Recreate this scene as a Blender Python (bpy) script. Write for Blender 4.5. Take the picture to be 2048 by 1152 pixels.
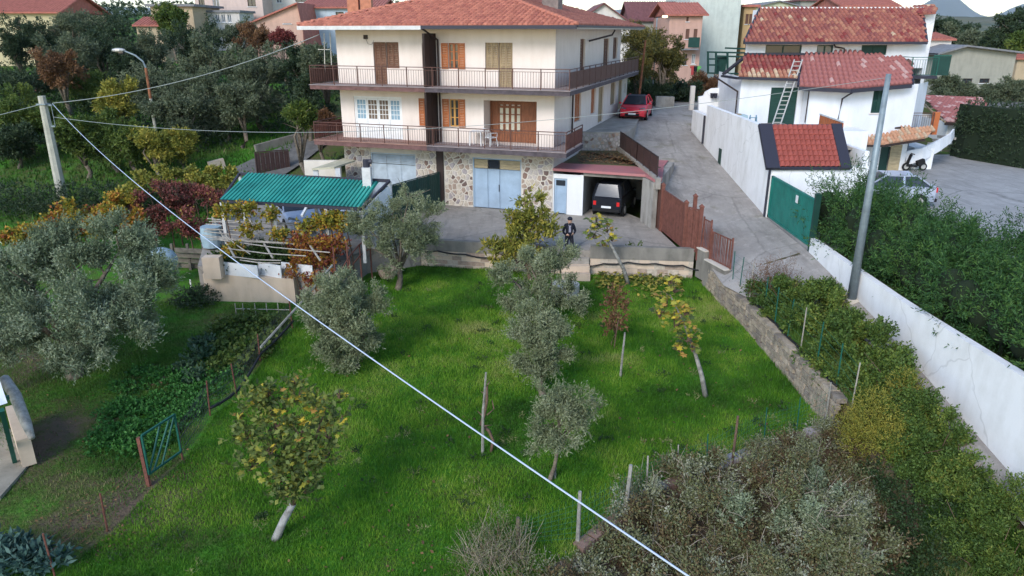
import bpy, bmesh, math, random
import numpy as np
from mathutils import Matrix, Vector

sc = bpy.context.scene
for ob in list(bpy.data.objects):
    bpy.data.objects.remove(ob)
PI = math.pi
R = math.radians
COL = sc.collection
# ---------------------------------------------------------------- camera
H = 8.6; PITCH = R(19.45); FPX = 1455.0
cam = bpy.data.cameras.new('camera'); camo = bpy.data.objects.new('camera', cam); COL.objects.link(camo)
camo.location = (0, 0, H); camo.rotation_euler = (PI/2 - PITCH, 0, 0)
cam.sensor_width = 36; cam.lens = 36*FPX/2048; cam.clip_start = .1; cam.clip_end = 20000
sc.camera = camo
# ---------------------------------------------------------------- world, sun, exposure
world = bpy.data.worlds.new('World'); sc.world = world; world.use_nodes = True
wn = world.node_tree
SUN_EL, SUN_AZ = R(33), R(210)      # azimuth clockwise from +Y (behind the camera on the left)
sky = wn.nodes.new('ShaderNodeTexSky'); sky.sky_type = 'NISHITA'; sky.sun_disc = False
sky.sun_elevation = SUN_EL; sky.sun_rotation = SUN_AZ; sky.air_density = 1.1; sky.dust_density = 0.25; sky.ozone_density = 1.2
wn.links.new(sky.outputs[0], wn.nodes['Background'].inputs[0])
wn.nodes['Background'].inputs[1].default_value = 0.15
sl = bpy.data.lights.new('sun', 'SUN'); sl.energy = 1.45; sl.angle = R(22); sl.color = (1, .94, .87)
so = bpy.data.objects.new('sun', sl); COL.objects.link(so)
sd = Vector((math.sin(SUN_AZ)*math.cos(SUN_EL), math.cos(SUN_AZ)*math.cos(SUN_EL), math.sin(SUN_EL)))
so.rotation_euler = sd.to_track_quat('Z', 'Y').to_euler(); so.location = (-30, -30, 60)
sc.view_settings.view_transform = 'Standard'; sc.view_settings.look = 'None'
sc.view_settings.exposure = 1.0; sc.view_settings.gamma = 1; sc.view_settings.use_curve_mapping = False
sc.render.engine = 'CYCLES'
try:
    sc.cycles.max_bounces = 6; sc.cycles.diffuse_bounces = 3; sc.cycles.glossy_bounces = 2; sc.cycles.transmission_bounces = 4
except Exception: pass

rnd = random.Random(7)
# ---------------------------------------------------------------- survey: sight lines measured in the photo, cut with real planes
cp_, sp_ = math.cos(PITCH), math.sin(PITCH)
def ray(px, py):
    u = (px-1024)/FPX; v = (576-py)/FPX
    return (u, cp_+v*sp_, -sp_+v*cp_)
def P(px, py, z):
    r = ray(px, py); t = (z-H)/r[2]; return Vector((r[0]*t, r[1]*t, z))
def PY(px, py, Y):
    r = ray(px, py); t = Y/r[1]; return Vector((r[0]*t, Y, H+r[2]*t))
def PX(px, py, X):
    r = ray(px, py); t = X/r[0]; return Vector((X, r[1]*t, H+r[2]*t))
def PLN(px, py, o, a):
    r = ray(px, py); n = (-a[1], a[0]); t = (n[0]*o[0]+n[1]*o[1])/(n[0]*r[0]+n[1]*r[1])
    q = Vector((r[0]*t, r[1]*t, H+r[2]*t)); return ((q[0]-o[0])*a[0]+(q[1]-o[1])*a[1], q[2], q)

# ---------------------------------------------------------------- materials
MATS = {}
def mat(name, col, rough=.8, var=.0, scale=3.0, bump=0, bscale=40., metal=0, spec=.3, col2=None, trans=0, detail=4, emis=None, bdist=.02, stretch=None, tintramp=None):
    if name in MATS: return MATS[name]
    m = bpy.data.materials.new(name); m.use_nodes = True; nt = m.node_tree; N = nt.nodes; L = nt.links
    b = N['Principled BSDF']; b.inputs['Roughness'].default_value = rough; b.inputs['Metallic'].default_value = metal
    b.inputs['Specular IOR Level'].default_value = spec
    b.inputs['Base Color'].default_value = (*col, 1)
    vec = None
    def coords():
        nonlocal vec
        if vec is None:
            tc = N.new('ShaderNodeTexCoord'); mp = N.new('ShaderNodeMapping'); L.new(tc.outputs['Object'], mp.inputs[0])
            if stretch: mp.inputs['Scale'].default_value = stretch
            vec = mp.outputs[0]
        return vec
    src = None
    if tintramp:
        at = N.new('ShaderNodeAttribute'); at.attribute_name = 'tint'
        cr = N.new('ShaderNodeValToRGB'); cr.color_ramp.elements.remove(cr.color_ramp.elements[1])
        for i, (p, c) in enumerate(tintramp):
            e = cr.color_ramp.elements[0] if i == 0 else cr.color_ramp.elements.new(p)
            e.position = p; e.color = (*c, 1)
        L.new(at.outputs['Fac'], cr.inputs[0]); src = cr.outputs[0]
    if var or col2:
        nz = N.new('ShaderNodeTexNoise'); nz.inputs['Scale'].default_value = scale; nz.inputs['Detail'].default_value = detail; nz.inputs['Roughness'].default_value = .65
        L.new(coords(), nz.inputs['Vector'])
        mr = N.new('ShaderNodeMapRange'); mr.inputs[1].default_value = .3; mr.inputs[2].default_value = .7
        L.new(nz.outputs['Fac'], mr.inputs[0])
        mx = N.new('ShaderNodeMix'); mx.data_type = 'RGBA'; L.new(mr.outputs[0], mx.inputs[0])
        if src is None:
            c2 = col2 or tuple(c*(1-var) for c in col); c1 = col if col2 else tuple(min(.9, c*(1+var*.5)) for c in col)
            mx.inputs[6].default_value = (*c1, 1); mx.inputs[7].default_value = (*c2, 1)
        else:
            mx.blend_type = 'MULTIPLY'; L.new(src, mx.inputs[6]); mx.inputs[7].default_value = (1-var, 1-var, 1-var, 1)
        src = mx.outputs[2]
    if src is not None: L.new(src, b.inputs['Base Color'])
    if bump:
        n2 = N.new('ShaderNodeTexNoise'); n2.inputs['Scale'].default_value = bscale; n2.inputs['Detail'].default_value = 5
        L.new(coords(), n2.inputs['Vector'])
        bp = N.new('ShaderNodeBump'); bp.inputs['Strength'].default_value = bump; bp.inputs['Distance'].default_value = bdist
        L.new(n2.outputs['Fac'], bp.inputs['Height']); L.new(bp.outputs[0], b.inputs['Normal'])
    if trans:
        t = N.new('ShaderNodeBsdfTranslucent'); ms = N.new('ShaderNodeMixShader'); ms.inputs[0].default_value = trans
        if src is not None: L.new(src, t.inputs[0])
        else: t.inputs[0].default_value = (*col, 1)
        L.new(b.outputs[0], ms.inputs[1]); L.new(t.outputs[0], ms.inputs[2]); L.new(ms.outputs[0], N['Material Output'].inputs[0])
    if emis:
        b.inputs['Emission Color'].default_value = (*emis[:3], 1); b.inputs['Emission Strength'].default_value = emis[3]
    MATS[name] = m; return m
def plaster(name, col, dirty, streak=.35, cracks=0):
    """plaster with blotches, vertical rain streaks"""
    if name in MATS: return MATS[name]
    m = bpy.data.materials.new(name); m.use_nodes = True; nt = m.node_tree; N = nt.nodes; L = nt.links
    b = N['Principled BSDF']; b.inputs['Roughness'].default_value = .9; b.inputs['Specular IOR Level'].default_value = .15
    tc = N.new('ShaderNodeTexCoord')
    n1 = N.new('ShaderNodeTexNoise'); n1.inputs['Scale'].default_value = .9; n1.inputs['Detail'].default_value = 6; n1.inputs['Roughness'].default_value = .7
    L.new(tc.outputs['Object'], n1.inputs['Vector'])
    mp = N.new('ShaderNodeMapping'); mp.inputs['Scale'].default_value = (2.6, 2.6, .7); L.new(tc.outputs['Object'], mp.inputs[0])
    n2 = N.new('ShaderNodeTexNoise'); n2.inputs['Scale'].default_value = 1; n2.inputs['Detail'].default_value = 4; L.new(mp.outputs[0], n2.inputs['Vector'])
    mul = N.new('ShaderNodeMath'); mul.operation = 'MULTIPLY'; L.new(n1.outputs['Fac'], mul.inputs[0]); L.new(n2.outputs['Fac'], mul.inputs[1])
    mr = N.new('ShaderNodeMapRange'); mr.inputs[1].default_value = .18; mr.inputs[2].default_value = .42; mr.inputs[3].default_value = 0; mr.inputs[4].default_value = streak
    L.new(mul.outputs[0], mr.inputs[0])
    mx = N.new('ShaderNodeMix'); mx.data_type = 'RGBA'; mx.inputs[6].default_value = (*col, 1); mx.inputs[7].default_value = (*dirty, 1); L.new(mr.outputs[0], mx.inputs[0])
    out = mx.outputs[2]
    if cracks:
        vo = N.new('ShaderNodeTexVoronoi'); vo.feature = 'DISTANCE_TO_EDGE'; vo.inputs['Scale'].default_value = .35
        nd = N.new('ShaderNodeTexNoise'); nd.inputs['Scale'].default_value = 1.5; L.new(tc.outputs['Object'], nd.inputs['Vector'])
        md = N.new('ShaderNodeMix'); md.data_type = 'RGBA'; md.inputs[0].default_value = .35; L.new(tc.outputs['Object'], md.inputs[6]); L.new(nd.outputs['Color'], md.inputs[7])
        L.new(md.outputs[2], vo.inputs['Vector'])
        m2 = N.new('ShaderNodeMapRange'); m2.inputs[1].default_value = 0; m2.inputs[2].default_value = .006; m2.inputs[3].default_value = cracks; m2.inputs[4].default_value = 0; L.new(vo.outputs['Distance'], m2.inputs[0])
        m3 = N.new('ShaderNodeMix'); m3.data_type = 'RGBA'; L.new(m2.outputs[0], m3.inputs[0]); L.new(out, m3.inputs[6]); m3.inputs[7].default_value = (*[c*.35 for c in dirty], 1); out = m3.outputs[2]
    L.new(out, b.inputs['Base Color'])
    n3 = N.new('ShaderNodeTexNoise'); n3.inputs['Scale'].default_value = 25; n3.inputs['Detail'].default_value = 4; L.new(tc.outputs['Object'], n3.inputs['Vector'])
    bp = N.new('ShaderNodeBump'); bp.inputs['Strength'].default_value = .25; bp.inputs['Distance'].default_value = .01; L.new(n3.outputs['Fac'], bp.inputs['Height']); L.new(bp.outputs[0], b.inputs['Normal'])
    MATS[name] = m; return m

def paving(name, col, dark, stain=.6, crack=.5, cscale=.28, moss=None):
    """old cast concrete: large stains, cloudy wear, fine speckle, hairline cracks, dirt"""
    m = bpy.data.materials.new(name); m.use_nodes = True; nt = m.node_tree; N = nt.nodes; L = nt.links; b = N['Principled BSDF']; b.inputs['Roughness'].default_value = .92; b.inputs['Specular IOR Level'].default_value = .2
    tc = N.new('ShaderNodeTexCoord')
    def nz(s, d, r=.65, v=None):
        n = N.new('ShaderNodeTexNoise'); n.inputs['Scale'].default_value = s; n.inputs['Detail'].default_value = d; n.inputs['Roughness'].default_value = r; L.new(v or tc.outputs['Object'], n.inputs['Vector']); return n
    def rng(x, a, c, lo=0, hi=1):
        r = N.new('ShaderNodeMapRange'); r.inputs[1].default_value = a; r.inputs[2].default_value = c; r.inputs[3].default_value = lo; r.inputs[4].default_value = hi; L.new(x, r.inputs[0]); return r.outputs[0]
    def mix(f, a, c, mode='MIX'):
        x = N.new('ShaderNodeMix'); x.data_type = 'RGBA'; x.blend_type = mode; L.new(f, x.inputs[0])
        for s, i in ((a, 6), (c, 7)):
            if isinstance(s, tuple): x.inputs[i].default_value = (*s, 1)
            else: L.new(s, x.inputs[i])
        return x.outputs[2]
    c = mix(rng(nz(.35, 8, .7).outputs['Fac'], .38, .64, 0, stain), col, dark)
    mp = N.new('ShaderNodeMapping'); mp.inputs['Scale'].default_value = (2.2, .35, 1); L.new(tc.outputs['Object'], mp.inputs[0])
    c = mix(rng(nz(1.0, 6, .7, mp.outputs[0]).outputs['Fac'], .5, .72, 0, .5), c, tuple(v*.55 for v in dark))
    c = mix(rng(nz(2.2, 8, .75).outputs['Fac'], .52, .7, 0, .55), c, tuple(min(.9, v*1.35) for v in col))
    if moss: c = mix(rng(nz(.5, 7, .7).outputs['Fac'], .56, .68, 0, .7), c, moss)
    c = mix(rng(nz(38, 3, .8).outputs['Fac'], .5, .75, 0, .45), c, tuple(v*.5 for v in dark))
    wob = nz(1.3, 4); mv = N.new('ShaderNodeMix'); mv.data_type = 'RGBA'; mv.inputs[0].default_value = .28; L.new(tc.outputs['Object'], mv.inputs[6]); L.new(wob.outputs['Color'], mv.inputs[7])
    vo = N.new('ShaderNodeTexVoronoi'); vo.feature = 'DISTANCE_TO_EDGE'; vo.inputs['Scale'].default_value = cscale; L.new(mv.outputs[2], vo.inputs['Vector'])
    ck = rng(vo.outputs['Distance'], 0, .011, crack, 0); c = mix(ck, c, tuple(v*.3 for v in dark))
    L.new(c, b.inputs['Base Color']); bp = N.new('ShaderNodeBump'); bp.inputs['Strength'].default_value = .5; bp.inputs['Distance'].default_value = .03; L.new(nz(9, 9, .8).outputs['Fac'], bp.inputs['Height']); L.new(bp.outputs[0], b.inputs['Normal'])
    MATS[name] = m; return m

# ---------------------------------------------------------------- mesh builder
class MB:
    def __init__(s, M=None): s.v = []; s.f = []; s.m = []; s.M = M or Matrix(); s.mi = 0; s.t = None
    def V(s, *ps):
        n = len(s.v)
        for p in ps: s.v.append(s.M @ Vector(p))
        return n
    def F(s, *idx): s.f.append(idx); s.m.append(s.mi)
    def quad(s, a, b, c, d): n = s.V(a, b, c, d); s.F(n, n+1, n+2, n+3)
    def poly(s, pts): n = s.V(*pts); s.F(*range(n, n+len(pts)))
    def box(s, x0, x1, y0, y1, z0, z1):
        if x0 > x1: x0, x1 = x1, x0
        if y0 > y1: y0, y1 = y1, y0
        if z0 > z1: z0, z1 = z1, z0
        n = s.V((x0,y0,z0),(x1,y0,z0),(x1,y1,z0),(x0,y1,z0),(x0,y0,z1),(x1,y0,z1),(x1,y1,z1),(x0,y1,z1))
        for q in ((0,3,2,1),(4,5,6,7),(0,1,5,4),(1,2,6,5),(2,3,7,6),(3,0,4,7)): s.F(*[n+i for i in q])
        return s
    def obox(s, a, b, w, h, up=(0,0,1)):
        """bar from a to b with section w x h"""
        a = Vector(a); b = Vector(b); d = (b-a).normalized(); u = Vector(up)
        if abs(d.dot(u)) > .98: u = Vector((1,0,0))
        x = d.cross(u).normalized(); y = x.cross(d)
        n = s.V(*[p + x*i*w/2 + y*j*h/2 for p in (a, b) for i, j in ((-1,-1),(1,-1),(1,1),(-1,1))])
        for q in ((0,3,2,1),(4,5,6,7),(0,1,5,4),(1,2,6,5),(2,3,7,6),(3,0,4,7)): s.F(*[n+i for i in q])
        return s
    def tube(s, pts, r, n=8, cap=True):
        pts = [Vector(p) for p in pts]; k = len(pts)
        rr = r if isinstance(r, (list, tuple)) else [r]*k
        base = len(s.v); ref = Vector((0,0,1))
        for i, p in enumerate(pts):
            d = (pts[min(i+1, k-1)] - pts[max(i-1, 0)]).normalized()
            rf = ref if abs(d.dot(ref)) < .95 else Vector((1,0,0))
            x = d.cross(rf).normalized(); y = x.cross(d)
            for j in range(n):
                a = 2*PI*j/n; s.v.append(s.M @ (p + (x*math.cos(a)+y*math.sin(a))*rr[i]))
        for i in range(k-1):
            for j in range(n):
                s.F(base+i*n+j, base+i*n+(j+1)%n, base+(i+1)*n+(j+1)%n, base+(i+1)*n+j)
        if cap:
            s.F(*[base+j for j in range(n)][::-1]); s.F(*[base+(k-1)*n+j for j in range(n)])
        return s
    def prism(s, poly, z0, z1):
        """poly: list of (x,y); z0,z1 number or function"""
        f0 = z0 if callable(z0) else (lambda x, y: z0); f1 = z1 if callable(z1) else (lambda x, y: z1)
        A = sum(poly[i][0]*poly[(i+1)%len(poly)][1]-poly[(i+1)%len(poly)][0]*poly[i][1] for i in range(len(poly)))
        if A < 0: poly = poly[::-1]
        k = len(poly); n = s.V(*[(x, y, f0(x, y)) for x, y in poly], *[(x, y, f1(x, y)) for x, y in poly])
        s.F(*[n+i for i in range(k)][::-1]); s.F(*[n+k+i for i in range(k)])
        for i in range(k): j = (i+1) % k; s.F(n+i, n+j, n+k+j, n+k+i)
        return s
    def ell(s, c, r, n=10, m=7):
        c = Vector(c); b = len(s.v)
        for i in range(m+1):
            th = PI*i/m
            for j in range(n):
                ph = 2*PI*j/n; s.v.append(s.M @ (c + Vector((r[0]*math.sin(th)*math.cos(ph), r[1]*math.sin(th)*math.sin(ph), r[2]*math.cos(th)))))
        for i in range(m):
            for j in range(n): s.F(b+i*n+j, b+(i+1)*n+j, b+(i+1)*n+(j+1)%n, b+i*n+(j+1)%n)
        return s
WM = {}     # world matrix of every object made
def props(o, label=None, cat=None, group=None, kind=None):
    if label: o['label'] = label
    if cat: o['category'] = cat
    if group: o['group'] = group
    if kind: o['kind'] = kind
def mesh_of(mb, name, mats, Minv=None, smooth=False):
    me = bpy.data.meshes.new(name)
    vs = [Minv @ v for v in mb.v] if Minv is not None else mb.v
    me.from_pydata([tuple(v) for v in vs], [], mb.f)
    for m in (mats if isinstance(mats, (list, tuple)) else [mats]): me.materials.append(m)
    if any(mb.m): me.polygons.foreach_set('material_index', mb.m)
    if smooth: me.polygons.foreach_set('use_smooth', [True]*len(me.polygons))
    me.update(); return me
def thing(name, loc, label, cat, group=None, rz=0, kind=None):
    o = bpy.data.objects.new(name, None); COL.objects.link(o); o.location = loc; o.rotation_euler = (0, 0, rz)
    o.empty_display_size = .2
    WM[o] = Matrix.Translation(Vector(loc)) @ Matrix.Rotation(rz, 4, 'Z'); props(o, label, cat, group, kind); return o
def part(mb, name, mats, parent=None, smooth=False, label=None, cat=None, group=None, kind=None, loc=None):
    """mesh authored in world coordinates; origin at parent's origin or at loc"""
    if parent is None:
        if loc is None:
            xs = [v.x for v in mb.v]; ys = [v.y for v in mb.v]; zs = [v.z for v in mb.v]
            loc = ((min(xs)+max(xs))/2, (min(ys)+max(ys))/2, min(zs))
        W = Matrix.Translation(Vector(loc)); o = bpy.data.objects.new(name, mesh_of(mb, name, mats, W.inverted(), smooth)); o.matrix_world = W
    else:
        W = WM[parent]; o = bpy.data.objects.new(name, mesh_of(mb, name, mats, W.inverted(), smooth)); o.parent = parent
    COL.objects.link(o); WM[o] = W; props(o, label, cat, group, kind); return o
def inst(mesh, name, W, parent=None, label=None, cat=None, group=None, kind=None):
    o = bpy.data.objects.new(name, mesh); COL.objects.link(o)
    if parent is not None: o.parent = parent; o.matrix_local = WM[parent].inverted() @ W
    else: o.matrix_world = W
    WM[o] = W; props(o, label, cat, group, kind); return o
def copy_thing(o, loc, rz, scale=1, label=None, group=None, sz=None):
    r = o.copy(); COL.objects.link(r); r.location = loc; r.rotation_euler = (0, 0, rz); r.scale = (scale, scale, sz or scale)
    if label: r['label'] = label
    if group: r['group'] = group
    for ch in list(o.children):
        c = ch.copy(); COL.objects.link(c); c.parent = r
        for g in list(ch.children):
            d = g.copy(); COL.objects.link(d); d.parent = c
    return r
def npmesh(name, V, Fq, mats, tint=None, smooth=False, fm=None):
    """V (n,3), Fq (m,k) arrays, k = 3 or 4"""
    me = bpy.data.meshes.new(name); k = Fq.shape[1]
    me.vertices.add(len(V)); me.vertices.foreach_set('co', np.ascontiguousarray(V, dtype=np.float32).ravel())
    me.loops.add(Fq.size); me.loops.foreach_set('vertex_index', np.ascontiguousarray(Fq, dtype=np.int32).ravel())
    me.polygons.add(len(Fq)); me.polygons.foreach_set('loop_start', np.arange(0, Fq.size, k, dtype=np.int32))
    for m in (mats if isinstance(mats, (list, tuple)) else [mats]): me.materials.append(m)
    if fm is not None: me.polygons.foreach_set('material_index', fm.astype(np.int32))
    if smooth: me.polygons.foreach_set('use_smooth', np.ones(len(Fq), dtype=bool))
    me.update(calc_edges=True)
    if tint is not None:
        a = me.attributes.new('tint', 'FLOAT', 'FACE'); a.data.foreach_set('value', np.ascontiguousarray(tint, dtype=np.float32))
    return me
def npnoise(x, y, sc_=1.0, seed=0):
    r = np.random.RandomState(seed); out = np.zeros_like(np.asarray(x, dtype=float)); tot = 0
    for k in range(9):
        f = sc_*(1.7**(k % 5))*(.7+.6*r.rand()); a = r.rand()*6.283; p = r.rand()*6.283; w = 1/(1+.6*(k % 5))
        out += w*np.sin(f*(x*math.cos(a)+y*math.sin(a))+p + 1.3*np.sin(f*.6*(x*math.sin(a)-y*math.cos(a))+p*2)); tot += w
    return out/tot*1.6
def lerp(x, tab):
    return np.interp(x, [t[0] for t in tab], [t[1] for t in tab])

# ---------------------------------------------------------------- ground heights
YAW = R(18.7); UA = (math.cos(YAW), -math.sin(YAW)); SA = (math.sin(YAW), math.cos(YAW)); HO = (-2.05, 36.97)
HM = Matrix.Translation((HO[0], HO[1], 0)) @ Matrix.Rotation(-YAW, 4, 'Z')     # main house frame: x along the front, y into the house
def hw(u, s): return (HO[0]+u*UA[0]+s*SA[0], HO[1]+u*UA[1]+s*SA[1])
LZ = [(0,-2.),(12,-1.75),(28,-1.3),(34,-.9),(40,-.3),(46,1.3),(52,2.6),(60,3.6),(80,5.4),(110,7.2),(200,11),(400,16)]
MZ = [(0,-2.1),(12,-1.75),(17,-1.6),(28.5,-1.05),(36,-1.),(46,1.0),(54,3.),(60,3.3),(80,5.),(110,7.),(200,10),(400,14)]
RZL = [(5,-2.6),(13.5,-1.25),(18,-.60),(21,-.48),(24,-.34),(26.5,-.22),(29.3,.1),(32,.45),(33.5,.95),(41,2.1),(43,2.35),(48,3.12),(60,3.3),(100,3.6)]
RZ = [(5,-2.2),(13.5,-.82),(21,.30),(26.4,.78),(31.3,.88),(43,2.35),(48,3.12),(60,3.3),(75,3.6),(100,3.6)]
CZ = [(0,.84),(48,.84),(53,1.4),(62,1.6),(90,2.0),(130,1.5),(200,0),(400,-8)]
WALLB = [(P(1385,549,-1.05).xy), (P(1500,668,-1.3).xy), (P(1650,852,-1.62).xy)]   # foot of the stone wall right of the lawn
def wallx(y):
    return np.interp(y, [WALLB[2][1], WALLB[1][1], WALLB[0][1]], [WALLB[2][0], WALLB[1][0], WALLB[0][0]])
EDGE = [P(q[0], q[1], -1.65).xy for q in ((700,1400),(900,1270),(1050,1165),(1155,1092),(1300,985),(1450,925),(1660,858))]
def edgey(x): return np.interp(x, [e[0] for e in EDGE], [e[1] for e in EDGE])
def G(x, y):
    x = np.asarray(x, dtype=float); y = np.asarray(y, dtype=float)
    l = lerp(y, LZ); m = lerp(y, MZ); r = lerp(y, RZ)-.16; c = lerp(y, CZ)
    t = np.clip((x+12)/6, 0, 1); z = l*(1-t)+m*t
    # lower bramble ground beyond the lawn's edge
    d = np.clip((edgey(x)-y-.15)/.5, 0, 1)*np.clip((x+3.5)/2, 0, 1); z = z-.55*d
    # strip between stone wall and lane, lane
    wx = wallx(y)+.12; fx = np.clip((x-8.)/3.2, 0, 1); r = r*fx+(lerp(y, RZL)-.12)*(1-fx)
    k = np.clip((x-wx)/.25, 0, 1)*np.where(y < 29.2, 1, 0)
    k2 = np.clip((y-14.5)/2.5, 0, 1); bank = r-.15*(1-k2)
    k = k*np.clip((y-10.5)/4.5, 0, 1)*1.0 if True else k
    z = z*(1-k)+bank*k
    kk = np.clip((x-9.6)/.8, 0, 1)*np.where(y < 29.2, 1, 0); z = z*(1-kk)+(r-.02)*kk
    k3 = np.where((y >= 29.2) & (y < 34), np.clip((x-7.6)/.4, 0, 1), np.where(y >= 34, np.clip((x-7.4)/.4, 0, 1), 0)); z = z*(1-k3)+(r-.05)*k3
    k4 = np.clip((x-11.3)/.05, 0, 1)*np.where(y < 60, 1, np.clip(1-(y-60)/20, 0, 1)); k4 = np.where(y >= 60, np.clip((x-12)/8, 0, 1), k4)
    z = z*(1-k4)+c*k4
    return z
def g(x, y): return float(G(np.array([x]), np.array([y]))[0])
def PG(px, py, dz=0):
    r = ray(px, py); f = lambda t: H+r[2]*t-g(r[0]*t, r[1]*t)-dz; t = 8.0
    while f(t) > 0 and t < 300: t += .6
    lo, hi = t-.6, t
    for i in range(7):
        m = (lo+hi)/2
        if f(m) > 0: lo = m
        else: hi = m
    x, y = r[0]*hi, r[1]*hi
    return Vector((x, y, g(x, y)+dz))
# ---------------------------------------------------------------- building helpers
def wallq(mb, u0, u1, z0, z1, holes=(), dep=.22):
    """front wall in the builder's frame (x right, y inward, z up), openings with reveals"""
    us = sorted({u0, u1, *[h[0] for h in holes], *[h[1] for h in holes]}); zs = sorted({z0, z1, *[h[2] for h in holes], *[h[3] for h in holes]})
    us = [u for u in us if u0 <= u <= u1]; zs = [z for z in zs if z0 <= z <= z1]
    for a, b in zip(us, us[1:]):
        for c, d in zip(zs, zs[1:]):
            m, n = (a+b)/2, (c+d)/2
            if any(h[0] < m < h[1] and h[2] < n < h[3] for h in holes): continue
            mb.quad((a,0,c),(b,0,c),(b,0,d),(a,0,d))
    D0 = dep
    for hh in holes:
        a, b, c, d = hh[:4]; dep = hh[4] if len(hh) > 4 else D0
        mb.quad((a,0,c),(a,0,d),(a,dep,d),(a,dep,c)); mb.quad((b,0,c),(b,dep,c),(b,dep,d),(b,0,d))
        mb.quad((a,0,d),(b,0,d),(b,dep,d),(a,dep,d)); mb.quad((a,0,c),(a,dep,c),(b,dep,c),(b,0,c))
        mb.quad((a,dep,c),(a,dep,d),(b,dep,d),(b,dep,c))
def shutter_leaf(mb, x0, x1, z0, z1, y, slats=True, hinge=None, ang=0, th=.04):
    """louvred leaf; hinge = x of the hinge with swing ang (positive swings out of the wall)"""
    M0 = mb.M
    if hinge is not None: mb.M = M0 @ Matrix.Translation((hinge, y, 0)) @ Matrix.Rotation(ang, 4, 'Z') @ Matrix.Translation((-hinge, -y, 0))
    w = x1-x0; st = min(.07, w*.16)
    mb.box(x0, x0+st, y, y+th, z0, z1); mb.box(x1-st, x1, y, y+th, z0, z1)
    zm = (z0+z1)/2
    for a, b in ((z0, z0+.09), (zm-.04, zm+.04), (z1-.08, z1)): mb.box(x0+st, x1-st, y+.002, y+th-.002, a, b)
    if slats:
        for a, b in ((z0+.09, zm-.04), (zm+.04, z1-.08)):
            n = max(3, int((b-a)/.075))
            for i in range(n):
                zc = a+(i+.5)*(b-a)/n
                mb.quad((x0+st, y+.004, zc-.03), (x1-st, y+.004, zc-.03), (x1-st, y+th-.004, zc+.03), (x0+st, y+th-.004, zc+.03))
    mb.M = M0
def window(M, parent, u0, u1, z0, z1, style, m1, glass='glass_dark', m2=None, n=2, label=None, open_ang=2.6, sw=None, name='window', rec=.1):
    """window or door as a part (frame) with shutters / panes as sub-parts"""
    fr = MB(M); t = .06
    fr.box(u0, u0+t, rec, rec+.07, z0, z1); fr.box(u1-t, u1, rec, rec+.07, z0, z1); fr.box(u0+t, u1-t, rec, rec+.07, z1-t, z1); fr.box(u0+t, u1-t, rec, rec+.07, z0, z0+t)
    if style in ('glass', 'open'):
        mu = (u0+u1)/2
        fr.box(mu-.05, mu+.05, rec-.01, rec+.06, z0+t, z1-t)
        if n:
            for i in range(1, n+1):
                zz = z0+(z1-z0)*i/(n+1); fr.box(u0+t, mu-.05, rec+.01, rec+.05, zz-.018, zz+.018); fr.box(mu+.05, u1-t, rec+.01, rec+.05, zz-.018, zz+.018)
    w = part(fr, name, MATS[m2 or m1], parent, label=label)
    if style in ('glass', 'open'):
        for a, b in ((u0+t, (u0+u1)/2-.05), ((u0+u1)/2+.05, u1-t)):
            q = MB(M); q.quad((a, rec+.03, z0+t), (b, rec+.03, z0+t), (b, rec+.03, z1-t), (a, rec+.03, z1-t)); part(q, 'pane', MATS[glass], w)
    if style == 'shut':
        k = n; d = (u1-u0-2*t)/k
        for i in range(k):
            q = MB(M); shutter_leaf(q, u0+t+i*d+.006, u0+t+(i+1)*d-.006, z0+t, z1-t, rec-.02); part(q, 'shutter', MATS[m1], w)
    if style == 'open':
        s = sw or (u1-u0)/2
        q = MB(M); shutter_leaf(q, u0-s, u0-.01, z0, z1, -.05); part(q, 'shutter', MATS[m1], w)
        q = MB(M); shutter_leaf(q, u1+.01, u1+s, z0, z1, -.05); part(q, 'shutter', MATS[m1], w)
    return w
def panel_door(M, parent, u0, u1, z0, z1, m1, k=1, rec=.08, name='door', label=None, ribs=0):
    fr = MB(M); t = .07
    fr.box(u0, u0+t, rec, rec+.08, z0, z1); fr.box(u1-t, u1, rec, rec+.08, z0, z1); fr.box(u0+t, u1-t, rec, rec+.08, z1-t, z1)
    w = part(fr, name, MATS[m1], parent, label=label); d = (u1-u0-2*t)/k
    for i in range(k):
        a, b = u0+t+i*d+.008, u0+t+(i+1)*d-.008
        q = MB(M); q.box(a, b, rec+.03, rec+.06, z0+.02, z1-t-.01)
        q.box(a, a+.05, rec+.015, rec+.03, z0+.02, z1-t-.01); q.box(b-.05, b, rec+.015, rec+.03, z0+.02, z1-t-.01)
        for zz in (z0+.02, z0+(z1-z0)*.5, z1-t-.07): q.box(a+.05, b-.05, rec+.015, rec+.03, zz, zz+.06)
        for j in range(ribs):
            x = a+.05+(b-a-.1)*(j+1)/(ribs+1); q.box(x-.008, x+.008, rec+.018, rec+.03, z0+.08, z1-t-.08)
        part(q, 'leaf', MATS[m1], w)
    return w
def tile_unit(w, l, h, K=4, cap=True):
    xs = [-w/2+w*i/K for i in range(K+1)]; hs = [h*math.sin(PI*i/K)**.8 if 0 < i < K else 0 for i in range(K+1)]
    xs = [x*.88 for x in xs]
    V = [(x, 0, .03+z*1.05) for x, z in zip(xs, hs)]+[(x*.86, l*1.12, .005+z*.85) for x, z in zip(xs, hs)]
    Fs = [(i, i+1, K+2+i, K+1+i) for i in range(K)]
    if cap:
        b = len(V); V += [(x, .004, -.01) for x in xs]; Fs += [(i+b, i+1+b, i+1, i) for i in range(K)]
    return np.array(V), np.array(Fs)
def inpoly(a, b, poly):
    s = 0; k = len(poly)
    for i in range(k):
        x0, y0 = poly[i]; x1, y1 = poly[(i+1) % k]; c = (x1-x0)*(b-y0)-(y1-y0)*(a-x0)
        if abs(c) < 1e-9: continue
        if s == 0: s = 1 if c > 0 else -1
        elif (c > 0) != (s > 0): return False
    return True
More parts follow.
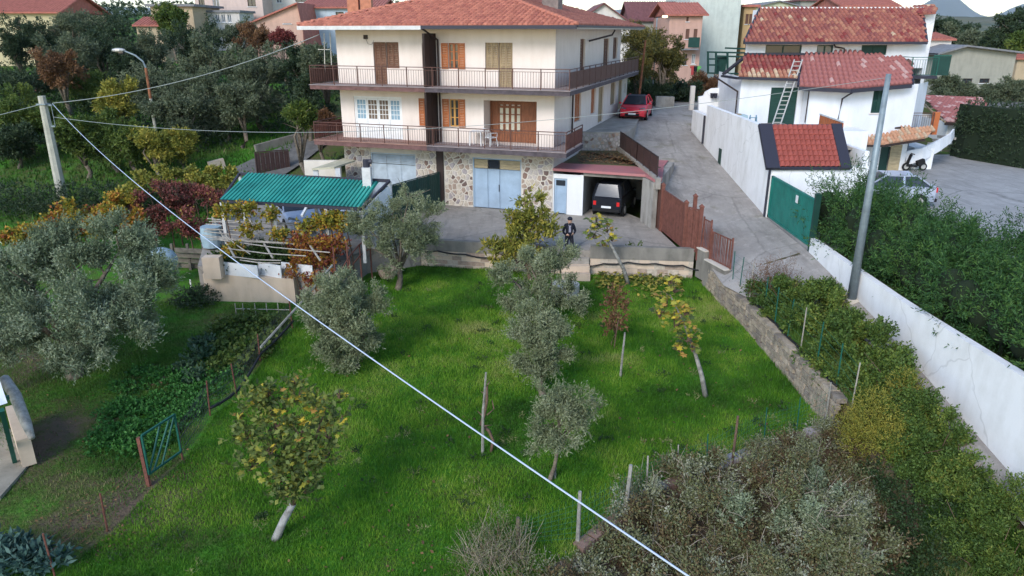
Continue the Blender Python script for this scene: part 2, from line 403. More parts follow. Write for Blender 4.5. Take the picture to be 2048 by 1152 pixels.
TILE_MESH = {}
def tiles(parent, M, poly, w, l, h, mats, weights=None, nobj=0, name='tile', under=None, K=4, seed=1, colour=None, basename='roof_deck', thick=.06):
    """M: slope frame (x along eave, y up the slope, z normal). poly: outline in that frame."""
    rg = random.Random(seed); pos = []
    bx = [p[0] for p in poly]; by = [p[1] for p in poly]
    nj = int((max(by)-min(by))/l)+1; ni = int((max(bx)-min(bx))/w)+1
    for j in range(nj):
        for i in range(ni):
            a = min(bx)+(i+.5)*w; b = min(by)+j*l
            if inpoly(a, b+l*.3, poly): pos.append((a, b, i, j))
    wts = weights or [1]*len(mats)
    base = MB(M); base.prism(poly, -thick, 0); bo = part(base, basename, MATS[under or mats[0]], parent)
    key = (w, l, h, K)
    V, Fs = tile_unit(w, l, h, K)
    picks = [colour(p, rg) if colour else rg.choices(range(len(mats)), wts)[0] for p in pos]
    nb = min(nobj, len(pos))
    order = sorted(range(len(pos)), key=lambda q: (pos[q][3], pos[q][2]))
    for q in order[:nb]:
        k2 = key+(mats[picks[q]],)
        if k2 not in TILE_MESH: TILE_MESH[k2] = npmesh('tile', V, Fs, MATS[mats[picks[q]]], smooth=False)
        a, b, i, j = pos[q]
        inst(TILE_MESH[k2], name, M @ Matrix.Translation((a+rg.uniform(-.006, .006), b+rg.uniform(-.012, .012), rg.uniform(0, .006))) @ Matrix.Rotation(rg.uniform(-.02, .02), 4, 'Z'), bo if False else parent)
    rest = order[nb:]
    if rest:
        n = len(rest); off = np.array([[pos[q][0]+rg.uniform(-.006, .006), pos[q][1]+rg.uniform(-.012, .012), rg.uniform(0, .006)] for q in rest])
        VV = (V[None]+off[:, None]).reshape(-1, 3); FF = (Fs[None]+(np.arange(n)*len(V))[:, None, None]).reshape(-1, 4)
        fm = np.repeat(np.array([picks[q] for q in rest]), len(Fs))
        W = np.array(WM[parent].inverted() @ M); VV = VV @ W[:3, :3].T + W[:3, 3]
        me = npmesh('roof_tiles', VV, FF, [MATS[m] for m in mats], fm=fm)
        o = bpy.data.objects.new('roof_tiles', me); COL.objects.link(o); o.parent = parent; o['kind'] = 'stuff'; WM[o] = WM[parent]
    return bo
def slope_frame(o, e, up):
    """o world point, e eave direction, up up-slope direction"""
    x = Vector(e).normalized(); y = Vector(up); y = (y-x*y.dot(x)).normalized(); z = x.cross(y)
    M = Matrix((x, y, z)).transposed().to_4x4(); M.translation = Vector(o); return M
def voronoi_stones(parent, M, u0, u1, z0, z1, s, mats, wts, seed, name='stone', gap=.06, prd=.03):
    rg = random.Random(seed); pts = []
    nx = max(1, round((u1-u0)/s)); nz = max(1, round((z1-z0)/s))
    for i in range(-1, nx+1):
        for j in range(-1, nz+1):
            pts.append((u0+(i+.5+rg.uniform(-.42, .42)+(.5 if j % 2 else 0)*.8)*(u1-u0)/nx, z0+(j+.5+rg.uniform(-.4, .4))*(z1-z0)/nz))
    for k, (cx, cz) in enumerate(pts):
        poly = [(u0, z0), (u1, z0), (u1, z1), (u0, z1)]
        for q, (dx, dz) in enumerate(pts):
            if q == k or abs(dx-cx) > 3*s or abs(dz-cz) > 3*s: continue
            nx_, nz_ = dx-cx, dz-cz; L_ = math.hypot(nx_, nz_); 
            if L_ < 1e-6: continue
            nx_ /= L_; nz_ /= L_; lim = L_/2-gap/2; out = []
            for a in range(len(poly)):
                p, r = poly[a], poly[(a+1) % len(poly)]
                dp = (p[0]-cx)*nx_+(p[1]-cz)*nz_-lim; dr = (r[0]-cx)*nx_+(r[1]-cz)*nz_-lim
                if dp <= 0: out.append(p)
                if dp*dr < 0: t = dp/(dp-dr); out.append((p[0]+(r[0]-p[0])*t, p[1]+(r[1]-p[1])*t))
            poly = out
            if len(poly) < 3: break
        if len(poly) < 3: continue
        A = abs(sum(poly[i][0]*poly[(i+1)%len(poly)][1]-poly[(i+1)%len(poly)][0]*poly[i][1] for i in range(len(poly))))/2
        if A < .012: continue
        d = prd+rg.uniform(-.008, .012); mb = MB(M); n = len(poly)
        gx = sum(p[0] for p in poly)/n; gz = sum(p[1] for p in poly)/n
        b = mb.V(*[(p[0], -.002, p[1]) for p in poly], *[(gx+(p[0]-gx)*.93, -d, gz+(p[1]-gz)*.93) for p in poly])
        mb.F(*[b+n+i for i in range(n)])
        for i in range(n): j = (i+1) % n; mb.F(b+i, b+j, b+n+j, b+n+i)
        part(mb, name, MATS[rg.choices(mats, wts)[0]], parent)
def railing(M, house, pts, z0, h, m, step=.12, panels=(), post=1.45, panelmat=None, label=None, name='railing', bar=.012, nobal=False):
    """pts in frame coords (x,y) polyline; balusters shared mesh"""
    mb = MB(M)
    tot = 0
    for a, b in zip(pts, pts[1:]):
        A = Vector((a[0], a[1], 0)); B = Vector((b[0], b[1], 0)); L_ = (B-A).length
        mb.obox(A+Vector((0,0,z0+h)), B+Vector((0,0,z0+h)), .05, .035); mb.obox(A+Vector((0,0,z0+h-.13)), B+Vector((0,0,z0+h-.13)), .02, .02); mb.obox(A+Vector((0,0,z0+.07)), B+Vector((0,0,z0+.07)), .025, .02)
    r = part(mb, name, MATS[m], house, label=label)
    bm_ = MB(); bm_.box(-bar/2, bar/2, -bar/2, bar/2, 0, h-.2); bme = mesh_of(bm_, 'baluster', MATS[m])
    pm_ = MB(); pm_.box(-.02, .02, -.02, .02, -.1, h+.0); pme = mesh_of(pm_, 'post', MATS[m])
    for si, (a, b) in enumerate(zip(pts, pts[1:])):
        A = Vector((a[0], a[1], 0)); B = Vector((b[0], b[1], 0)); L_ = (B-A).length; d = (B-A)/L_
        k = max(1, round(L_/post))
        for i in range(k+1):
            if i == k and si < len(pts)-2: continue
            inst(pme, 'post', M @ Matrix.Translation(A+d*(L_*i/k)+Vector((0,0,z0))), r)
        if si in panels:
            ang = math.atan2(d.y, d.x)
            for i in range(k):
                q = MB(M @ Matrix.Translation(A+Vector((0,0,z0))) @ Matrix.Rotation(ang, 4, 'Z'))
                x0, x1 = L_*i/k+.03, L_*(i+1)/k-.03; q.box(x0, x1, -.008, .008, .09, h-.14)
                n = max(2, int((x1-x0)/.16))
                for j in range(n): xx = x0+(x1-x0)*(j+.5)/n; q.box(xx-.02, xx+.02, -.014, -.008, .1, h-.15)
                part(q, 'panel', MATS[panelmat or m], r)
        elif not nobal:
            nb = int(L_/step)
            for i in range(1, nb): inst(bme, 'baluster', M @ Matrix.Translation(A+d*(L_*i/nb)+Vector((0,0,z0+.075))), r)
    return r
def F_(px, py, s=0.0):   # photo point on a plane parallel to the house front
    o = hw(0, s); u, z, q = PLN(px, py, o, UA); return round(u, 2), round(z, 2)
def S_(px, py, u=4.3):   # photo point on a plane parallel to the house side
    o = hw(u, 0); a, z, q = PLN(px, py, o, SA); return round(a, 2), round(z, 2)

# ---------------------------------------------------------------- common materials
plaster('wall_cream', (.70,.62,.575), (.50,.42,.36), .35); plaster('wall_white', (.72,.72,.72), (.46,.45,.42), .25); plaster('wall_white2', (.80,.805,.82), (.46,.45,.42), .38, .25); plaster('wall_white3', (.70,.72,.76), (.42,.42,.42), .3)
plaster('wall_pale', (.66,.60,.52), (.45,.40,.33)); plaster('mortar', (.58,.53,.46), (.42,.38,.33)); plaster('concrete_wall', (.23,.215,.19), (.10,.095,.085), .8)
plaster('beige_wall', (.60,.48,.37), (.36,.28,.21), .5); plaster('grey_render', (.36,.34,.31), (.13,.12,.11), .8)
mat('concrete', (.36,.335,.30), .9, col2=(.22,.2,.18), scale=1.5)
paving('yard_concrete', (.36,.325,.285), (.21,.19,.17), .75, .35, .3)
mat('brown_metal', (.10,.045,.035), .6, .3, 6); mat('rust_metal', (.17,.065,.048), .75, .4, 5); mat('dark_brown', (.035,.022,.02), .6)
mat('gutter_white', (.55,.55,.55), .6, .2, 4); mat('slab_edge', (.085,.07,.08), .85, .4, 4); mat('slab_edge_red', (.15,.08,.075), .85, .4, 4); mat('terrazzo', (.30,.25,.25), .7, .25, 6); mat('red_floor', (.34,.19,.15), .7, .25, 6)
mat('wood_brown', (.17,.085,.055), .7, .45, 5, stretch=(6,6,.8)); mat('wood_orange', (.40,.13,.045), .55, .35, 5, stretch=(6,6,.8)); mat('wood_pale', (.38,.29,.17), .8, col2=(.22,.16,.11), scale=3, stretch=(6,6,.8)); mat('wood_door', (.22,.08,.038), .55, .4, 4, stretch=(6,6,.8)); mat('wood_yellow', (.5,.27,.08), .5, .2, 4)
mat('white_paint', (.72,.73,.74), .5, .1, 3); mat('glass_dark', (.03,.035,.045), .08, spec=.6); mat('glass_grey', (.14,.16,.18), .12, .5, 1.5, spec=.6); mat('curtain_blue', (.25,.38,.48), .9, .4, 9, stretch=(6,6,.5)); mat('curtain_brown', (.16,.12,.09), .9, .4, 9, stretch=(6,6,.5)); mat('glass_frost', (.5,.47,.38), .3, .2, 4)
mat('blue_door', (.34,.45,.57), .6, col2=(.26,.34,.43), scale=1.3, bump=.1, bscale=8); mat('blue_door_grey', (.42,.49,.55), .6, .25, 2); mat('tan_panel', (.45,.36,.22), .8, .35, 3, stretch=(1,1,5))
mat('pink_paint', (.42,.15,.16), .8, col2=(.34,.15,.15), scale=1.5)
for i, c in enumerate([(.36,.30,.23), (.30,.26,.205), (.40,.335,.26), (.25,.215,.18)]): mat('wallstone%d' % i, c, .95, .45, 5, bump=.8, bscale=14, bdist=.04)
mat('green_metal', (.014,.10,.075), .5, .2, 3); mat('green_dark', (.012,.05,.04), .5, .2, 3)
for i, c in enumerate([(.50,.43,.35), (.38,.29,.23), (.23,.15,.12), (.16,.11,.095), (.45,.40,.37), (.36,.32,.32)]): mat('stone%d' % i, c, .85, .3, 7, bump=.4, bscale=18)
for i, c in enumerate([(.38,.135,.095), (.34,.12,.085), (.43,.16,.11), (.30,.10,.075)]): mat('red_tile%d' % i, c, .8, .3, 5)
for i, c in enumerate([(.29,.105,.08), (.25,.085,.07), (.34,.155,.105), (.21,.07,.065), (.46,.34,.24), (.20,.04,.04)]): mat('barrel%d' % i, c, .8, .35, 9)
mat('rose_tile', (.30,.115,.11), .8, .25, 4); mat('rose_tile_pale', (.43,.27,.26), .8, .25, 4); mat('orange_tile', (.50,.27,.17), .8, .3, 5); mat('metal_tile', (.31,.075,.055), .45, .2, 3); mat('roof_edge', (.03,.03,.045), .5)
mat('rubber', (.012,.012,.013), .8); mat('black_pipe', (.015,.015,.018), .5); paving('asphalt', (.36,.335,.31), (.20,.18,.165), .8, .28, .22, moss=(.16,.145,.085))

# ================================================================ MAIN HOUSE
house = thing('apartment_house', (*hw(0, 0), 0), 'cream three storey house with red tiled hip roof, balconies and stone ground floor', 'house', rz=-YAW)
FM = HM; SM = HM @ Matrix.Translation((4.3, 0, 0)) @ Matrix.Rotation(PI/2, 4, 'Z')
UL, UR, SB = -7.35, 4.3, 16.2
def rect(a, b, s=0): (u0, z1), (u1, z0) = F_(*a, s), F_(*b, s); return [u0, u1, z0, z1]
def srect(a, b): (u0, z1), (u1, z0) = S_(*a), S_(*b); return [u0, u1, z0, z1]
Z2, Z1 = 6.04, 3.28
A1 = rect((745,79), (775,160)); A1[2] = Z2; A2 = rect((775,79), (799,137)); A2[0] = A1[1]
B1 = rect((843,79), (866,138)); C1 = rect((896,81), (917,138)); D2 = rect((970,81), (997,140)); D1 = rect((997,81), (1025,160)); D1[2] = Z2; D1[0] = D2[1]
D1[3] = D2[3] = 8.08; A1[3] = A2[3] = 8.08; B1[3] = 8.05; C1[3] = 8.05
W1 = rect((707,193), (805,243)); W1[2] = Z1; W1[3] = 5.42; E1 = rect((849,197), (864,252)); F1 = rect((898,198), (918,254)); L1 = rect((967,199), (1073,270)); L1[2] = Z1; L1[3] = 5.40; L1.append(1.0)
top_holes = [[A1[0], A1[1], Z2, 8.08], [A1[1], A2[1], A2[2], 8.08], B1, C1, D2, D1]; low_holes = [W1, E1, F1, L1]
mb = MB(FM); wallq(mb, UL, UR, Z2-.24, 8.72, top_holes); wallq(mb, UL, UR, 3.05, Z2-.24, low_holes)
mb.M = FM @ Matrix.Translation((0, 0, 0)); mb.quad((UL, 0, -1), (UL, SB, -1), (UL, SB, 8.7), (UL, 0, 8.7)); mb.quad((UL, SB, -1), (UR, SB, -1), (UR, SB, 8.7), (UL, SB, 8.7))
sw = [srect((1161,78),(1169,140)), srect((1208,77),(1217,125)), srect((1227,75),(1234,117)), srect((1150,187),(1161,240)), srect((1183,178),(1190,225)), srect((1198,175),(1205,245)), srect((1222,165),(1230,207))]
for i in (0, 1): sw[i][2] = Z2
sw[5][2] = Z1+.02
mb.M = SM; wallq(mb, 0, SB, 3.0, 8.72, sw); mb.quad((0, 0, -1), (SB, 0, -1), (SB, 0, 3), (0, 0, 3))
part(mb, 'wall', MATS['wall_cream'], house)
# windows upstairs
wA = window(FM, house, *A1, 'shut', 'wood_brown', n=2, name='balcony_door'); window(FM, house, A2[0]+.01, A2[1], A2[2], A2[3], 'shut', 'wood_brown', n=2)
window(FM, house, *B1, 'shut', 'wood_brown', n=2); window(FM, house, *C1, 'open', 'wood_orange', n=2, sw=.36)
window(FM, house, D2[0], D2[1], D2[2], D2[3], 'shut', 'wood_pale', n=2); window(FM, house, D1[0]+.01, D1[1], D1[2], D1[3], 'shut', 'wood_pale', n=2, name='balcony_door')
# white french doors
fr = MB(FM); a, b, c, d = W1; fr.box(a, a+.08, .04, .11, c, d); fr.box(b-.08, b, .04, .11, c, d); fr.box(a+.08, b-.08, .04, .11, d-.1, d)
fd = part(fr, 'french_door', MATS['white_paint'], house, label='white french doors with four glazed leaves and grid bars'); k = (b-a-.16)/4
for i in range(4):
    x0, x1 = a+.08+i*k+.008, a+.08+(i+1)*k-.008; q = MB(FM); zg = c+1.0
    q.box(x0, x1, .05, .09, c+.02, zg)
    q.box(x0, x0+.07, .05, .09, zg, d-.11); q.box(x1-.07, x1, .05, .09, zg, d-.11); q.box(x0+.07, x1-.07, .05, .09, d-.19, d-.11)
    q.box(x0+.09, x1-.09, .04, .05, c+.15, zg-.15)
    for j in range(1, 4): zz = zg+(d-.19-zg)*j/4; q.box(x0+.07, x1-.07, .055, .085, zz-.014, zz+.014)
    for j in (1, 2): xx = x0+.07+(x1-x0-.14)*j/3; q.box(xx-.012, xx+.012, .056, .084, zg, d-.19)
    part(q, 'leaf', MATS['white_paint'], fd)
    q = MB(FM); q.quad((x0+.07, .072, zg), (x1-.07, .072, zg), (x1-.07, .072, d-.19), (x0+.07, .072, d-.19)); part(q, 'pane', MATS[['curtain_blue', 'curtain_brown', 'curtain_brown', 'curtain_blue'][i]], fd)
window(FM, house, *E1, 'open', 'wood_orange', glass='curtain_blue', m2='wood_yellow', n=2, sw=.32); window(FM, house, *F1, 'open', 'wood_orange', m2='wood_yellow', n=2, sw=.36)
# loggia with brown glazed door
a, b, c, d = L1[:4]
fr = MB(FM); fr.box(.72, .80, .86, .96, c, d-.05); fr.box(3.06, 3.14, .86, .96, c, d-.05); fr.box(.8, 3.06, .86, .96, d-.13, d-.05)
ld = part(fr, 'glazed_door', MATS['wood_door'], house, label='varnished brown door with four columns of frosted panes')
for i, (x0, x1) in enumerate([(.80, 1.16), (1.16, 1.46), (1.46, 1.76), (1.76, 2.06), (2.06, 2.36), (2.36, 3.06)]):
    q = MB(FM)
    if i in (0, 5):
        q.box(x0+.006, x1-.006, .89, .94, c+.02, d-.14)
        for zz in (c+.1, c+1.0, d-.3): q.box(x0+.05, x1-.05, .875, .89, zz, zz+.06)
        part(q, 'leaf', MATS['wood_door'], ld)
    else:
        q.box(x0+.006, x0+.07, .89, .94, c+.02, d-.14); q.box(x1-.07, x1-.006, .89, .94, c+.02, d-.14); zs = [c+.02, c+.55, c+.62, c+1.0, c+1.07, c+1.4, c+1.47, d-.32, d-.26, d-.14]
        for j in range(0, 10, 2):
            if j+1 < 10: q.box(x0+.07, x1-.07, .89, .94, zs[j] if j else c+.02, zs[j+1])
        part(q, 'leaf', MATS['wood_door'], ld); q = MB(FM)
        for z0_, z1_ in ((c+.62, c+1.0), (c+1.07, c+1.4), (c+1.47, d-.32)):
            pass
        zz = [c+.57, c+.98, c+1.39, c+1.72]
        for j in range(3): q.quad((x0+.07, .885, zz[j]+.03), (x1-.07, .885, zz[j]+.03), (x1-.07, .885, zz[j+1]-.03), (x0+.07, .885, zz[j+1]-.03))
        part(q, 'pane', MATS['glass_frost'], ld)
# side windows
window(SM, house, *sw[0], 'shut', 'wood_brown', n=1, name='balcony_door'); window(SM, house, *sw[1], 'shut', 'wood_brown', n=2, name='balcony_door'); window(SM, house, *sw[2], 'shut', 'wood_brown', n=2)
window(SM, house, *sw[3], 'shut', 'wood_orange', n=2); window(SM, house, *sw[4], 'shut', 'wood_orange', n=2); panel_door(SM, house, *sw[5], 'wood_pale', k=1); window(SM, house, *sw[6], 'shut', 'wood_pale', n=2)
# ground floor: mortar wall with stone facing
gd = rect((945,314), (1042,420)); gd[2] = 0.0; gd[3] = 2.57
gl = [*rect((741,304), (833,360))]; gl[2] = 0.0; gl[3] = 2.55
gw = rect((714,302), (722,312))
mb = MB(FM); wallq(mb, UL, UR, -1.2, 3.05, [gd, gl, gw], .3); part(mb, 'ground_floor_wall', MATS['mortar'], house)
sm_ = ['stone%d' % i for i in range(6)]
stw = thing('stone_facing', (*hw(0, 0), 0), 'x', 'x') if False else None
mbs = MB(FM); mbs.box(UL, UL+.05, -.012, -.002, -1.2, 3.0); sf = part(mbs, 'stone_facing', MATS['mortar'], house)
voronoi_stones(sf, FM, UL+.05, gl[0], .0, 2.95, .29, sm_, [6, 3, 1, 1, 4, 3], 3); voronoi_stones(sf, FM, gl[1], -1.95, .0, 2.95, .29, sm_, [6, 3, 1, 1, 4, 3], 4)
voronoi_stones(sf, FM, -1.5, gd[0]-.03, .02, 2.95, .27, sm_, [6, 3, 1, 1, 4, 3], 5); voronoi_stones(sf, FM, gd[1]+.03, UR-.04, .02, 2.95, .27, sm_, [6, 3, 1, 1, 3, 3], 6)
mb = MB(FM); mb.box(-1.92, -1.55, -.1, .05, -.02, 3.02); part(mb, 'pillar', MATS['dark_brown'], house)
# big garage doors
a, b, c, d = gd
fr = MB(FM); fr.box(a, a+.06, .03, .12, c, d); fr.box(b-.06, b, .03, .12, c, d); fr.box(a+.06, b-.06, .03, .12, d-.06, d)
gdo = part(fr, 'garage_door', MATS['blue_door'], house, label='pale blue sheet metal garage door under tan top panels')
w3 = (b-a-.12)
for i, (f0, f1) in enumerate(((0, .30), (.30, .56), (.56, 1.0))):
    x0, x1 = a+.06+w3*f0+.01, a+.06+w3*f1-.01; q = MB(FM); q.box(x0, x1, .06, .1, .02, 2.02); q.box(x0, x0+.04, .045, .06, .02, 2.02); q.box(x1-.04, x1, .045, .06, .02, 2.02); q.box(x0+.04, x1-.04, .046, .06, 1.96, 2.02); part(q, 'leaf', MATS['blue_door'], gdo)
    q = MB(FM)
    if i == 1:
        q.box(x0+.03, x1-.03, .07, .09, 2.06, 2.48); part(q, 'pane', MATS['glass_dark'], gdo)
    else:
        for k in range(3): q.box(x0, x1, .06+.01*(k%2), .09, 2.05+k*.145, 2.05+k*.145+.135)
        part(q, 'top_panel', MATS['tan_panel'], gdo)
q = MB(FM); xh = a+.06+w3*.56; q.box(xh-.05, xh-.02, .01, .04, .9, 1.25); q.box(xh-.05, xh-.02, .04, .06, .92, .96); part(q, 'handle', MATS['dark_brown'], gdo)
a, b, c, d = gl
fr = MB(FM); fr.box(a, a+.06, .03, .12, c, d); fr.box(b-.06, b, .03, .12, c, d); fr.box(a+.06, b-.06, .03, .12, d-.06, d)
g2 = part(fr, 'garage_door', MATS['blue_door_grey'], house, label='greyish blue garage door with louvred vents along the top')
for i in range(3):
    x0, x1 = a+.06+(b-a-.12)*i/3+.01, a+.06+(b-a-.12)*(i+1)/3-.01; q = MB(FM); q.box(x0, x1, .06, .1, .02, d-.6); q.box(x0, x0+.04, .045, .06, .02, d-.6)
    for k in range(6): q.quad((x0, .05, d-.56+k*.08), (x1, .05, d-.56+k*.08), (x1, .1, d-.5+k*.08), (x0, .1, d-.5+k*.08))
    part(q, 'leaf', MATS['blue_door_grey'], g2)
q = MB(FM); q.box(*gw[:2], .1, .14, *gw[2:]); part(q, 'window', MATS['glass_dark'], house)
# slabs and railings
mb = MB(FM); mb.box(-1.8, 5.4, -1.4, -.002, 5.82, 6.02); mb.box(4.302, 5.4, -.002, 17.4, 5.82, 6.02); part(mb, 'balcony_slab', MATS['slab_edge'], house)
mb = MB(FM); mb.box(-8.2, -1.803, -1.4, -.002, 5.82, 6.02); mb.box(-8.2, UL-.002, -.002, 9, 5.82, 6.02); part(mb, 'balcony_slab', MATS['slab_edge_red'], house)
mb = MB(FM); mb.box(-1.8, 5.3, -1.4, -.002, 3.02, 3.24); mb.box(4.302, 5.3, -.002, 1.9, 3.02, 3.24); part(mb, 'balcony_slab', MATS['slab_edge'], house)
mb = MB(FM); mb.box(-8.25, -1.803, -1.4, -.002, 3.02, 3.24); mb.box(-8.25, UL-.002, -.002, 7, 3.02, 3.24); part(mb, 'balcony_slab', MATS['slab_edge_red'], house)
for (x0, x1, y1, z, mt, xl) in ((-1.8, 5.36, 17.38, 6.02, 'gutter_white', 4.302),):
    mb = MB(FM); mb.box(-8.24, 5.44, -1.44, -.002, z+.002, z+.03); mb.box(xl, 5.44, -.002, 17.4, z+.002, z+.03); mb.box(-8.24, UL-.002, -.002, 9, z+.002, z+.03); part(mb, 'balcony_floor', MATS['terrazzo'], house)
mb = MB(FM); mb.box(-1.8, 5.33, -1.43, -.002, 3.242, 3.27); mb.box(4.302, 5.33, -.002, 1.9, 3.242, 3.27); part(mb, 'balcony_floor', MATS['terrazzo'], house)
mb = MB(FM); mb.box(-8.28, -1.803, -1.43, -.002, 3.242, 3.27); mb.box(-8.28, UL-.002, -.002, 7, 3.242, 3.27); part(mb, 'balcony_floor', MATS['red_floor'], house)
railing(FM, house, [(-8.15, 8.9), (-8.15, -1.36), (5.36, -1.36), (5.36, 17.3)], 6.05, .92, 'brown_metal', step=.13, panels=(0, 2), post=1.36, label='upper balcony railing with brown sheet panels on the sides')
railing(FM, house, [(-8.2, 6.9), (-8.2, -1.36), (5.26, -1.36), (5.26, 1.85)], 3.28, .90, 'brown_metal', step=.13, panels=(0, 2), post=1.36, panelmat='rust_metal', label='lower balcony railing with brown sheet panels on the sides')
for z0_, z1_ in ((3.27, 5.80), (6.05, 8.5)):
    mb = MB(FM); mb.box(-1.83, -1.79, -1.35, -.01, z0_, z1_); 
    for yy in (-1.35, -.7, -.05): mb.box(-1.86, -1.76, yy, yy+.04, z0_, z1_)
    part(mb, 'partition_panel', MATS['dark_brown'], house)
for pp_ in ([(-1.62, -.09, 3.3), (-1.62, -.09, 5.8)], [(-1.62, -.12, 6.05), (-1.62, -.12, 8.2), (-1.9, -1.25, 8.72)], [(4.42, 3.1, 3.2), (4.42, 3.1, 5.8)], [(4.45, 6.3, 8.1), (5.3, 8.2, 8.4), (5.45, 8.2, 8.66)]): mb = MB(FM); mb.tube(pp_, .05); part(mb, 'downpipe', MATS['dark_brown'], house)
mb = MB(FM); mb.box(-5.72, -5.5, -.06, -.004, 8.22, 8.42); mb.tube([(-5.6, -.03, 8.22), (-5.5, -.04, 8.0), (-5.3, -.04, 7.95), (-5.15, -.04, 8.15)], .008, 5); part(mb, 'wall_lamp', MATS['dark_brown'], house)
# eaves, roof
EX0, EX1, EY0, EY1, EZ, SL = -8.65, 5.62, -1.35, 17.5, 8.86, .275
mb = MB(FM); mb.box(EX0+.05, EX1-.05, EY0+.05, EY1-.05, EZ-.16, EZ-.02); part(mb, 'soffit', MATS['wall_white'], house)
mb = MB(FM); mb.box(EX0-.02, -1.9, EY0-.04, EY0+.05, EZ-.2, EZ-.02); part(mb, 'fascia', MATS['gutter_white'], house)
mb = MB(FM); mb.box(-1.898, EX1+.0, EY0-.05, EY0+.05, EZ-.17, EZ-.01); mb.box(EX1-.05, EX1+.05, EY0+.052, EY1, EZ-.11, EZ-.01); part(mb, 'gutter', MATS['roof_edge'], house)
hx = (EX1-EX0)/2; RT = [f'red_tile{i}' for i in range(4)]
def hm(p): return HM @ Vector(p)
def sl(o, e, up, poly, **k):
    E = (HM.to_3x3() @ Vector(e)); U = (HM.to_3x3() @ Vector(up)); tiles(house, slope_frame(hm(o), E, U), poly, .24, .34, .062, RT, [5, 4, 4, 2], K=4, basename='roof_slope', **k)
ql = math.hypot(1, SL)
sl((EX0, EY0, EZ), (1,0,0), (0,1,SL), [(0,0), (EX1-EX0,0), (hx, hx*ql)], seed=1)
sl((EX1, EY0, EZ), (0,1,0), (-1,0,SL), [(0,0), (EY1-EY0,0), (EY1-EY0-hx, hx*ql), (hx, hx*ql)], seed=2)
sl((EX0, EY1, EZ), (0,-1,0), (1,0,SL), [(0,0), (EY1-EY0,0), (EY1-EY0-hx, hx*ql), (hx, hx*ql)], seed=3)
sl((EX1, EY1, EZ), (-1,0,0), (0,-1,SL), [(0,0), (EX1-EX0,0), (hx, hx*ql)], seed=4)
rv, rf = tile_unit(.26, .38, .10); rme = npmesh('ridge_tile', rv, rf, MATS['red_tile2'])
def ridge(p, q, parent, me=rme, L_=.36):
    p = Vector(p); q = Vector(q); d = (q-p).normalized(); n = int((q-p).length/L_); M = slope_frame(p, d.cross(Vector((0,0,1))), d)
    for i in range(n): inst(me, 'ridge_tile', M @ Matrix.Translation((0, i*L_, .02)), parent)
rz_ = EZ+SL*hx
ridge(hm((EX0, EY0, EZ)), hm((EX0+hx, EY0+hx, rz_)), house); ridge(hm((EX1, EY0, EZ)), hm((EX0+hx, EY0+hx, rz_)), house); ridge(hm((EX0+hx, EY0+hx, rz_)), hm((EX0+hx, EY1-hx, rz_)), house)
mb = MB(FM); mb.box(1.95, 2.85, 5.6, 6.5, 9.4, 11.1); mb.box(1.88, 2.92, 5.53, 6.57, 11.1, 11.2); part(mb, 'chimney', mat('chimney_stone', (.24,.19,.17), .9, .4, 3), house)
# side annexe
mb = MB(SM @ Matrix.Translation((0, .35, 0))); wallq(mb, 16.2, 21.4, 2.9, 5.5, [(17.9, 19.4, 3.3, 5.35), (20.3, 20.8, 4.3, 5.0)]); mb.quad((21.4, 0, 2.9), (21.4, 6, 2.9), (21.4, 6, 5.5), (21.4, 0, 5.5)); mb.box(16.1, 22.0, -.5, 6, 5.5, 5.72)
an = part(mb, 'annexe_wall', MATS['wall_pale'], house); window(SM @ Matrix.Translation((0, .35, 0)), house, 17.9, 19.4, 3.3, 5.35, 'shut', 'wood_pale', n=2, name='door')
# white plastic furniture on the lower balcony
def chair(loc, rz, label):
    t = thing('garden_chair', loc, label, 'chair', rz=rz); W = WM[t]
    q = MB(W); q.box(-.22, .22, -.21, .21, .41, .44); part(q, 'seat', MATS['white_paint'], t)
    q = MB(W)
    for i in range(5): x = -.2+i*.1; q.obox((x, .2, .44), (x*1.05, .3, .85), .03, .015)
    q.obox((-.24, .3, .86), (.24, .3, .86), .06, .02); part(q, 'backrest', MATS['white_paint'], t)
    for sx in (-1, 1):
        q = MB(W); q.obox((sx*.25, -.2, .64), (sx*.25, .27, .66), .045, .025); q.obox((sx*.25, -.2, .64), (sx*.23, -.2, .42), .03, .03); part(q, 'armrest', MATS['white_paint'], t)
        for sy in (-1, 1): q = MB(W); q.obox((sx*.2, sy*.19, .41), (sx*.25, sy*.25, 0), .035, .035); part(q, 'leg', MATS['white_paint'], t)
    return t
cx, cy = hw(1.25, -.55); chair((cx, cy, 3.27), -YAW+2.6, 'white plastic armchair on the lower balcony before the brown glazed door')
cx, cy = hw(.55, -.55); t = thing('garden_table', (cx, cy, 3.27), 'small white table beside the plastic armchair on the lower balcony', 'table', rz=-YAW)
q = MB(WM[t]); q.box(-.32, .32, -.3, .3, .68, .71); part(q, 'tabletop', MATS['white_paint'], t)
for sx in (-1, 1):
    for sy in (-1, 1): q = MB(WM[t]); q.obox((sx*.28, sy*.26, .68), (sx*.3, sy*.28, 0), .04, .04); part(q, 'leg', MATS['white_paint'], t)

# ================================================================ YARD, GARAGE, WALLS
GY = MB(); 
yard = [(-3.9, 30.32), (3.3, 29.0), (7.35, 28.75), (7.0, 29.2), (6.75, 32.2), (6.65, 33.6), (5.3, 36.6), hw(4.4, .8), hw(-7.6, .8), (-13.6, 41.0), (-14.6, 36), (-13.2, 30), (-12.2, 26.9), (-8.6, 26.5), (-6.9, 26.2), (-6.1, 29.2)]
GY.prism(yard, -1.5, 0); yo = part(GY, 'paved_yard', MATS['yard_concrete'], kind='structure', loc=(0, 30, 0))
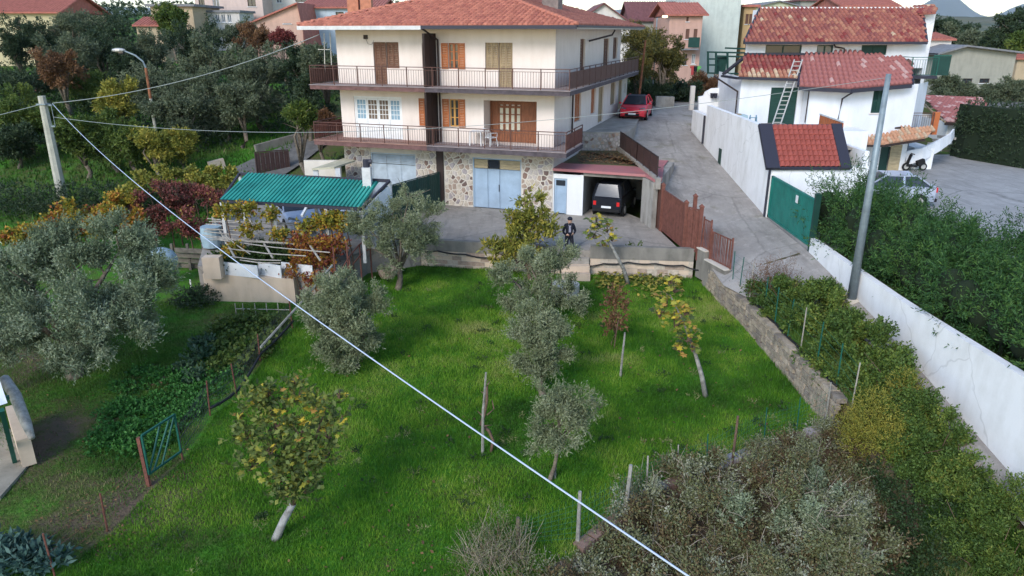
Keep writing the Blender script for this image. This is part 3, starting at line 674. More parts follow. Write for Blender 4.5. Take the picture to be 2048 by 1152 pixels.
# yard retaining walls: dark cast top, block masonry below
def retaining(p0, p1, ztop, zmid, zfoot, label, th=.25, upl=-1.2):
    p0 = Vector((*p0, 0)); p1 = Vector((*p1, 0)); d = (p1-p0); L_ = d.length; ang = math.atan2(d.y, d.x)
    t = thing('retaining_wall', (p0.x, p0.y, zfoot), label, 'wall', rz=ang); M = Matrix.Translation((p0.x, p0.y, 0)) @ Matrix.Rotation(ang, 4, 'Z')
    q = MB(M); q.box(0, L_, 0, th, zmid, ztop); part(q, 'cast_top', MATS['concrete_wall'], t)
    q = MB(M); q.box(0, L_, .03, th+.05, zfoot-.3, zmid); part(q, 'core', MATS['mortar'], t)
    z = zmid; rg = random.Random(int(L_*10)); row = 0
    while z > zfoot+.02:
        h = min(.19, z-zfoot+.1); x = -(row % 2)*.2
        while x < L_:
            w = rg.uniform(.36, .46); a, b = max(0, x+.006), min(L_, x+w-.006)
            if b-a > .06: q = MB(M); q.box(a, b, .03-rg.uniform(.012, .03), .032, z-h+.008, z-.006); part(q, 'block', MATS[rg.choice(['stone0', 'stone1', 'beige_wall', 'beige_wall'])], t)
            x += w
        z -= .2; row += 1
    return t
retaining((-3.95, 30.22), (2.0, 29.0), .16, -.32, -1.08, 'low dark concrete wall along the yard left of the steps')
retaining((3.25, 28.95), (7.45, 28.5), .22, -.32, -1.08, 'low dark concrete wall along the yard right of the steps, below the brown gate')
t = thing('garden_steps', (2.6, 28.6, -1), 'worn brick steps from yard to lawn between the two low walls', 'steps')
for i in range(4): q = MB(); q.box(2.05, 3.2, 29.3-.32*(i+1)+.2, 29.3-.32*i+.2, -1.3, -.05-.24*i); part(q, 'step', MATS['beige_wall'] if i > 1 else MATS['concrete'], t)
# black hoses lying along the walls
def hose(pts, r, label):
    q = MB(); V_ = [Vector(p) for p in pts]; out = []
    for i in range(len(V_)-1):
        for k in range(6):
            tt = k/6; out.append(V_[i].lerp(V_[i+1], tt)+Vector((0, 0, -.05*math.sin(PI*tt))))
    out.append(V_[-1]); q.tube(out, r, 6); return part(q, 'water_hose', MATS['black_pipe'], label=label, cat='hose', smooth=True)
hose([(-4.4, 30.2, -.35), (-3.2, 30.0, -.3), (-2., 29.75, -.38), (-1.0, 29.5, -.46), (0, 29.3, -.5)], .03, 'black hose sagging along the yard wall left of the steps')
hose([(2.9, 28.85, -.62), (3.8, 28.8, -.5), (4.8, 28.68, -.4), (5.9, 28.55, -.42), (7.0, 28.42, -.45), (7.75, 28.0, -.55), (8.1, 27.0, -.5), (8.45, 25.6, -.55)], .03, 'black hose sagging along the yard wall and down by the stone wall')

# carport garage box under the soil terrace
gar = thing('garage', (*hw(4.35, 0), 0), 'white fronted garage with pink roof edge, blue door and open bay', 'garage', rz=-YAW)
GM = HM; zt = 2.0
mb = MB(GM); wallq(mb, 4.31, 5.83, -.02, zt, [(4.36, 5.02, 0, 1.78)], .12); mb.box(5.65, 5.83, .003, 4.6, -.02, zt); part(mb, 'wall', MATS['wall_white'], gar)
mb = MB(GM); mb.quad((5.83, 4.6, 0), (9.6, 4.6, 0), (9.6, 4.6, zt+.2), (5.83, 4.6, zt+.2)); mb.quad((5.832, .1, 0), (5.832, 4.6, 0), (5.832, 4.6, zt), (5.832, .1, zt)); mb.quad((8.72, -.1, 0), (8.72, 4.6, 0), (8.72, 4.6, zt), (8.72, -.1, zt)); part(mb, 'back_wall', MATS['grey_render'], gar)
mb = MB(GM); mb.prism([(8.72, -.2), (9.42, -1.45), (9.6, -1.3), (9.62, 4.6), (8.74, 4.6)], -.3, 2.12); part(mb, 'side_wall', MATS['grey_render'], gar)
mb = MB(GM); mb.box(5.84, 8.71, -.05, .25, zt-.02, zt+.16); part(mb, 'lintel', MATS['concrete_wall'], gar)
mb = MB(GM); mb.prism([(4.31, -.12), (8.85, -.3), (9.5, -1.5), (9.75, -1.3), (9.4, 2.0), (4.31, 1.6)], 2.16, 2.28); mb.box(5.84, 9.3, .2, 4.6, zt+.17, zt+.18); part(mb, 'roof', MATS['pink_paint'], gar)
panel_door(GM, gar, 4.38, 5.0, .02, 1.76, 'blue_door', rec=.03, label='pale blue side door with dark top light')
q = MB(GM); q.box(4.46, 4.92, .035, .045, 1.42, 1.68); part(q, 'top_light', MATS['glass_dark'], gar)
# soil terrace with fallen leaves, held by the stone wall
mb = MB(); ter = [hw(4.4, 1.5), hw(9.3, 1.75), (6.35, 35.5), (5.95, 40.9), (3.6, 41.2), hw(4.4, 5)]
mb.prism(ter, 2.05, 2.3); part(mb, 'terrace_soil', mat('soil', (.085,.065,.045), .95, scale=2.5, col2=(.10,.10,.035), bump=.6, bscale=30), kind='structure')
t = thing('stone_wall', (4.9, 41.1, 2.3), 'stone rubble wall behind the soil terrace under the road', 'wall')
WQ = Matrix.Translation((3.7, 41.0, 0)) @ Matrix.Rotation(-.02, 4, 'Z'); q = MB(WQ); q.box(0, 2.5, 0, .35, 1.8, 3.27); part(q, 'core', MATS['grey_render'], t)
voronoi_stones(t, WQ, .02, 2.48, 2.2, 3.25, .2, ['stone1', 'stone4', 'stone5', 'stone2'], [2, 3, 3, 1], 8)
q = MB(WQ); q.box(-.02, 2.54, -.03, .38, 3.27, 3.31); part(q, 'coping', MATS['concrete'], t)

# road fence (brown sheet) above the garage
def sheet_fence(pts, h, label, m='dark_brown', panel='brown_metal', post=1.0, name='sheet_metal_fence', ribs=True):
    """pts: (x, y, z) base polyline"""
    t = thing(name, pts[0], label, 'fence')
    for a, b in zip(pts, pts[1:]):
        a = Vector(a); b = Vector(b); L_ = (b-a).length; k = max(1, round(L_/post)); d = (b-a)/k
        for i in range(k):
            p, r = a+d*i, a+d*(i+1); e = d.normalized()*.03; q = MB(); q.obox(p+e+Vector((0,0,h/2)), r-e+Vector((0,0,h/2)), .012, h-.08)
            if ribs:
                n = 6
                for j in range(n): c = p+(r-p)*((j+.5)/n); q.obox(c+Vector((0,0,.06)), c+Vector((0,0,h-.06)), .04, .03)
            part(q, 'panel', MATS[panel], t)
        for i in range(k+1):
            p = a+d*i; q = MB(); q.box(p.x-.025, p.x+.025, p.y-.025, p.y+.025, p.z-.1, p.z+h+.03); part(q, 'post', MATS[m], t)
        q = MB(); q.obox(a+Vector((0,0,h)), b+Vector((0,0,h)), .05, .04); part(q, 'top_rail', MATS[m], t)
    return t
mat('brown_sheet', (.055,.03,.028), .6, .3, 4)
q = MB(); q.obox((5.98, 41.0, 2.3), (6.58, 32.4, 2.12), .22, .5); part(q, 'kerb', MATS['concrete'], kind='structure')
sheet_fence([(5.98, 40.6, 2.5), (6.27, 36.6, 2.46), (6.56, 32.7, 2.4)], .88, 'dark brown slatted sheet fence between the soil terrace and the sloping road', panel='brown_sheet', post=1.3)
# gates at the yard entrance
def gate(p, r, z, h, label, m='rust_metal', name='metal_gate'):
    p = Vector((*p, z)); r = Vector((*r, z)); t = thing(name, p, label, 'gate'); L_ = (r-p).length; d = (r-p)/L_
    q = MB(); q.obox(p, p+Vector((0,0,h)), .06, .06, (1,0,0)); q.obox(r, r+Vector((0,0,h)), .06, .06, (1,0,0)); q.obox(p+Vector((0,0,h)), r+Vector((0,0,h)), .06, .06); q.obox(p+Vector((0,0,.05)), r+Vector((0,0,.05)), .06, .06); part(q, 'frame', MATS[m], t)
    k = max(1, int(L_/.25))
    for i in range(k):
        a, b = p+d*(L_*i/k+.01), p+d*(L_*(i+1)/k-.01); q = MB(); q.obox(a+Vector((0,0,h/2)), b+Vector((0,0,h/2)), .015, h-.1); c = (a+b)/2; q.obox(c+Vector((0,0,.08)), c+Vector((0,0,h-.08)), .03, .03); part(q, 'panel', MATS[m], t)
    return t
gate((6.62, 33.1), (6.74, 32.35), .0, 2.1, 'narrow dark brown gate leaf beside the garage pillar', 'brown_metal')
gate((6.8, 32.1), (7.1, 29.3), .05, 1.85, 'wide rust brown sheet gate closing the yard')
gate((7.2, 28.95), (7.48, 28.45), .1, 1.75, 'small rust brown gate leaf between two posts', 'rust_metal')
for (x, y, h, lb) in ((7.12, 29.12, 2.0, 'square brown gate post between the wide gate and the small leaf'), (7.55, 28.35, 2.0, 'square brown gate post at the corner of the low wall'), (6.78, 32.22, 2.1, 'square brown gate post near the garage pillar'), (7.42, 28.95, 2.3, 'tall brown gate post with pointed cap')):
    q = MB(); q.box(x-.07, x+.07, y-.07, y+.07, -.2, h); q.prism([(x-.09, y-.09), (x+.09, y-.09), (x+.09, y+.09), (x-.09, y+.09)], h, h+.04); n = q.V((x-.08,y-.08,h+.04),(x+.08,y-.08,h+.04),(x+.08,y+.08,h+.04),(x-.08,y+.08,h+.04),(x,y,h+.14))
    for i in range(4): q.F(n+i, n+(i+1)%4, n+4)
    part(q, 'gate_post', MATS['rust_metal'], label=lb, cat='post')
# light capped low wall with the rusty mesh fence on it
t = thing('low_wall', (7.6, 27, -.6), 'low wall with pale cap stepping down beside the road under the rusty fence', 'wall')
for (xa, ya, xb, yb, zc) in ((7.62, 28.35, 7.8, 27.75, .32), (7.8, 27.75, 8.22, 26.35, .0)):
    q = MB(); q.obox((xa, ya, zc-.6), (xb, yb, zc-.6), .24, 1.2); part(q, 'wall', MATS['concrete_wall'], t); q = MB(); q.obox((xa, ya, zc+.025), (xb, yb, zc+.025), .32, .05); part(q, 'cap', MATS['mortar'], t)
t = thing('rusty_fence', (7.8, 28.3, .4), 'rusty bar fence on the pale capped low wall', 'fence')
for (xa, y0, xb, y1, z, h) in ((7.68, 28.3, 7.84, 27.75, .35, 1.2), (7.86, 27.7, 8.3, 26.35, .05, 1.15)):
    for zz in (z+h-.02, z+.05): q = MB(); q.obox((xa, y0, zz), (xb, y1, zz), .04, .04); part(q, 'rail', MATS['rust_metal'], t)
    for xx, yy in ((xa, y0), (xb, y1)): q = MB(); q.box(xx-.03, xx+.03, yy-.03, yy+.03, z, z+h+.08); part(q, 'post', MATS['rust_metal'], t)
    n = int((y0-y1)/.085); bm_ = MB(); bm_.box(-.012, .012, -.02, .02, 0, h-.06); me = mesh_of(bm_, 'bar', MATS['rust_metal'])
    for i in range(1, n): inst(me, 'bar', Matrix.Translation((xb+(xa-xb)*i/n+rnd.uniform(-.01, .01), y1+(y0-y1)*i/n, z+.03)) @ Matrix.Rotation(rnd.uniform(-.04, .04), 4, 'X'), t)

# ---------------------------------------------------------------- road
RL = [(5, 10.5), (12, 10.55), (17, 10.5), (20.5, 10.3), (22.5, 9.6), (24.5, 8.3), (25.5, 7.85), (28.6, 7.85), (29.3, 7.35), (32, 7.0), (33.0, 6.72), (40.5, 6.1), (41.3, 4.2), (43, 4.6), (50, 7.0), (58, 9.9), (64, 11.5)]
RR = [(5, 11.2), (43, 11.2), (46, 11.1), (50, 12.5), (58, 15.5), (64, 17)]
ys = sorted(set([y for y, _ in RL]+[y for y, _ in RR]+list(np.arange(5, 64, .75))))
q = MB()
for a, b in zip(ys, ys[1:]):
    for i in range(8):
        def rp(y, f): x0 = lerp(y, RL); x1 = lerp(y, RR); return (x0+(x1-x0)*f, y, float(lerp(y, RZL))*(1-f)*(1 if y > 20 else 0)+float(lerp(y, RZ))*(f if y > 20 else 1)+.04*math.sin(f*PI)-.03)
        q.quad(rp(a, i/8), rp(a, (i+1)/8), rp(b, (i+1)/8), rp(b, i/8))
part(q, 'road', MATS['asphalt'], kind='structure', smooth=True, loc=(9, 30, 1))
q = MB(); q.prism([(4.15, 41.3), (6.4, 41.3), (7.3, 44), (9.3, 53), (8.0, 55), hw(4.3, 6)], 2.4, 3.24); part(q, 'pavement', MATS['concrete'], kind='structure')
q = MB(); q.prism([(11.25, 26.4), (11.25, 31.4), (14.5, 31.6), (19, 43.4), (26.5, 49), (60, 53), (60, 15), (38, 12), (13.2, 26.4)], .2, .885); part(q, 'forecourt', paving('forecourt_concrete', (.35,.345,.34), (.22,.215,.21), .6, .5, .2), kind='structure')
# crack with weeds across the road, small patches
q = MB(); p0, p1 = P(1476, 515, .55), P(1600, 500, .82); n = 14
for i in range(n):
    a = p0.lerp(p1, i/n); b = p0.lerp(p1, (i+1)/n); w = .05+.03*math.sin(i*2.1); zz = .012; za = .02+float(lerp(a.y, RZ))*(a.x-8)/3.2+float(lerp(a.y, RZL))*(11.2-a.x)/3.2; zb = .02+float(lerp(b.y, RZ))*(b.x-8)/3.2+float(lerp(b.y, RZL))*(11.2-b.x)/3.2; q.quad((a.x, a.y-w, za+zz), (b.x, b.y-w, zb+zz), (b.x, b.y+w*.6, zb+zz), (a.x, a.y+w*.6, za+zz))
part(q, 'road_joint', mat('moss', (.10,.09,.045), .95, .4, 9), kind='structure')
# ================================================================ WHITE LANE WALL, GREEN GATE, PATIO BLOCK
tp = [PX(1615, 472, 11.2), PX(1800, 600, 11.2), PX(2048, 755, 11.2)]
def wtop(y): return float(np.interp(y, [5, tp[2].y, tp[1].y, tp[0].y], [tp[2].z-.02, tp[2].z, tp[1].z, tp[0].z]))
q = MB(); yy = list(np.arange(4, 26.3, .8))+[26.35]
for a, b in zip(yy, yy[1:]):
    za, zb = wtop(a), wtop(b); fa, fb = float(lerp(a, RZ))-.4, float(lerp(b, RZ))-.4; w = .02*math.sin(a*1.7)
    for (x0, x1) in ((11.2, 11.42),):
        q.quad((x0,a,fa),(x0,b,fb),(x0,b,zb),(x0,a,za)); q.quad((x0,a,za),(x0,b,zb),(x1,b,zb),(x1,a,za)); q.quad((x1,a,za),(x1,b,zb),(x1,b,fb),(x1,a,fa))
q.quad((11.2,26.35,0),(11.42,26.35,0),(11.42,26.35,wtop(26.35)),(11.2,26.35,wtop(26.35)))
part(q, 'boundary_wall', MATS['wall_white2'], label='long white plastered wall beside the lane under the evergreen hedge', cat='wall')
t = thing('sliding_gate', (11.3, 26.5, .86), 'long green sheet metal gate between the white building and the hedge', 'gate')
mat('green_gate', (.015,.17,.14), .45, .25, 2)
q = MB(); q.box(11.24, 11.34, 26.5, 31.3, .9, .98); q.box(11.24, 11.34, 26.5, 31.3, 2.62, 2.7); q.box(11.24, 11.34, 26.5, 26.6, .9, 2.7); q.box(11.24, 11.34, 31.2, 31.3, .9, 2.7); part(q, 'frame', MATS['green_gate'], t)
for i in range(14): q = MB(); a = 26.6+i*4.6/14; q.box(11.27, 11.3, a+.006, a+4.6/14-.006, .98, 2.62); q.box(11.262, 11.27, a+.15, a+.17, .98, 2.62); part(q, 'panel', MATS['green_gate'], t)
q = MB(); q.box(11.235, 11.24, 28.1, 28.35, 2.2, 2.5); part(q, 'notice', MATS['white_paint'], t)
q = MB(); q.box(11.2, 11.4, 26.36, 26.5, .3, 2.95); part(q, 'gate_post', MATS['green_dark'], label='dark green post at the hedge end of the green gate', cat='post')
# patio block with steep red pent roof
pat = thing('patio_building', (13, 37, .8), 'white walled garage block with terrace and small steep red roof beside the road', 'building')
pz = PX(1415, 215, 11.2).z
q = MB()
wy0, wz0 = PX(1441, 300, 11.2).y, PX(1441, 300, 11.2).z; p1 = PX(1441, 331, 11.2)
q.M = Matrix.Translation((11.2, 42.8, 0)) @ Matrix.Rotation(-PI/2, 4, 'Z'); wy = p1.y
wallq(q, 0, 42.8-32.75, -.3, 4.55, [(42.8-wy-.45, 42.8-wy-.05, p1.z, p1.z+.85)], .15)
q.M = Matrix()
q.box(11.203, 15.4, 31.352, 31.5, .3, 3.1); q.box(11.202, 11.45, 32.75, 42.8, 4.55, 4.6); q.quad((11.45, 42.8, 3.7), (11.45, 32.8, 3.7), (11.45, 32.8, 4.55), (11.45, 42.8, 4.55)); q.box(15.2, 15.4, 31.5, 36, .3, 3.72)
q.quad((11.2, 32.75, -.3), (11.2, 31.35, -.3), (11.2, 31.35, 3.12), (11.2, 32.75, 4.55)); q.box(11.2, 11.5, 42.8, 46.2, 0, 3.98)
part(q, 'wall', MATS['wall_white2'], pat)
q = MB(); q.box(11.46, 15.38, 32.7, 43, 3.6, 3.68); part(q, 'terrace_floor', MATS['concrete'], pat)
q = MB(); q.box(11.215, 11.23, 42.8-(42.8-wy-.05)-.0, wy+.45, p1.z+.02, p1.z+.83) if False else q.box(11.17, 11.197, wy+.0, wy+.5, p1.z, p1.z+.86); part(q, 'window', MATS['green_dark'], pat)
eL, eR, tL, tR = Vector((11.0, 31.2, 3.1)), Vector((14.5, 31.2, 3.1)), Vector((11.0, 32.75, 4.68)), Vector((14.3, 32.75, 4.68))
MS = slope_frame(eL, eR-eL, tL-eL); h_ = (tL-eL).length
q = MB(MS); q.box(-.08, 3.55, -.08, h_+.05, -.12, .0); q.box(-.08, .50, -.08, h_+.05, .0, .05); q.box(3.12, 3.58, -.08, h_+.05, .0, .05); part(q, 'roof_border', MATS['roof_edge'], pat)
q = MB(MS)
cols, rows = 12, 8
for i in range(cols):
    for j in range(rows):
        x0, x1 = .51+i*2.6/cols, .51+(i+1)*2.6/cols; y0, y1 = j*h_/rows, (j+1)*h_/rows
        pts = [(0, 0), (.15, .035), (.38, .055), (.62, .055), (.85, .035), (1, 0)]
        for (a, za), (b, zb) in zip(pts, pts[1:]):
            q.quad((x0+(x1-x0)*a, y0, .03+za), (x0+(x1-x0)*b, y0, .03+zb), (x0+(x1-x0)*b, y1, .004+za), (x0+(x1-x0)*a, y1, .004+za))
            q.quad((x0+(x1-x0)*a, y0, za-.0), (x0+(x1-x0)*b, y0, zb-.0), (x0+(x1-x0)*b, y0, .03+zb), (x0+(x1-x0)*a, y0, .03+za))
part(q, 'roof_sheet', MATS['metal_tile'], pat, label='red pressed metal tile sheet')
q = MB(); q.tube([(11.12, 31.25, 3.0), (11.12, 31.3, 2.7), (11.12, 31.32, .9)], .05); q.tube([(11.12, 42.9, 4.0), (11.12, 42.9, 2.4)], .06); part(q, 'downpipe', MATS['roof_edge'], pat)
# orange slatted rail on the terrace edge
t = thing('slatted_railing', (15.1, 34, 3.7), 'orange painted slatted railing on the terrace edge behind the red pent roof', 'railing')
a0, a1 = Vector((14.1, 35.8, 3.72)), Vector((14.6, 32.9, 3.72))
a0 = PY(1637, 250, 36.4); a1 = PY(1681, 290, 33.0); a0.z = 3.7; a1.z = 3.7
for i in range(9):
    c = a0.lerp(a1, (i+.5)/9); q = MB(); dd = (a1-a0)/9*.42; q.obox(c-dd+Vector((0,0,.55)), c+dd+Vector((0,0,.55)), .03, .95); part(q, 'slat', mat('orange_paint', (.42,.12,.04), .6, .2, 5), t)
q = MB(); q.obox(a0+Vector((0,0,1.07)), a1+Vector((0,0,1.07)), .08, .05); part(q, 'rail', MATS['gutter_white'], t)
# blue tub, small blue ladder/trestle on the terrace
t = thing('step_ladder', (12.5, 38.5, 3.7), 'small blue step ladder standing on the white terrace', 'ladder')
for s_ in (-1, 1):
    q = MB(); q.obox((12.5+s_*.2, 38.3, 3.7), (12.5+s_*.15, 38.5, 4.5), .04, .04); q.obox((12.5+s_*.2, 38.8, 3.7), (12.5+s_*.15, 38.5, 4.5), .04, .04); part(q, 'leg', mat('blue_paint', (.12,.25,.33), .6), t)
for k in range(3): q = MB(); q.box(12.32, 12.68, 38.3+.05*k, 38.38+.05*k, 3.92+k*.22, 3.95+k*.22); part(q, 'step', MATS['blue_paint'], t)
t = thing('water_tub', (12.1, 41.2, 3.7), 'pale blue tub with boards on it on the white terrace', 'tub')
q = MB(); q.box(11.6, 12.9, 40.6, 41.5, 3.7, 4.25); part(q, 'tub', mat('pale_blue', (.35,.48,.52), .6), t); q = MB(); q.box(11.5, 12.6, 40.8, 41.1, 4.26, 4.31); part(q, 'board', MATS['wood_pale'], t)
# curved white parapets further up
q = MB(); pts = [PY(1398, 228, 47.5), PY(1440, 228, 47.5), PY(1442, 176, 47.5), PY(1425, 177, 47.5), PY(1412, 184, 47.5), PY(1408, 192, 47.5), PY(1398, 194, 47.5)]
pp = [(p.x, p.z) for p in pts]; q.M = Matrix(((1,0,0,0),(0,0,-1,47.8),(0,1,0,0),(0,0,0,1))); q.prism(pp, 0, .25); part(q, 'parapet_wall', MATS['wall_white2'], label='white stepped parapet with rounded shoulder at the top of the road', cat='wall')
for (px, lb) in ((1424, 'left'), (1431, 'right')):
    p = PY(px, 193, 47.3); q = MB(); q.tube([(p.x, p.y, p.z-.1), (p.x, p.y, p.z+.2)], [.09, .13]); part(q, 'plant_pot', MATS['roof_edge'], label='dark flower pot on the white parapet, %s one of two' % lb, cat='pot', group='dark pots on the white parapet')
# ================================================================ WHITE HOUSE ON THE RIGHT
w2 = thing('villa', (18, 42, .9), 'white villa with barrel tiled roofs on three levels and curved tiled canopy', 'house')
def pq(x0, y0, x1, y1, Y): a, b = PY(x0, y0, Y), PY(x1, y1, Y); return [a.x, b.x, b.z, a.z]
def WY(Y): return Matrix.Translation((0, Y, 0))
U = 43.4; hu = [pq(1532, 90, 1602, 108, U), pq(1635, 90, 1665, 108, U), pq(1724, 90, 1772, 110, U)]
q = MB(WY(U)); x0u, x1u = PY(1491, 100, U).x, PY(1852, 100, U).x; wallq(q, x0u, x1u, 6.6, 8.1, hu); q.quad((x0u,0,5),(x0u+2.3,5,5),(x0u+2.3,5,8.6),(x0u,0,8.1)); q.quad((x1u,0,1),(x1u,7,1),(x1u,7,8.1),(x1u,0,8.1)); part(q, 'wall', MATS['wall_white3'], w2)
for i, h in enumerate(hu):
    fr = MB(WY(U)); fr.box(h[0], h[1], .06, .12, h[2], h[2]+.05); fr.box(h[0], h[1], .06, .12, h[3]-.05, h[3]); fr.box(h[0], h[0]+.06, .061, .121, h[2]+.05, h[3]-.05); fr.box(h[1]-.06, h[1], .061, .121, h[2]+.05, h[3]-.05); fr.box((h[0]+h[1])/2-.03, (h[0]+h[1])/2+.03, .061, .121, h[2]+.05, h[3]-.05)
    w = part(fr, 'window', MATS['green_dark'], w2); q = MB(WY(U)); q.quad((h[0],.1,h[2]),(h[1],.1,h[2]),(h[1],.1,h[3]),(h[0],.1,h[3])); part(q, 'pane', MATS[['glass_dark', 'glass_grey', 'green_dark'][i]], w)
BW = ['barrel0', 'barrel1', 'barrel2', 'barrel3', 'barrel4', 'barrel5']
def poly_roof(parent, pts, w=.25, l=.36, h=.125, **k):
    o = pts[0]; M = slope_frame(o, pts[1]-pts[0], pts[-1]-pts[0]); Mi = M.inverted(); poly = [((Mi @ p).x, (Mi @ p).y) for p in pts]
    return tiles(parent, M, poly, w, l, h, **k), M, poly
_, MU, _ = poly_roof(w2, [PY(1489, 85, 42.8), PY(1853, 85, 42.8), PY(1843, 18, 46.6), PY(1522, 18, 46.6)], mats=BW, weights=[6, 5, 3, 4, .35, 1], nobj=300, seed=11, under='barrel3')
q = MB(); a, b = PY(1488, 86, 42.8), PY(1854, 86, 42.8); q.obox(a, b, .12, .14); c, d = PY(1854, 85, 42.8), PY(1844, 17, 46.6); q.obox(c, d, .1, .16); c, d = PY(1488, 85, 42.8), PY(1520, 17, 46.6); q.obox(c, d, .1, .16); part(q, 'roof_edge', MATS['roof_edge'], w2)
q = MB(); c, d = PY(1520, 16, 46.7), PY(1845, 16, 46.7); q.obox(c, d, .25, .1); q.box(c.x, d.x, 46.8, 48, 5, c.z-.1); part(q, 'rear_wall', MATS['wall_white2'], w2)
def lcol(lo):
    return lambda p, rg: (rg.choice([4, 2, 4]) if p[3] <= 0 else rg.choice([4, 2, 0]) if p[3] == 1 else rg.choice([5, 5, 5, 1, 3]))
poly_roof(w2, [PY(1478, 153, 41.5), PY(1600, 157, 41.5), PY(1606, 110, 43.3), PY(1490, 110, 43.3)], mats=BW, colour=lcol(1), nobj=300, seed=12, under='barrel5')
q = MB(); q.obox(PY(1477, 156, 41.5), PY(1600, 160, 41.5), .14, .14); q.obox(PY(1444, 152, 44.5), PY(1478, 157, 41.5), .14, .12); q.obox(PY(1489, 108, 43.3), PY(1606, 108, 43.3), .2, .12); q.obox(PY(1447, 148, 44.4), PY(1492, 112, 43.5), .3, .12); part(q, 'roof_edge', MATS['roof_edge'], w2)
b1, b2, b3 = PY(1599, 172, 40.8), PY(1702, 177, 40.4), PY(1823, 167, 41.2); t1, t2, t3 = PY(1606, 110, 43.3), PY(1722, 108, 43.3), PY(1820, 130, 43.2)
RC = ['rose_tile', 'rose_tile_pale']; cf = lambda p, rg: 1 if rg.random() < .10 else 0
poly_roof(w2, [b1, b2, t2, t1], w=.27, l=.4, mats=RC, colour=cf, nobj=150, seed=13); poly_roof(w2, [b2, b3, t3, t2], w=.27, l=.4, mats=RC, colour=cf, nobj=150, seed=14)
q = MB(); dz = Vector((0, 0, -.13)); q.obox(b1+dz, b2+dz, .14, .2); q.obox(b2+dz, b3+dz, .14, .2); q.obox(t2+Vector((0,0,.05)), t3+Vector((0,0,.05)), .15, .1); q.obox(t1+Vector((0,0,.05)), t2+Vector((0,0,.05)), .15, .1); q.obox(b1+Vector((-.08,0,.0)), t1+Vector((-.08,0,0)), .1, .14); q.obox(b3+Vector((.08,0,.0)), t3+Vector((.08,0,0)), .1, .14); part(q, 'roof_edge', MATS['roof_edge'], w2)
# walls below
LWY = 42.0; dr = pq(1543, 175, 1588, 250, LWY); dr[2] = 3.55; xl, xr = PY(1479, 200, LWY).x, PY(1606, 200, 41.9).x
q = MB(WY(LWY)); wallq(q, xl, xr+.1, 3.3, 6.12, [dr]); q.quad((xl,0,2),(xl+.35,6,2),(xl+.35,6,6.2),(xl,0,6.2))
bay = [(xr, 41.9), (PY(1617, 200, 41.4).x, 41.35), (PY(1700, 200, 41.2).x, 41.2), (PY(1832, 200, 41.7).x, 41.7), (PY(1850, 200, 43.5).x, 43.5)]
wn_ = pq(1748, 178, 1768, 226, 41.42)
q.M = Matrix()
for (xa, ya), (xb, yb) in zip(bay, bay[1:]):
    L_ = math.hypot(xb-xa, yb-ya); q.M = Matrix.Translation((xa, ya, 0)) @ Matrix.Rotation(math.atan2(yb-ya, xb-xa), 4, 'Z'); hs = []
    if xa < wn_[0] < xb: hs = [(wn_[0]-xa, wn_[1]-xa, wn_[2], wn_[3])]; BM = q.M.copy(); bh = hs[0]
    wallq(q, 0, L_, 2.9, 5.85, hs)
part(q, 'wall', MATS['wall_white3'], w2)
q = MB(WY(LWY)); q.box(dr[0], dr[1], .1, .16, dr[2], dr[3]);
for k in range(16): zz = dr[2]+.1+k*.14; q.quad((dr[0]+.06, .09, zz), (dr[1]-.06, .09, zz), (dr[1]-.06, .11, zz+.1), (dr[0]+.06, .11, zz+.1))
part(q, 'door', MATS['green_dark'], w2, label='dark green shuttered door behind the ladder')
fr = MB(BM); fr.box(bh[0], bh[1], .1, .16, bh[2], bh[3]); w = part(fr, 'window', MATS['green_dark'], w2); q = MB(BM); shutter_leaf(q, bh[0]+.02, (bh[0]+bh[1])/2, bh[2], bh[3], .05); part(q, 'shutter', MATS['green_dark'], w); q = MB(BM); shutter_leaf(q, (bh[0]+bh[1])/2+.01, bh[1]-.02, bh[2], bh[3], .05); part(q, 'shutter', MATS['green_dark'], w)
q = MB(BM); q.box(bh[0]-.1, bh[1]+.1, -.06, .02, bh[2]-.06, bh[2]-.002); part(q, 'sill', MATS['wall_cream'], w)
q = MB(); x = PY(1615, 200, 41.3).x; q.tube([(x, 41.25, 5.6), (x, 41.25, 3.8)], .03, 6); x = PY(1680, 200, 41.1).x; q.tube([(x+.5, 40.7, 5.5), (x+.1, 41.05, 5.1), (x, 41.05, 3.7)], .05, 6); x = xl; q.tube([(x-.9, 44.4, 6.1), (x-.1, 42.2, 5.4), (x-.1, 42.2, 3.7)], .05, 6)
a = PY(1668, 88, 43.2); q.tube([a, a+Vector((.1, 0, -.15)), PY(1688, 97, 43.2), PY(1689, 107, 43.2)], .045, 6); part(q, 'downpipe', MATS['dark_brown'], w2)
# aluminium ladder against the roof edge
t = thing('ladder', PY(1552, 250, 40.4), 'long grey aluminium ladder leaning over the tiled roof of the white villa', 'ladder')
la, lb = PY(1553, 249, 40.6), PY(1597, 119, 41.9); off = Vector((.22, 0, 0))
lad = mat('aluminium', (.45,.44,.42), .4, metal=.3)
for s_ in (-1, 1): q = MB(); q.obox(la+off*s_, lb+off*s_, .06, .04); part(q, 'rail', lad, t)
for k in range(15): c = la.lerp(lb, (k+.5)/15); q = MB(); q.obox(c-off, c+off, .04, .04); part(q, 'rung', lad, t)
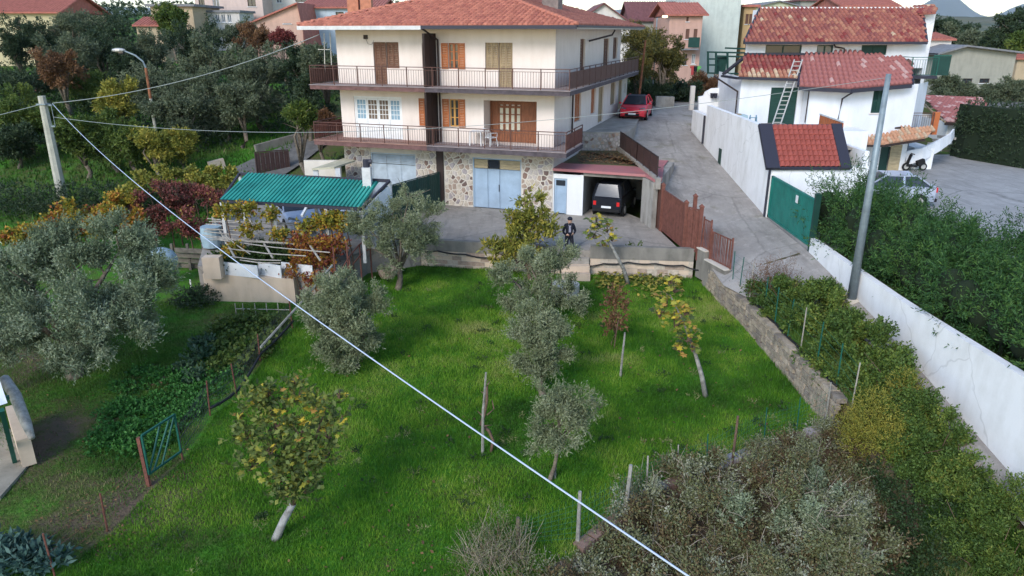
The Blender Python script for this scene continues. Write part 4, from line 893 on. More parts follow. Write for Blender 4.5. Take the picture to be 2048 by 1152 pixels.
# tiled canopy over the ground floor
cb = [PY(1679, 288, 41.0), PY(1771, 288, 40.7), PY(1852, 276, 41.2)]; ct = [PY(1683, 267, 41.9), PY(1802, 257, 41.6), PY(1866, 262, 42.2)]
cn = 0
for i in (0, 1):
    poly_roof(w2, [cb[i], cb[i+1], ct[i+1], ct[i]], w=.22, l=.36, mats=['orange_tile', 'barrel4'], weights=[4, 1], nobj=120, seed=21+i, basename='canopy_deck')
    q = MB(); q.obox(cb[i]+Vector((0,.1,-.12)), cb[i+1]+Vector((0,.1,-.12)), .1, .1); q.obox(ct[i]+Vector((0,0,.06)), ct[i+1]+Vector((0,0,.06)), .12, .1); part(q, 'canopy_edge', MATS['dark_brown'], w2)
Y3 = 42.6; h1, h2 = pq(1697, 290, 1717, 333, Y3), pq(1763, 293, 1787, 341, Y3)
q = MB(WY(Y3)); xa, xb = PY(1672, 310, Y3).x, PY(1812, 310, Y3).x; wallq(q, xa, xb, .5, 3.1, [h1, h2]); q.box(15.2, xa+.01, -3.5, 0, .5, 3.6); part(q, 'ground_floor_wall', MATS['wall_white2'], w2)
q = MB(WY(Y3)); q.box(h1[0], h1[1], .08, .14, h1[2], h1[3]); part(q, 'window', MATS['glass_grey'], w2)
q = MB(WY(Y3)); q.box(h2[0], h2[1]-.4, .08, .14, h2[2], h2[3]); part(q, 'door', MATS['green_dark'], w2); q = MB(WY(Y3)); q.box(h2[1]-.4, h2[1]+.25, -.05, .0, h2[2], h2[3]+.1); part(q, 'door_surround', MATS['tan_panel'], w2)
# far right corner wing, chimney block and balconies
q = MB(); a, b = PY(1842, 27, 46), PY(1868, 27, 46); q.prism([(PY(1842,60,46).x, 46), (PY(1866,60,46).x, 46), (PY(1866,60,46).x, 48), (PY(1842,60,46).x, 48)], 1, a.z); q.box(PY(1842,60,44).x, PY(1857,60,44).x, 44, 46, 1, 6.0); part(q, 'stair_tower', MATS['wall_white2'], w2)
poly_roof(w2, [PY(1838, 28, 45.5), PY(1872, 26, 45.5), PY(1870, 13, 47.2), PY(1830, 15, 47.2)], w=.25, l=.38, mats=BW, weights=[5,4,4,3,1,1], nobj=0, seed=15)
q = MB(); a, b = PY(1818, 152, 42.4), PY(1872, 156, 42.4); q.box(a.x, b.x, 42.3, 45.5, a.z-.15, a.z); part(q, 'balcony_slab', MATS['roof_edge'], w2); bz = a.z
railing(Matrix(), w2, [(a.x+.03, 44), (a.x+.03, 42.35), (b.x-.05, 42.35)], bz, 1.0, 'green_metal', step=.14, post=1.2, label='green upper balcony railing at the right corner')
t = thing('drying_screen', (b.x, 43, bz), 'dark green mesh screen panel on the upper balcony of the white villa', 'screen'); q = MB(); q.box(b.x+.0, b.x+1.0, 43.0, 43.04, bz, bz+1.05); part(q, 'net', MATS['green_dark'], t); q = MB(); q.obox((b.x, 43.02, bz+1.08), (b.x+1.0, 43.02, bz+1.08), .05, .05); part(q, 'frame', MATS['green_metal'], t)
a, b = PY(1806, 262, 41.8), PY(1862, 266, 41.8); q = MB(); q.box(a.x, b.x, 41.7, 44.5, a.z-.15, a.z); part(q, 'balcony_slab', MATS['dark_brown'], w2)
railing(Matrix(), w2, [(a.x+.05, 43), (a.x+.05, 41.75), (b.x-.02, 41.75)], a.z, 1.0, 'brown_metal', step=.12, post=1.3, label='brown lower balcony railing beside the outside stairs'); lbz = a.z
q = MB(); q.box(b.x, b.x+.3, 41.75, 42.0, a.z-.2, a.z+1.05); part(q, 'orange_screen', MATS['orange_paint'], w2)
q = MB()
for k in range(4): aa = PY(1862-8*k, 210+2*k, 43); q.obox(PY(1846+6*k, 205+6*k, 46.5), PY(1872+6*k, 232+4*k, 43.0), .06, .08)
part(q, 'pergola_beam', MATS['wood_pale'], w2)
# outside stairs
st = thing('outside_stairs', PY(1850, 338, 43), 'curved white outside staircase at the right end of the white villa', 'stairs')
tops = [PY(1812, 303, 42.6), PY(1845, 296, 42.6), PY(1880, 280, 43.4), PY(1902, 268, 44.6), PY(1909, 258, 46.2)]; bots = [PY(1812, 330, 42.6), PY(1845, 322, 42.6), PY(1880, 302, 43.4), PY(1902, 286, 44.6), PY(1909, 274, 46.2)]
q = MB()
for i in range(4):
    o = Vector((0, .18, 0)); A, B, C, D = tops[i], tops[i+1], bots[i+1], bots[i]; q.quad(D, C, B, A); q.quad(A, B, B+o, A+o); q.quad(D+o, A+o, B+o, C+o); q.quad(D, D+o, C+o, C)
part(q, 'parapet', MATS['wall_white2'], st)
q = MB(); a, b = PY(1822, 338, 43.0), PY(1862, 338, 43.0); q.prism([(a.x, 43.0), (b.x, 43.0), (b.x, 46), (a.x, 46)], .8, 2.15); part(q, 'base_wall', MATS['wall_white2'], st)
for k in range(9): q = MB(); tt = k/8; c = tops[0].lerp(tops[2], min(1, tt*1.6)) if tt < .62 else tops[2].lerp(tops[4], (tt-.62)/.38); q.box(c.x-.25, c.x+.35, c.y+.2, c.y+1.3, c.z-.7, c.z-.55); part(q, 'step', MATS['concrete'], st)
t = thing('scooter', PY(1828, 338, 42.6), 'black motor scooter parked beside the white outside stairs', 'scooter'); c = PY(1828, 338, 42.5); c.z = .9
for dx in (-.45, .5): q = MB(); 
def wheel(parent, x, y, z, r, w, axis='x', rim=True):
    q = MB(); ax = Vector((1,0,0)) if axis == 'x' else Vector((0,1,0)); c = Vector((x, y, z)); q.tube([c-ax*w/2, c-ax*w*.42, c+ax*w*.42, c+ax*w/2], [r*.9, r, r, r*.9], 18); o = part(q, 'wheel', MATS['rubber'], parent, smooth=False)
    if rim: q = MB(); q.tube([c-ax*(w/2+.008), c+ax*(w/2+.008)], r*.62, 12); part(q, 'rim', MATS['aluminium'], o)
    return o
for dx in (-.5, .5): wheel(t, c.x+dx, c.y, .9+.22, .22, .1, 'y')
q = MB(); q.obox((c.x-.45, c.y, 1.2), (c.x+.1, c.y, 1.15), .22, .12); q.obox((c.x+.1, c.y, 1.3), (c.x+.5, c.y, 1.45), .28, .3); q.obox((c.x-.5, c.y, 1.15), (c.x-.3, c.y, 1.85), .2, .08); part(q, 'body', MATS['rubber'], t)
q = MB(); q.obox((c.x-.28, c.y-.3, 1.88), (c.x-.28, c.y+.3, 1.88), .04, .04); part(q, 'handlebar', MATS['rubber'], t)

# ================================================================ CARS
def car(name, loc, rz, paint, label, L_=4.0, W_=1.74, Hh=1.45, boxy=False, plate=True, front_dark=False):
    t = thing(name, loc, label, 'car', rz=rz); W = WM[t]; hl = L_/2; hwd = W_/2
    # stations along x (front = +x): (x, half width, z bottom, z shoulder)
    if boxy: stn = [(-hl, .86, .42, .98), (-hl+.06, .96, .3, 1.02), (-hl*.6, 1, .26, 1.02), (0, 1, .24, 1.0), (hl*.45, 1, .24, .98), (hl*.8, .97, .26, .93), (hl-.05, .92, .3, .86), (hl, .84, .4, .72)]
    else: stn = [(-hl, .72, .48, .88), (-hl+.1, .9, .32, 1.0), (-hl*.6, 1, .24, 1.0), (0, 1, .2, .96), (hl*.45, 1, .2, .93), (hl*.75, .97, .2, .82), (hl-.12, .86, .24, .70), (hl, .64, .32, .58)]
    q = MB(W); rings = []
    for (x, w, z0, z1) in stn:
        y = hwd*w; n = q.V((x, -y*.95, z0), (x, -y, (z0*.55+z1*.45)), (x, -y*.97, z1-.06), (x, -y*.86, z1), (x, y*.86, z1), (x, y*.97, z1-.06), (x, y, (z0*.55+z1*.45)), (x, y*.95, z0)); rings.append(n)
    for a, b in zip(rings, rings[1:]):
        for i in range(8): j = (i+1) % 8; q.F(a+i, b+i, b+j, a+j)
    q.F(*[rings[0]+i for i in range(8)]); q.F(*[rings[-1]+i for i in range(8)][::-1])
    body = part(q, 'body', MATS[paint], t, smooth=False)
    rx0, rx1, wx, bx = (-hl*.86, hl*.18, hl*.48, -hl*.97) if boxy else (-hl*.55, hl*.08, hl*.50, -hl*.93)
    zb, zr = (1.0, Hh) if boxy else (.95, Hh); yb, yr = hwd*.88, hwd*.68
    q = MB(W); q.poly([(wx, -yb, zb-.02), (wx, yb, zb-.02), (rx1, yr, zr), (rx1, -yr, zr)]); part(q, 'windscreen', MATS['glass_dark'], t)
    q = MB(W); q.poly([(bx, yb, zb), (bx, -yb, zb), (rx0, -yr, zr-.02), (rx0, yr, zr-.02)]); part(q, 'rear_window', MATS['glass_dark'], t)
    for s_ in (-1, 1):
        q = MB(W); mx_ = (rx0+rx1)/2-.1
        q.poly([(wx-.05, s_*yb, zb), (rx1, s_*yr, zr-.03), (mx_+.04, s_*yr, zr-.03), (mx_+.04, s_*yb, zb)][::s_]); part(q, 'side_window', MATS['glass_dark'], t)
        q = MB(W); q.poly([(mx_-.04, s_*yb, zb), (mx_-.04, s_*yr, zr-.03), (rx0, s_*yr, zr-.03), (bx+.05, s_*yb, zb)][::s_]); part(q, 'side_window', MATS['glass_dark'], t)
        q = MB(W); q.obox((wx, s_*yb, zb-.02), (rx1, s_*yr, zr), .06, .05); q.obox((mx_, s_*yb, zb), (mx_, s_*yr, zr), .08, .03); q.obox((bx+.02, s_*yb, zb-.02), (rx0, s_*yr, zr), .12, .06); q.obox((rx1, s_*yr, zr-.01), (rx0, s_*yr, zr-.01), .05, .05); part(q, 'pillar', MATS[paint], t)
        q = MB(W); q.ell((wx-.2, s_*(hwd+.07), zb+.05), (.08, .1, .07), 8, 5); part(q, 'mirror', MATS[paint], t)
        q = MB(W); q.obox((hl-.16, s_*hwd*.5, .68), (hl-.36, s_*hwd*.84, .74), .16, .13); part(q, 'headlight', MATS['glass_grey'], t)
        q = MB(W); q.obox((-hl+.01, s_*hwd*.62, .84), (-hl+.05, s_*hwd*.82, .84), .09, .22) if not boxy else q.box(-hl-.01, -hl+.05, s_*hwd*.66, s_*hwd*.84, .6, .8); part(q, 'tail_light', mat('tail_red', (.55,.02,.02), .3), t)
    q = MB(W); q.poly([(rx1, -yr, zr), (rx1, yr, zr), ((rx0+rx1)/2, yr, zr+.035), ((rx0+rx1)/2, -yr, zr+.035)]); q.poly([((rx0+rx1)/2, -yr, zr+.035), ((rx0+rx1)/2, yr, zr+.035), (rx0, yr, zr-.01), (rx0, -yr, zr-.01)]); part(q, 'roof', MATS['roof_edge' if front_dark else paint], t)
    for sx, wxx in ((1, hl*.62), (-1, -hl*.62)):
        for s_ in (-1, 1):
            q = MB(W); c0 = Vector((wxx, s_*(hwd-.1), .31)); a_ = Vector((0, 1, 0)); q.tube([c0-a_*.11, c0-a_*.09, c0+a_*.09, c0+a_*.11], [.27, .31, .31, .27], 18); wh = part(q, 'wheel', MATS['rubber'], t)
            q = MB(W); q.tube([c0+a_*s_*.105, c0+a_*s_*.12], .2, 10); part(q, 'rim', MATS['aluminium'], wh)
            q = MB(W); q.tube([c0+a_*s_*.04, c0+a_*s_*.095], .36, 18); part(q, 'wheel_arch', MATS['rubber'], t)
    q = MB(W); q.box(hl-.12, hl+.02, -.46, .46, .27, .44); q.box(hl-.02, hl+.015, -.42, .42, .5, .56); q.box(-hl-.02, -hl+.1, -hwd*.85, hwd*.85, .3, .44); part(q, 'bumper_grille', MATS['rubber'], t)
    q = MB(W); q.box(hl+.02, hl+.03, -.24, .24, .38, .48); part(q, 'number_plate', MATS['white_paint'], t); q = MB(W); q.box(-hl-.03, -hl-.02, -.24, .24, .48, .58); part(q, 'number_plate', MATS['white_paint'], t)
    return t
mat('car_red', (.68,.03,.05), .28, spec=.5); mat('car_black', (.010,.012,.018), .25, spec=.5); mat('car_silver', (.42,.46,.56), .3, metal=.3, spec=.5); mat('car_white', (.62,.64,.68), .35, spec=.5)
cr = P(1272, 232, 3.3); car('parked_car', (cr.x+.1, cr.y+.6, float(lerp(cr.y+.6, RZ))+.0), R(-90-17), 'car_red', 'red hatchback with dark roof parked beside the side wall of the cream house', front_dark=True, L_=4.0, W_=1.8, Hh=1.42)
cx, cy = hw(7.1, 1.7); car('small_offroader', (cx, cy, 0.0), -YAW+PI/2-.05, 'car_black', 'small black boxy offroad car parked in the open garage bay', L_=3.5, W_=1.55, Hh=1.62, boxy=True)
cs = P(1772, 352, 2.2); car('parked_car', (cs.x, cs.y, .89), R(180-8), 'car_silver', 'silver grey hatchback parked behind the evergreen hedge', L_=4.2)

# ================================================================ CARPORT WITH GREEN CORRUGATED ROOF
cpn = thing('carport', (-9.5, 30, 0), 'carport with green corrugated sheet roof beside the vine arbour', 'carport')
nl, nr, fl, frr = P(441, 397, 2.3), P(722, 413, 2.2), P(478, 343, 2.95), P(779, 357, 2.9)
MC = slope_frame(nl, nr-nl, fl-nl); W_c = (nr-nl).length; H_c = ((fl-nl).length+(frr-nr).length)/2
sh = ((MC.inverted() @ fl).x+(MC.inverted() @ frr).x-W_c)/2
nsh = 6; ncor = 6
q0 = []
for k in range(nsh):
    q = MB(MC); w = W_c/nsh
    prof = [(0, 0), (.5, 0), (.64, -.07), (.80, -.07), (.94, 0), (1, 0)]
    for i, (u0_, z0_), (u1_, z1_) in [(i, prof[j], prof[j+1]) for i in range(ncor) for j in range(5)]:
        a, b = k*w+w*(i+u0_)/ncor, k*w+w*(i+u1_)/ncor; za, zb = z0_, z1_
        q.quad((a, -.05, za), (b, -.05, zb), (b+sh, H_c, zb), (a+sh, H_c, za))
    part(q, 'corrugated_sheet', mat('green_roof%d' % (k % 2), [(.022,.25,.205), (.032,.28,.225)][k % 2], .5, .3, 1.2), cpn)
q = MB(); q.obox(nl+Vector((0,0,-.1)), nr+Vector((0,0,-.1)), .1, .12); q.obox(fl+Vector((0,0,-.1)), frr+Vector((0,0,-.1)), .1, .12); q.obox(nl+Vector((0,0,-.1)), fl+Vector((0,0,-.1)), .08, .1); q.obox(nr+Vector((0,0,-.1)), frr+Vector((0,0,-.1)), .08, .1); part(q, 'beam', MATS['roof_edge'], cpn)
for p in (nl, nl.lerp(nr, .38), nl.lerp(nr, .75), nr, fl, fl.lerp(frr, .5), frr): q = MB(); q.box(p.x-.06, p.x+.06, p.y-.0, p.y+.12, -.1, p.z-.15); part(q, 'post', MATS['gutter_white'], cpn)
for f in (.05, .38, .62): a = nl.lerp(nr, f); q = MB(); q.obox(a+Vector((-.1, -.45, -.4)), a+Vector((0, .1, -.12)), .09, .09); part(q, 'brace', MATS['gutter_white'], cpn)
q = MB(); a = frr+Vector((.05, .1, 0)); q.obox(a+Vector((0,-.1,-.8)), nr+Vector((.05,.3,-.75)), .05, 1.1); part(q, 'end_panel', MATS['white_paint'], cpn)
p = P(736, 378, 2.5); t = thing('flue', (p.x, p.y, 0), 'white chimney flue with dark cap rising through the green carport roof', 'chimney'); q = MB(); q.box(p.x-.17, p.x+.17, p.y-.17, p.y+.17, 0, 3.4); part(q, 'shaft', MATS['gutter_white'], t); q = MB(); q.tube([(p.x, p.y, 3.4), (p.x, p.y, 3.7)], .14, 10); q.tube([(p.x, p.y, 3.62), (p.x+.22, p.y, 3.62)], .1, 8); part(q, 'cap', MATS['roof_edge'], t)
c = P(575, 424, .9); car('parked_car', (c.x, c.y+1.2, .0), R(-60), 'car_silver', 'silver car under the green carport with windscreen towards the arbour', L_=4.1)
c = P(690, 412, 1.2); car('parked_car', (c.x-.5, c.y+2.4, .0), R(-60), 'car_white', 'white car under the right half of the green carport')
# awning, small side door left of the house
t = thing('awning', (-9.5, 37.6, 2), 'cream awning on white posts left of the stone ground floor', 'awning')
a, b, c, d = PY(624, 337, 36.6), PY(668, 334, 36.3), PY(710, 320, 38.2), PY(688, 316, 38.6)
q = MB(); q.poly([a, b, c, d]); q.poly([p+Vector((0,0,-.05)) for p in (d, c, b, a)]); q.obox(a+Vector((0,0,-.04)), b+Vector((0,0,-.04)), .04, .1); q.obox(b+Vector((0,0,-.04)), c+Vector((0,0,-.04)), .04, .08); part(q, 'canvas', mat('cream_canvas', (.48,.45,.33), .8, .2, 4), t)
for p in (a, b): q = MB(); q.box(p.x+.03, p.x+.28, p.y+.05, p.y+.15, 0, p.z-.08); part(q, 'post', MATS['gutter_white'], t)
q = MB(); o = PY(645, 360, 38.2); q.box(o.x-.9, o.x+1.0, 38.2, 38.4, 0, 2.2); t = part(q, 'lean_to_wall', MATS['wall_pale'], label='cream lean-to wall below the cream awning', cat='wall')
# green sheet fence between the two garage yards
a, b = P(834, 402, 0), P(886, 385, 0); a = Vector((*hw(-2.6, -4.8), 0)); b = Vector((*hw(-1.75, -.2), 0)); sheet_fence([tuple(a), tuple(b)], 1.75, 'dark green sheet fence dividing the yard in front of the stone ground floor', m='green_dark', panel='green_dark', post=.9)

# ================================================================ VINE ARBOUR FRAME, LOW BUILDING, SHED
ar = thing('arbour', (-10, 27, 0), 'arbour of pale poles carrying vines in front of the carport', 'arbour')
mat('pole_wood', (.36,.33,.29), .85, .4, 6)
for i, (x0, y0, x1, y1) in enumerate([(415,437,610,452),(412,448,640,462),(411,457,610,468),(408,463,600,478),(405,470,575,486),(412,474,588,488),(440,480,660,505),(455,497,612,512),(462,513,562,521),(520,442,700,452),(430,442,560,448),(418,443,600,447),(409,460,560,455),(420,480,590,470),(450,470,500,508),(480,520,560,526)]):
    a, b = P(x0, y0, .95+.02*(i % 3)), P(x1, y1, .95+.02*((i+1) % 3)); m_ = a.lerp(b, .5)+Vector((0,0,-.05)); q = MB(); q.tube([a, m_, b], .021, 6); part(q, 'pole', MATS['pole_wood'], ar)
for (x0, y0, x1, y1) in ((425,435,470,515),(590,448,640,520),(500,440,545,515)):
    a, b = P(x0, y0, .85), P(x1, y1, .85); q = MB(); q.tube([a, b], .04, 6); part(q, 'pole', MATS['pole_wood'], ar)
    for p in (a,): q = MB(); q.tube([(p.x, p.y, -.1), (p.x, p.y, .9)], .04, 6); part(q, 'post', MATS['pole_wood'], ar)
a, b = PG(413, 601), PG(592, 607); a.z = b.z = -1.4; t = thing('low_building', a, 'low beige plastered wall with white panels below the vine arbour', 'outbuilding')
q = MB(); q.prism([(a.x, a.y), (b.x, b.y), (b.x+.3, b.y+3), (a.x-.4, a.y+3)], -1.9, -.25); part(q, 'wall', MATS['beige_wall'], t)
for i, (x0, x1) in enumerate(((447, 515), (517, 562), (563, 625))):
    c, d = P(x0, 548, -.2), P(x1, 556, -.2); q = MB(); q.obox(c+Vector((0,.12,.2)), d+Vector((0,.12,.2)), .05, .5); part(q, 'white_panel', MATS['white_paint'], t)
c = P(430, 545, -.1); q = MB(); q.prism([(c.x-.35, c.y-.2), (c.x+.3, c.y-.2), (c.x+.3, c.y+.2), (c.x-.35, c.y+.2)], -.3, .55); part(q, 'rough_pillar', MATS['beige_wall'], t)
c = P(425, 478, .4); q = MB(); q.tube([(c.x, c.y, .1), (c.x, c.y, .5), (c.x, c.y, .95)], [.42, .46, .42], 16); part(q, 'water_tank', mat('tank_blue', (.28,.38,.44), .5, .2, 4), label='pale blue water tank behind the left end of the arbour', cat='tank')
c = P(322, 512, .0); q = MB(); q.ell((c.x, c.y, c.z-.2), (.62, .6, .55), 16, 10); part(q, 'water_tank', MATS['tank_blue'], label='round pale water tank half hidden by the big olive', cat='tank', smooth=True)
t = thing('timber_bin', (-13.5, 27.5, -1.2), 'weathered timber bin of planks between the tank and the low building', 'bin')
for k in range(4): a, b = P(350, 500+k*10, -.2-k*.28), P(415, 503+k*10, -.2-k*.28); q = MB(); q.obox(a, b, .04, .2); part(q, 'plank', mat('old_wood', (.14,.125,.105), .9, .4, 5), t)
for px in (352, 383, 414): a = P(px, 540, -1.2); q = MB(); q.box(a.x-.05, a.x+.05, a.y-.1, a.y, -1.4, 0); part(q, 'post', MATS['old_wood'], t)
# rusty handrail down the garden ramp
t = thing('ramp_railing', P(742, 512, -.1), 'rusty railing along the ramp left of the lawn olive', 'railing')
rp_ = [P(742, 520, -.15), P(722, 535, -.3), P(702, 560, -.5), P(680, 600, -.9)]
for k, p in enumerate(rp_): q = MB(); q.box(p.x-.025, p.x+.025, p.y-.025, p.y+.025, p.z-.8, p.z+.95); part(q, 'post', MATS['rust_metal'], t)
for a, b in zip(rp_, rp_[1:]):
    for h in (.95, .5): q = MB(); q.obox(a+Vector((0,0,h)), b+Vector((0,0,h)), .035, .035); part(q, 'rail', MATS['rust_metal'], t)
for (x, y, lb) in ((672, 540, 'left'),(698, 530, 'right')):
    a = P(x, y+25, -.4); q = MB(); q.box(a.x-.025, a.x+.025, a.y-.025, a.y+.025, -1, 1.0); part(q, 'metal_stake', MATS['rust_metal'], label='rusty metal stake behind the round lawn olive, %s of two' % lb, cat='stake', group='rusty stakes behind the olive')
q = MB(); q.prism([(-6.95, 26.2), (-6.1, 29.2), (-4.3, 30.4), (-4.9, 30.6), (-6.4, 29.9), (-7.6, 26.4)], -1.6, .05); part(q, 'ramp_wall', MATS['concrete_wall'], label='dark concrete ramp wall at the left end of the yard', cat='wall')
# shed at the lower left edge
sh_ = thing('shed', (-12.6, 15.8, -1.7), 'small open shed with white roof and green post at the left edge', 'shed')
q = MB(); q.prism([tuple(P(-120, 760, -1.6).xy), tuple(P(35, 870, -1.6).xy), tuple(P(62, 925, -1.6).xy), tuple(P(0, 995, -1.6).xy), tuple(P(-140, 1010, -1.6).xy)], -2.1, -1.58); part(q, 'floor_slab', mat('shed_concrete', (.30,.27,.22), .9, .3, 2), sh_)
a, b, c = P(28, 840, -1.2), P(40, 855, -1.2), P(55, 900, -1.2); q = MB(); q.obox(P(30, 835, -1.2), P(53, 905, -1.2), .3, .75); part(q, 'low_wall', MATS['beige_wall'], sh_)
q = MB(); q.poly([P(-140, 700, .7), P(-5, 748, .7), P(15, 806, .6), P(-120, 850, .6)]); q.poly([P(-140, 700, .65), P(-120, 850, .55), P(15, 806, .55), P(-5, 748, .65)]); part(q, 'roof', MATS['white_paint'], sh_)
q = MB(); q.obox(P(3, 820, .5), P(30, 925, -1.6), .1, .1); part(q, 'post', MATS['green_metal'], sh_); q = MB(); q.obox(P(-10, 800, .45), P(18, 795, .45), .1, .1); part(q, 'beam', MATS['green_metal'], sh_)
q = MB(); q.tube([P(9, 758, .2), P(30, 790, .0), P(52, 845, -.4), P(64, 876, -.6)], [.13, .14, .12, .07], 8); part(q, 'old_log', mat('bleached_wood', (.36,.34,.31), .85, .5, 6), label='bleached grey log leaning on the shed at the left edge', cat='log', smooth=True)

# ================================================================ POLES AND CABLES
mat('pole_concrete', (.40,.39,.33), .85, .25, 3); mat('pole_steel', (.22,.27,.30), .5, .25, 5, metal=.3); mat('cable', (.45,.52,.66), .5); mat('cable_grey', (.25,.28,.28), .5)
lpb = P(129, 412, -.5); lt = PY(83, 192, lpb.y)
q = MB(); q.tube([(lpb.x, lpb.y, -1.5), (lpb.x, lpb.y, lt.z)], [.30, .19], 8); lpole = part(q, 'utility_pole', MATS['pole_concrete'], label='square concrete utility pole at the left above the autumn vines', cat='pole')
q = MB(); q.box(lpb.x-.24, lpb.x+.24, lpb.y-.24, lpb.y+.24, lt.z-.45, lt.z-.38); q.box(lpb.x+.18, lpb.x+.45, lpb.y-.05, lpb.y+.05, lt.z-.5, lt.z-.42); q.box(lpb.x+.18, lpb.x+.4, lpb.y-.05, lpb.y+.05, lt.z-1.6, lt.z-1.52); q.obox((lpb.x+.4, lpb.y, lt.z-.5), (lpb.x+.4, lpb.y, lt.z-1.5), .02, .02); part(q, 'bracket', MATS['pole_steel'], lpole)
q = MB(); q.tube([(11.02, 22.15, .2), (11.02, 22.15, 7.42)], [.15, .075], 14); rpole = part(q, 'utility_pole', MATS['pole_steel'], label='tall grey steel pole standing against the white lane wall', cat='pole', smooth=True)
q = MB(); q.box(10.85, 11.19, 22.0, 22.3, .1, .42); part(q, 'footing', MATS['mortar'], rpole)
lb_ = PG(325, 352); lb_ = P(325, 345, .2); lt2 = PY(290, 125, lb_.y)
t = thing('street_lamp', (lb_.x, lb_.y, -.5), 'old street lamp with rusty neck and curved arm among the left trees', 'street lamp')
q = MB(); q.tube([(lb_.x, lb_.y, -.8), (lb_.x, lb_.y, lt2.z-2.1)], [.13, .09], 8); part(q, 'pole', MATS['pole_concrete'], t)
q = MB(); q.tube([(lb_.x, lb_.y, lt2.z-2.1), (lb_.x, lb_.y, lt2.z-.3)], .085, 8); part(q, 'rusty_neck', mat('rust_pole', (.25,.10,.05), .8, .5, 6), t)
a = Vector((lb_.x, lb_.y, lt2.z-.3)); q = MB(); q.tube([a, a+Vector((-.1, 0, .35)), a+Vector((-.5, 0, .7)), a+Vector((-1.1, 0, .95))], .05, 6); part(q, 'arm', MATS['pole_steel'], t)
q = MB(); q.ell(a+Vector((-1.45, 0, 1.0)), (.42, .2, .13), 10, 6); part(q, 'lamp_head', MATS['aluminium'], t); q = MB(); q.ell(a+Vector((-1.3, 0, .88)), (.2, .15, .16), 8, 5); part(q, 'lens', MATS['glass_dark'], t)
def cable(a, b, pix, r, label, m='cable', r2=None, name='overhead_cable'):
    """cable hung between a and b (plan points); its sag read in the vertical plane through both"""
    d = Vector((b[0]-a[0], b[1]-a[1])); L_ = d.length; d /= L_
    pts = [PLN(px, py, a, (d.x, d.y)) for px, py in pix]; pts = sorted([(p[0], p[1]) for p in pts]); 
    c = np.polyfit([p[0] for p in pts], [p[1] for p in pts], 2); q = MB(); s0, s1 = pts[0][0], pts[-1][0]; n = 60
    V_ = [(a[0]+d.x*s, a[1]+d.y*s, float(np.polyval(c, s))) for s in [s0+(s1-s0)*k/n for k in range(n+1)]]
    q.tube(V_, r if r2 is None else [r+(r2-r)*k/n for k in range(n+1)], 6); return part(q, name, MATS[m], label=label, cat='cable', smooth=True)
cable((lpb.x+.3, lpb.y), (2.6, 2.6), [(105, 208), (300, 385), (450, 508), (600, 622), (780, 748), (960, 872), (1100, 966), (1250, 1062), (1390, 1152), (1500, 1230)], .0135, 'blue grey twisted cable running from the left pole to the lower right corner', r2=.0085)
hp = hw(EX0+.3, -1.2); cable((lpb.x+.3, lpb.y), hp, [(105, 206), (300, 178), (450, 135), (560, 102), (640, 68)], .02, 'cable from the left pole up to the roof corner of the cream house', 'cable_grey')
q = MB(); a, b = PLN(85, 208, (lpb.x, lpb.y), (1, .2))[2], PY(-60, 245, 38); q.tube([a, b], .018, 5); part(q, 'overhead_cable', MATS['cable_grey'], label='short cable leaving the left pole towards the left edge', cat='cable')
cable((lpb.x+.3, lpb.y), (11.0, 22.1), [(108, 236), (300, 252), (460, 262), (600, 265), (800, 260), (1000, 249), (1180, 234), (1340, 215), (1560, 187), (1775, 152)], .014, 'thin cable crossing in front of the cream house between both poles', 'cable_grey', r2=.008)

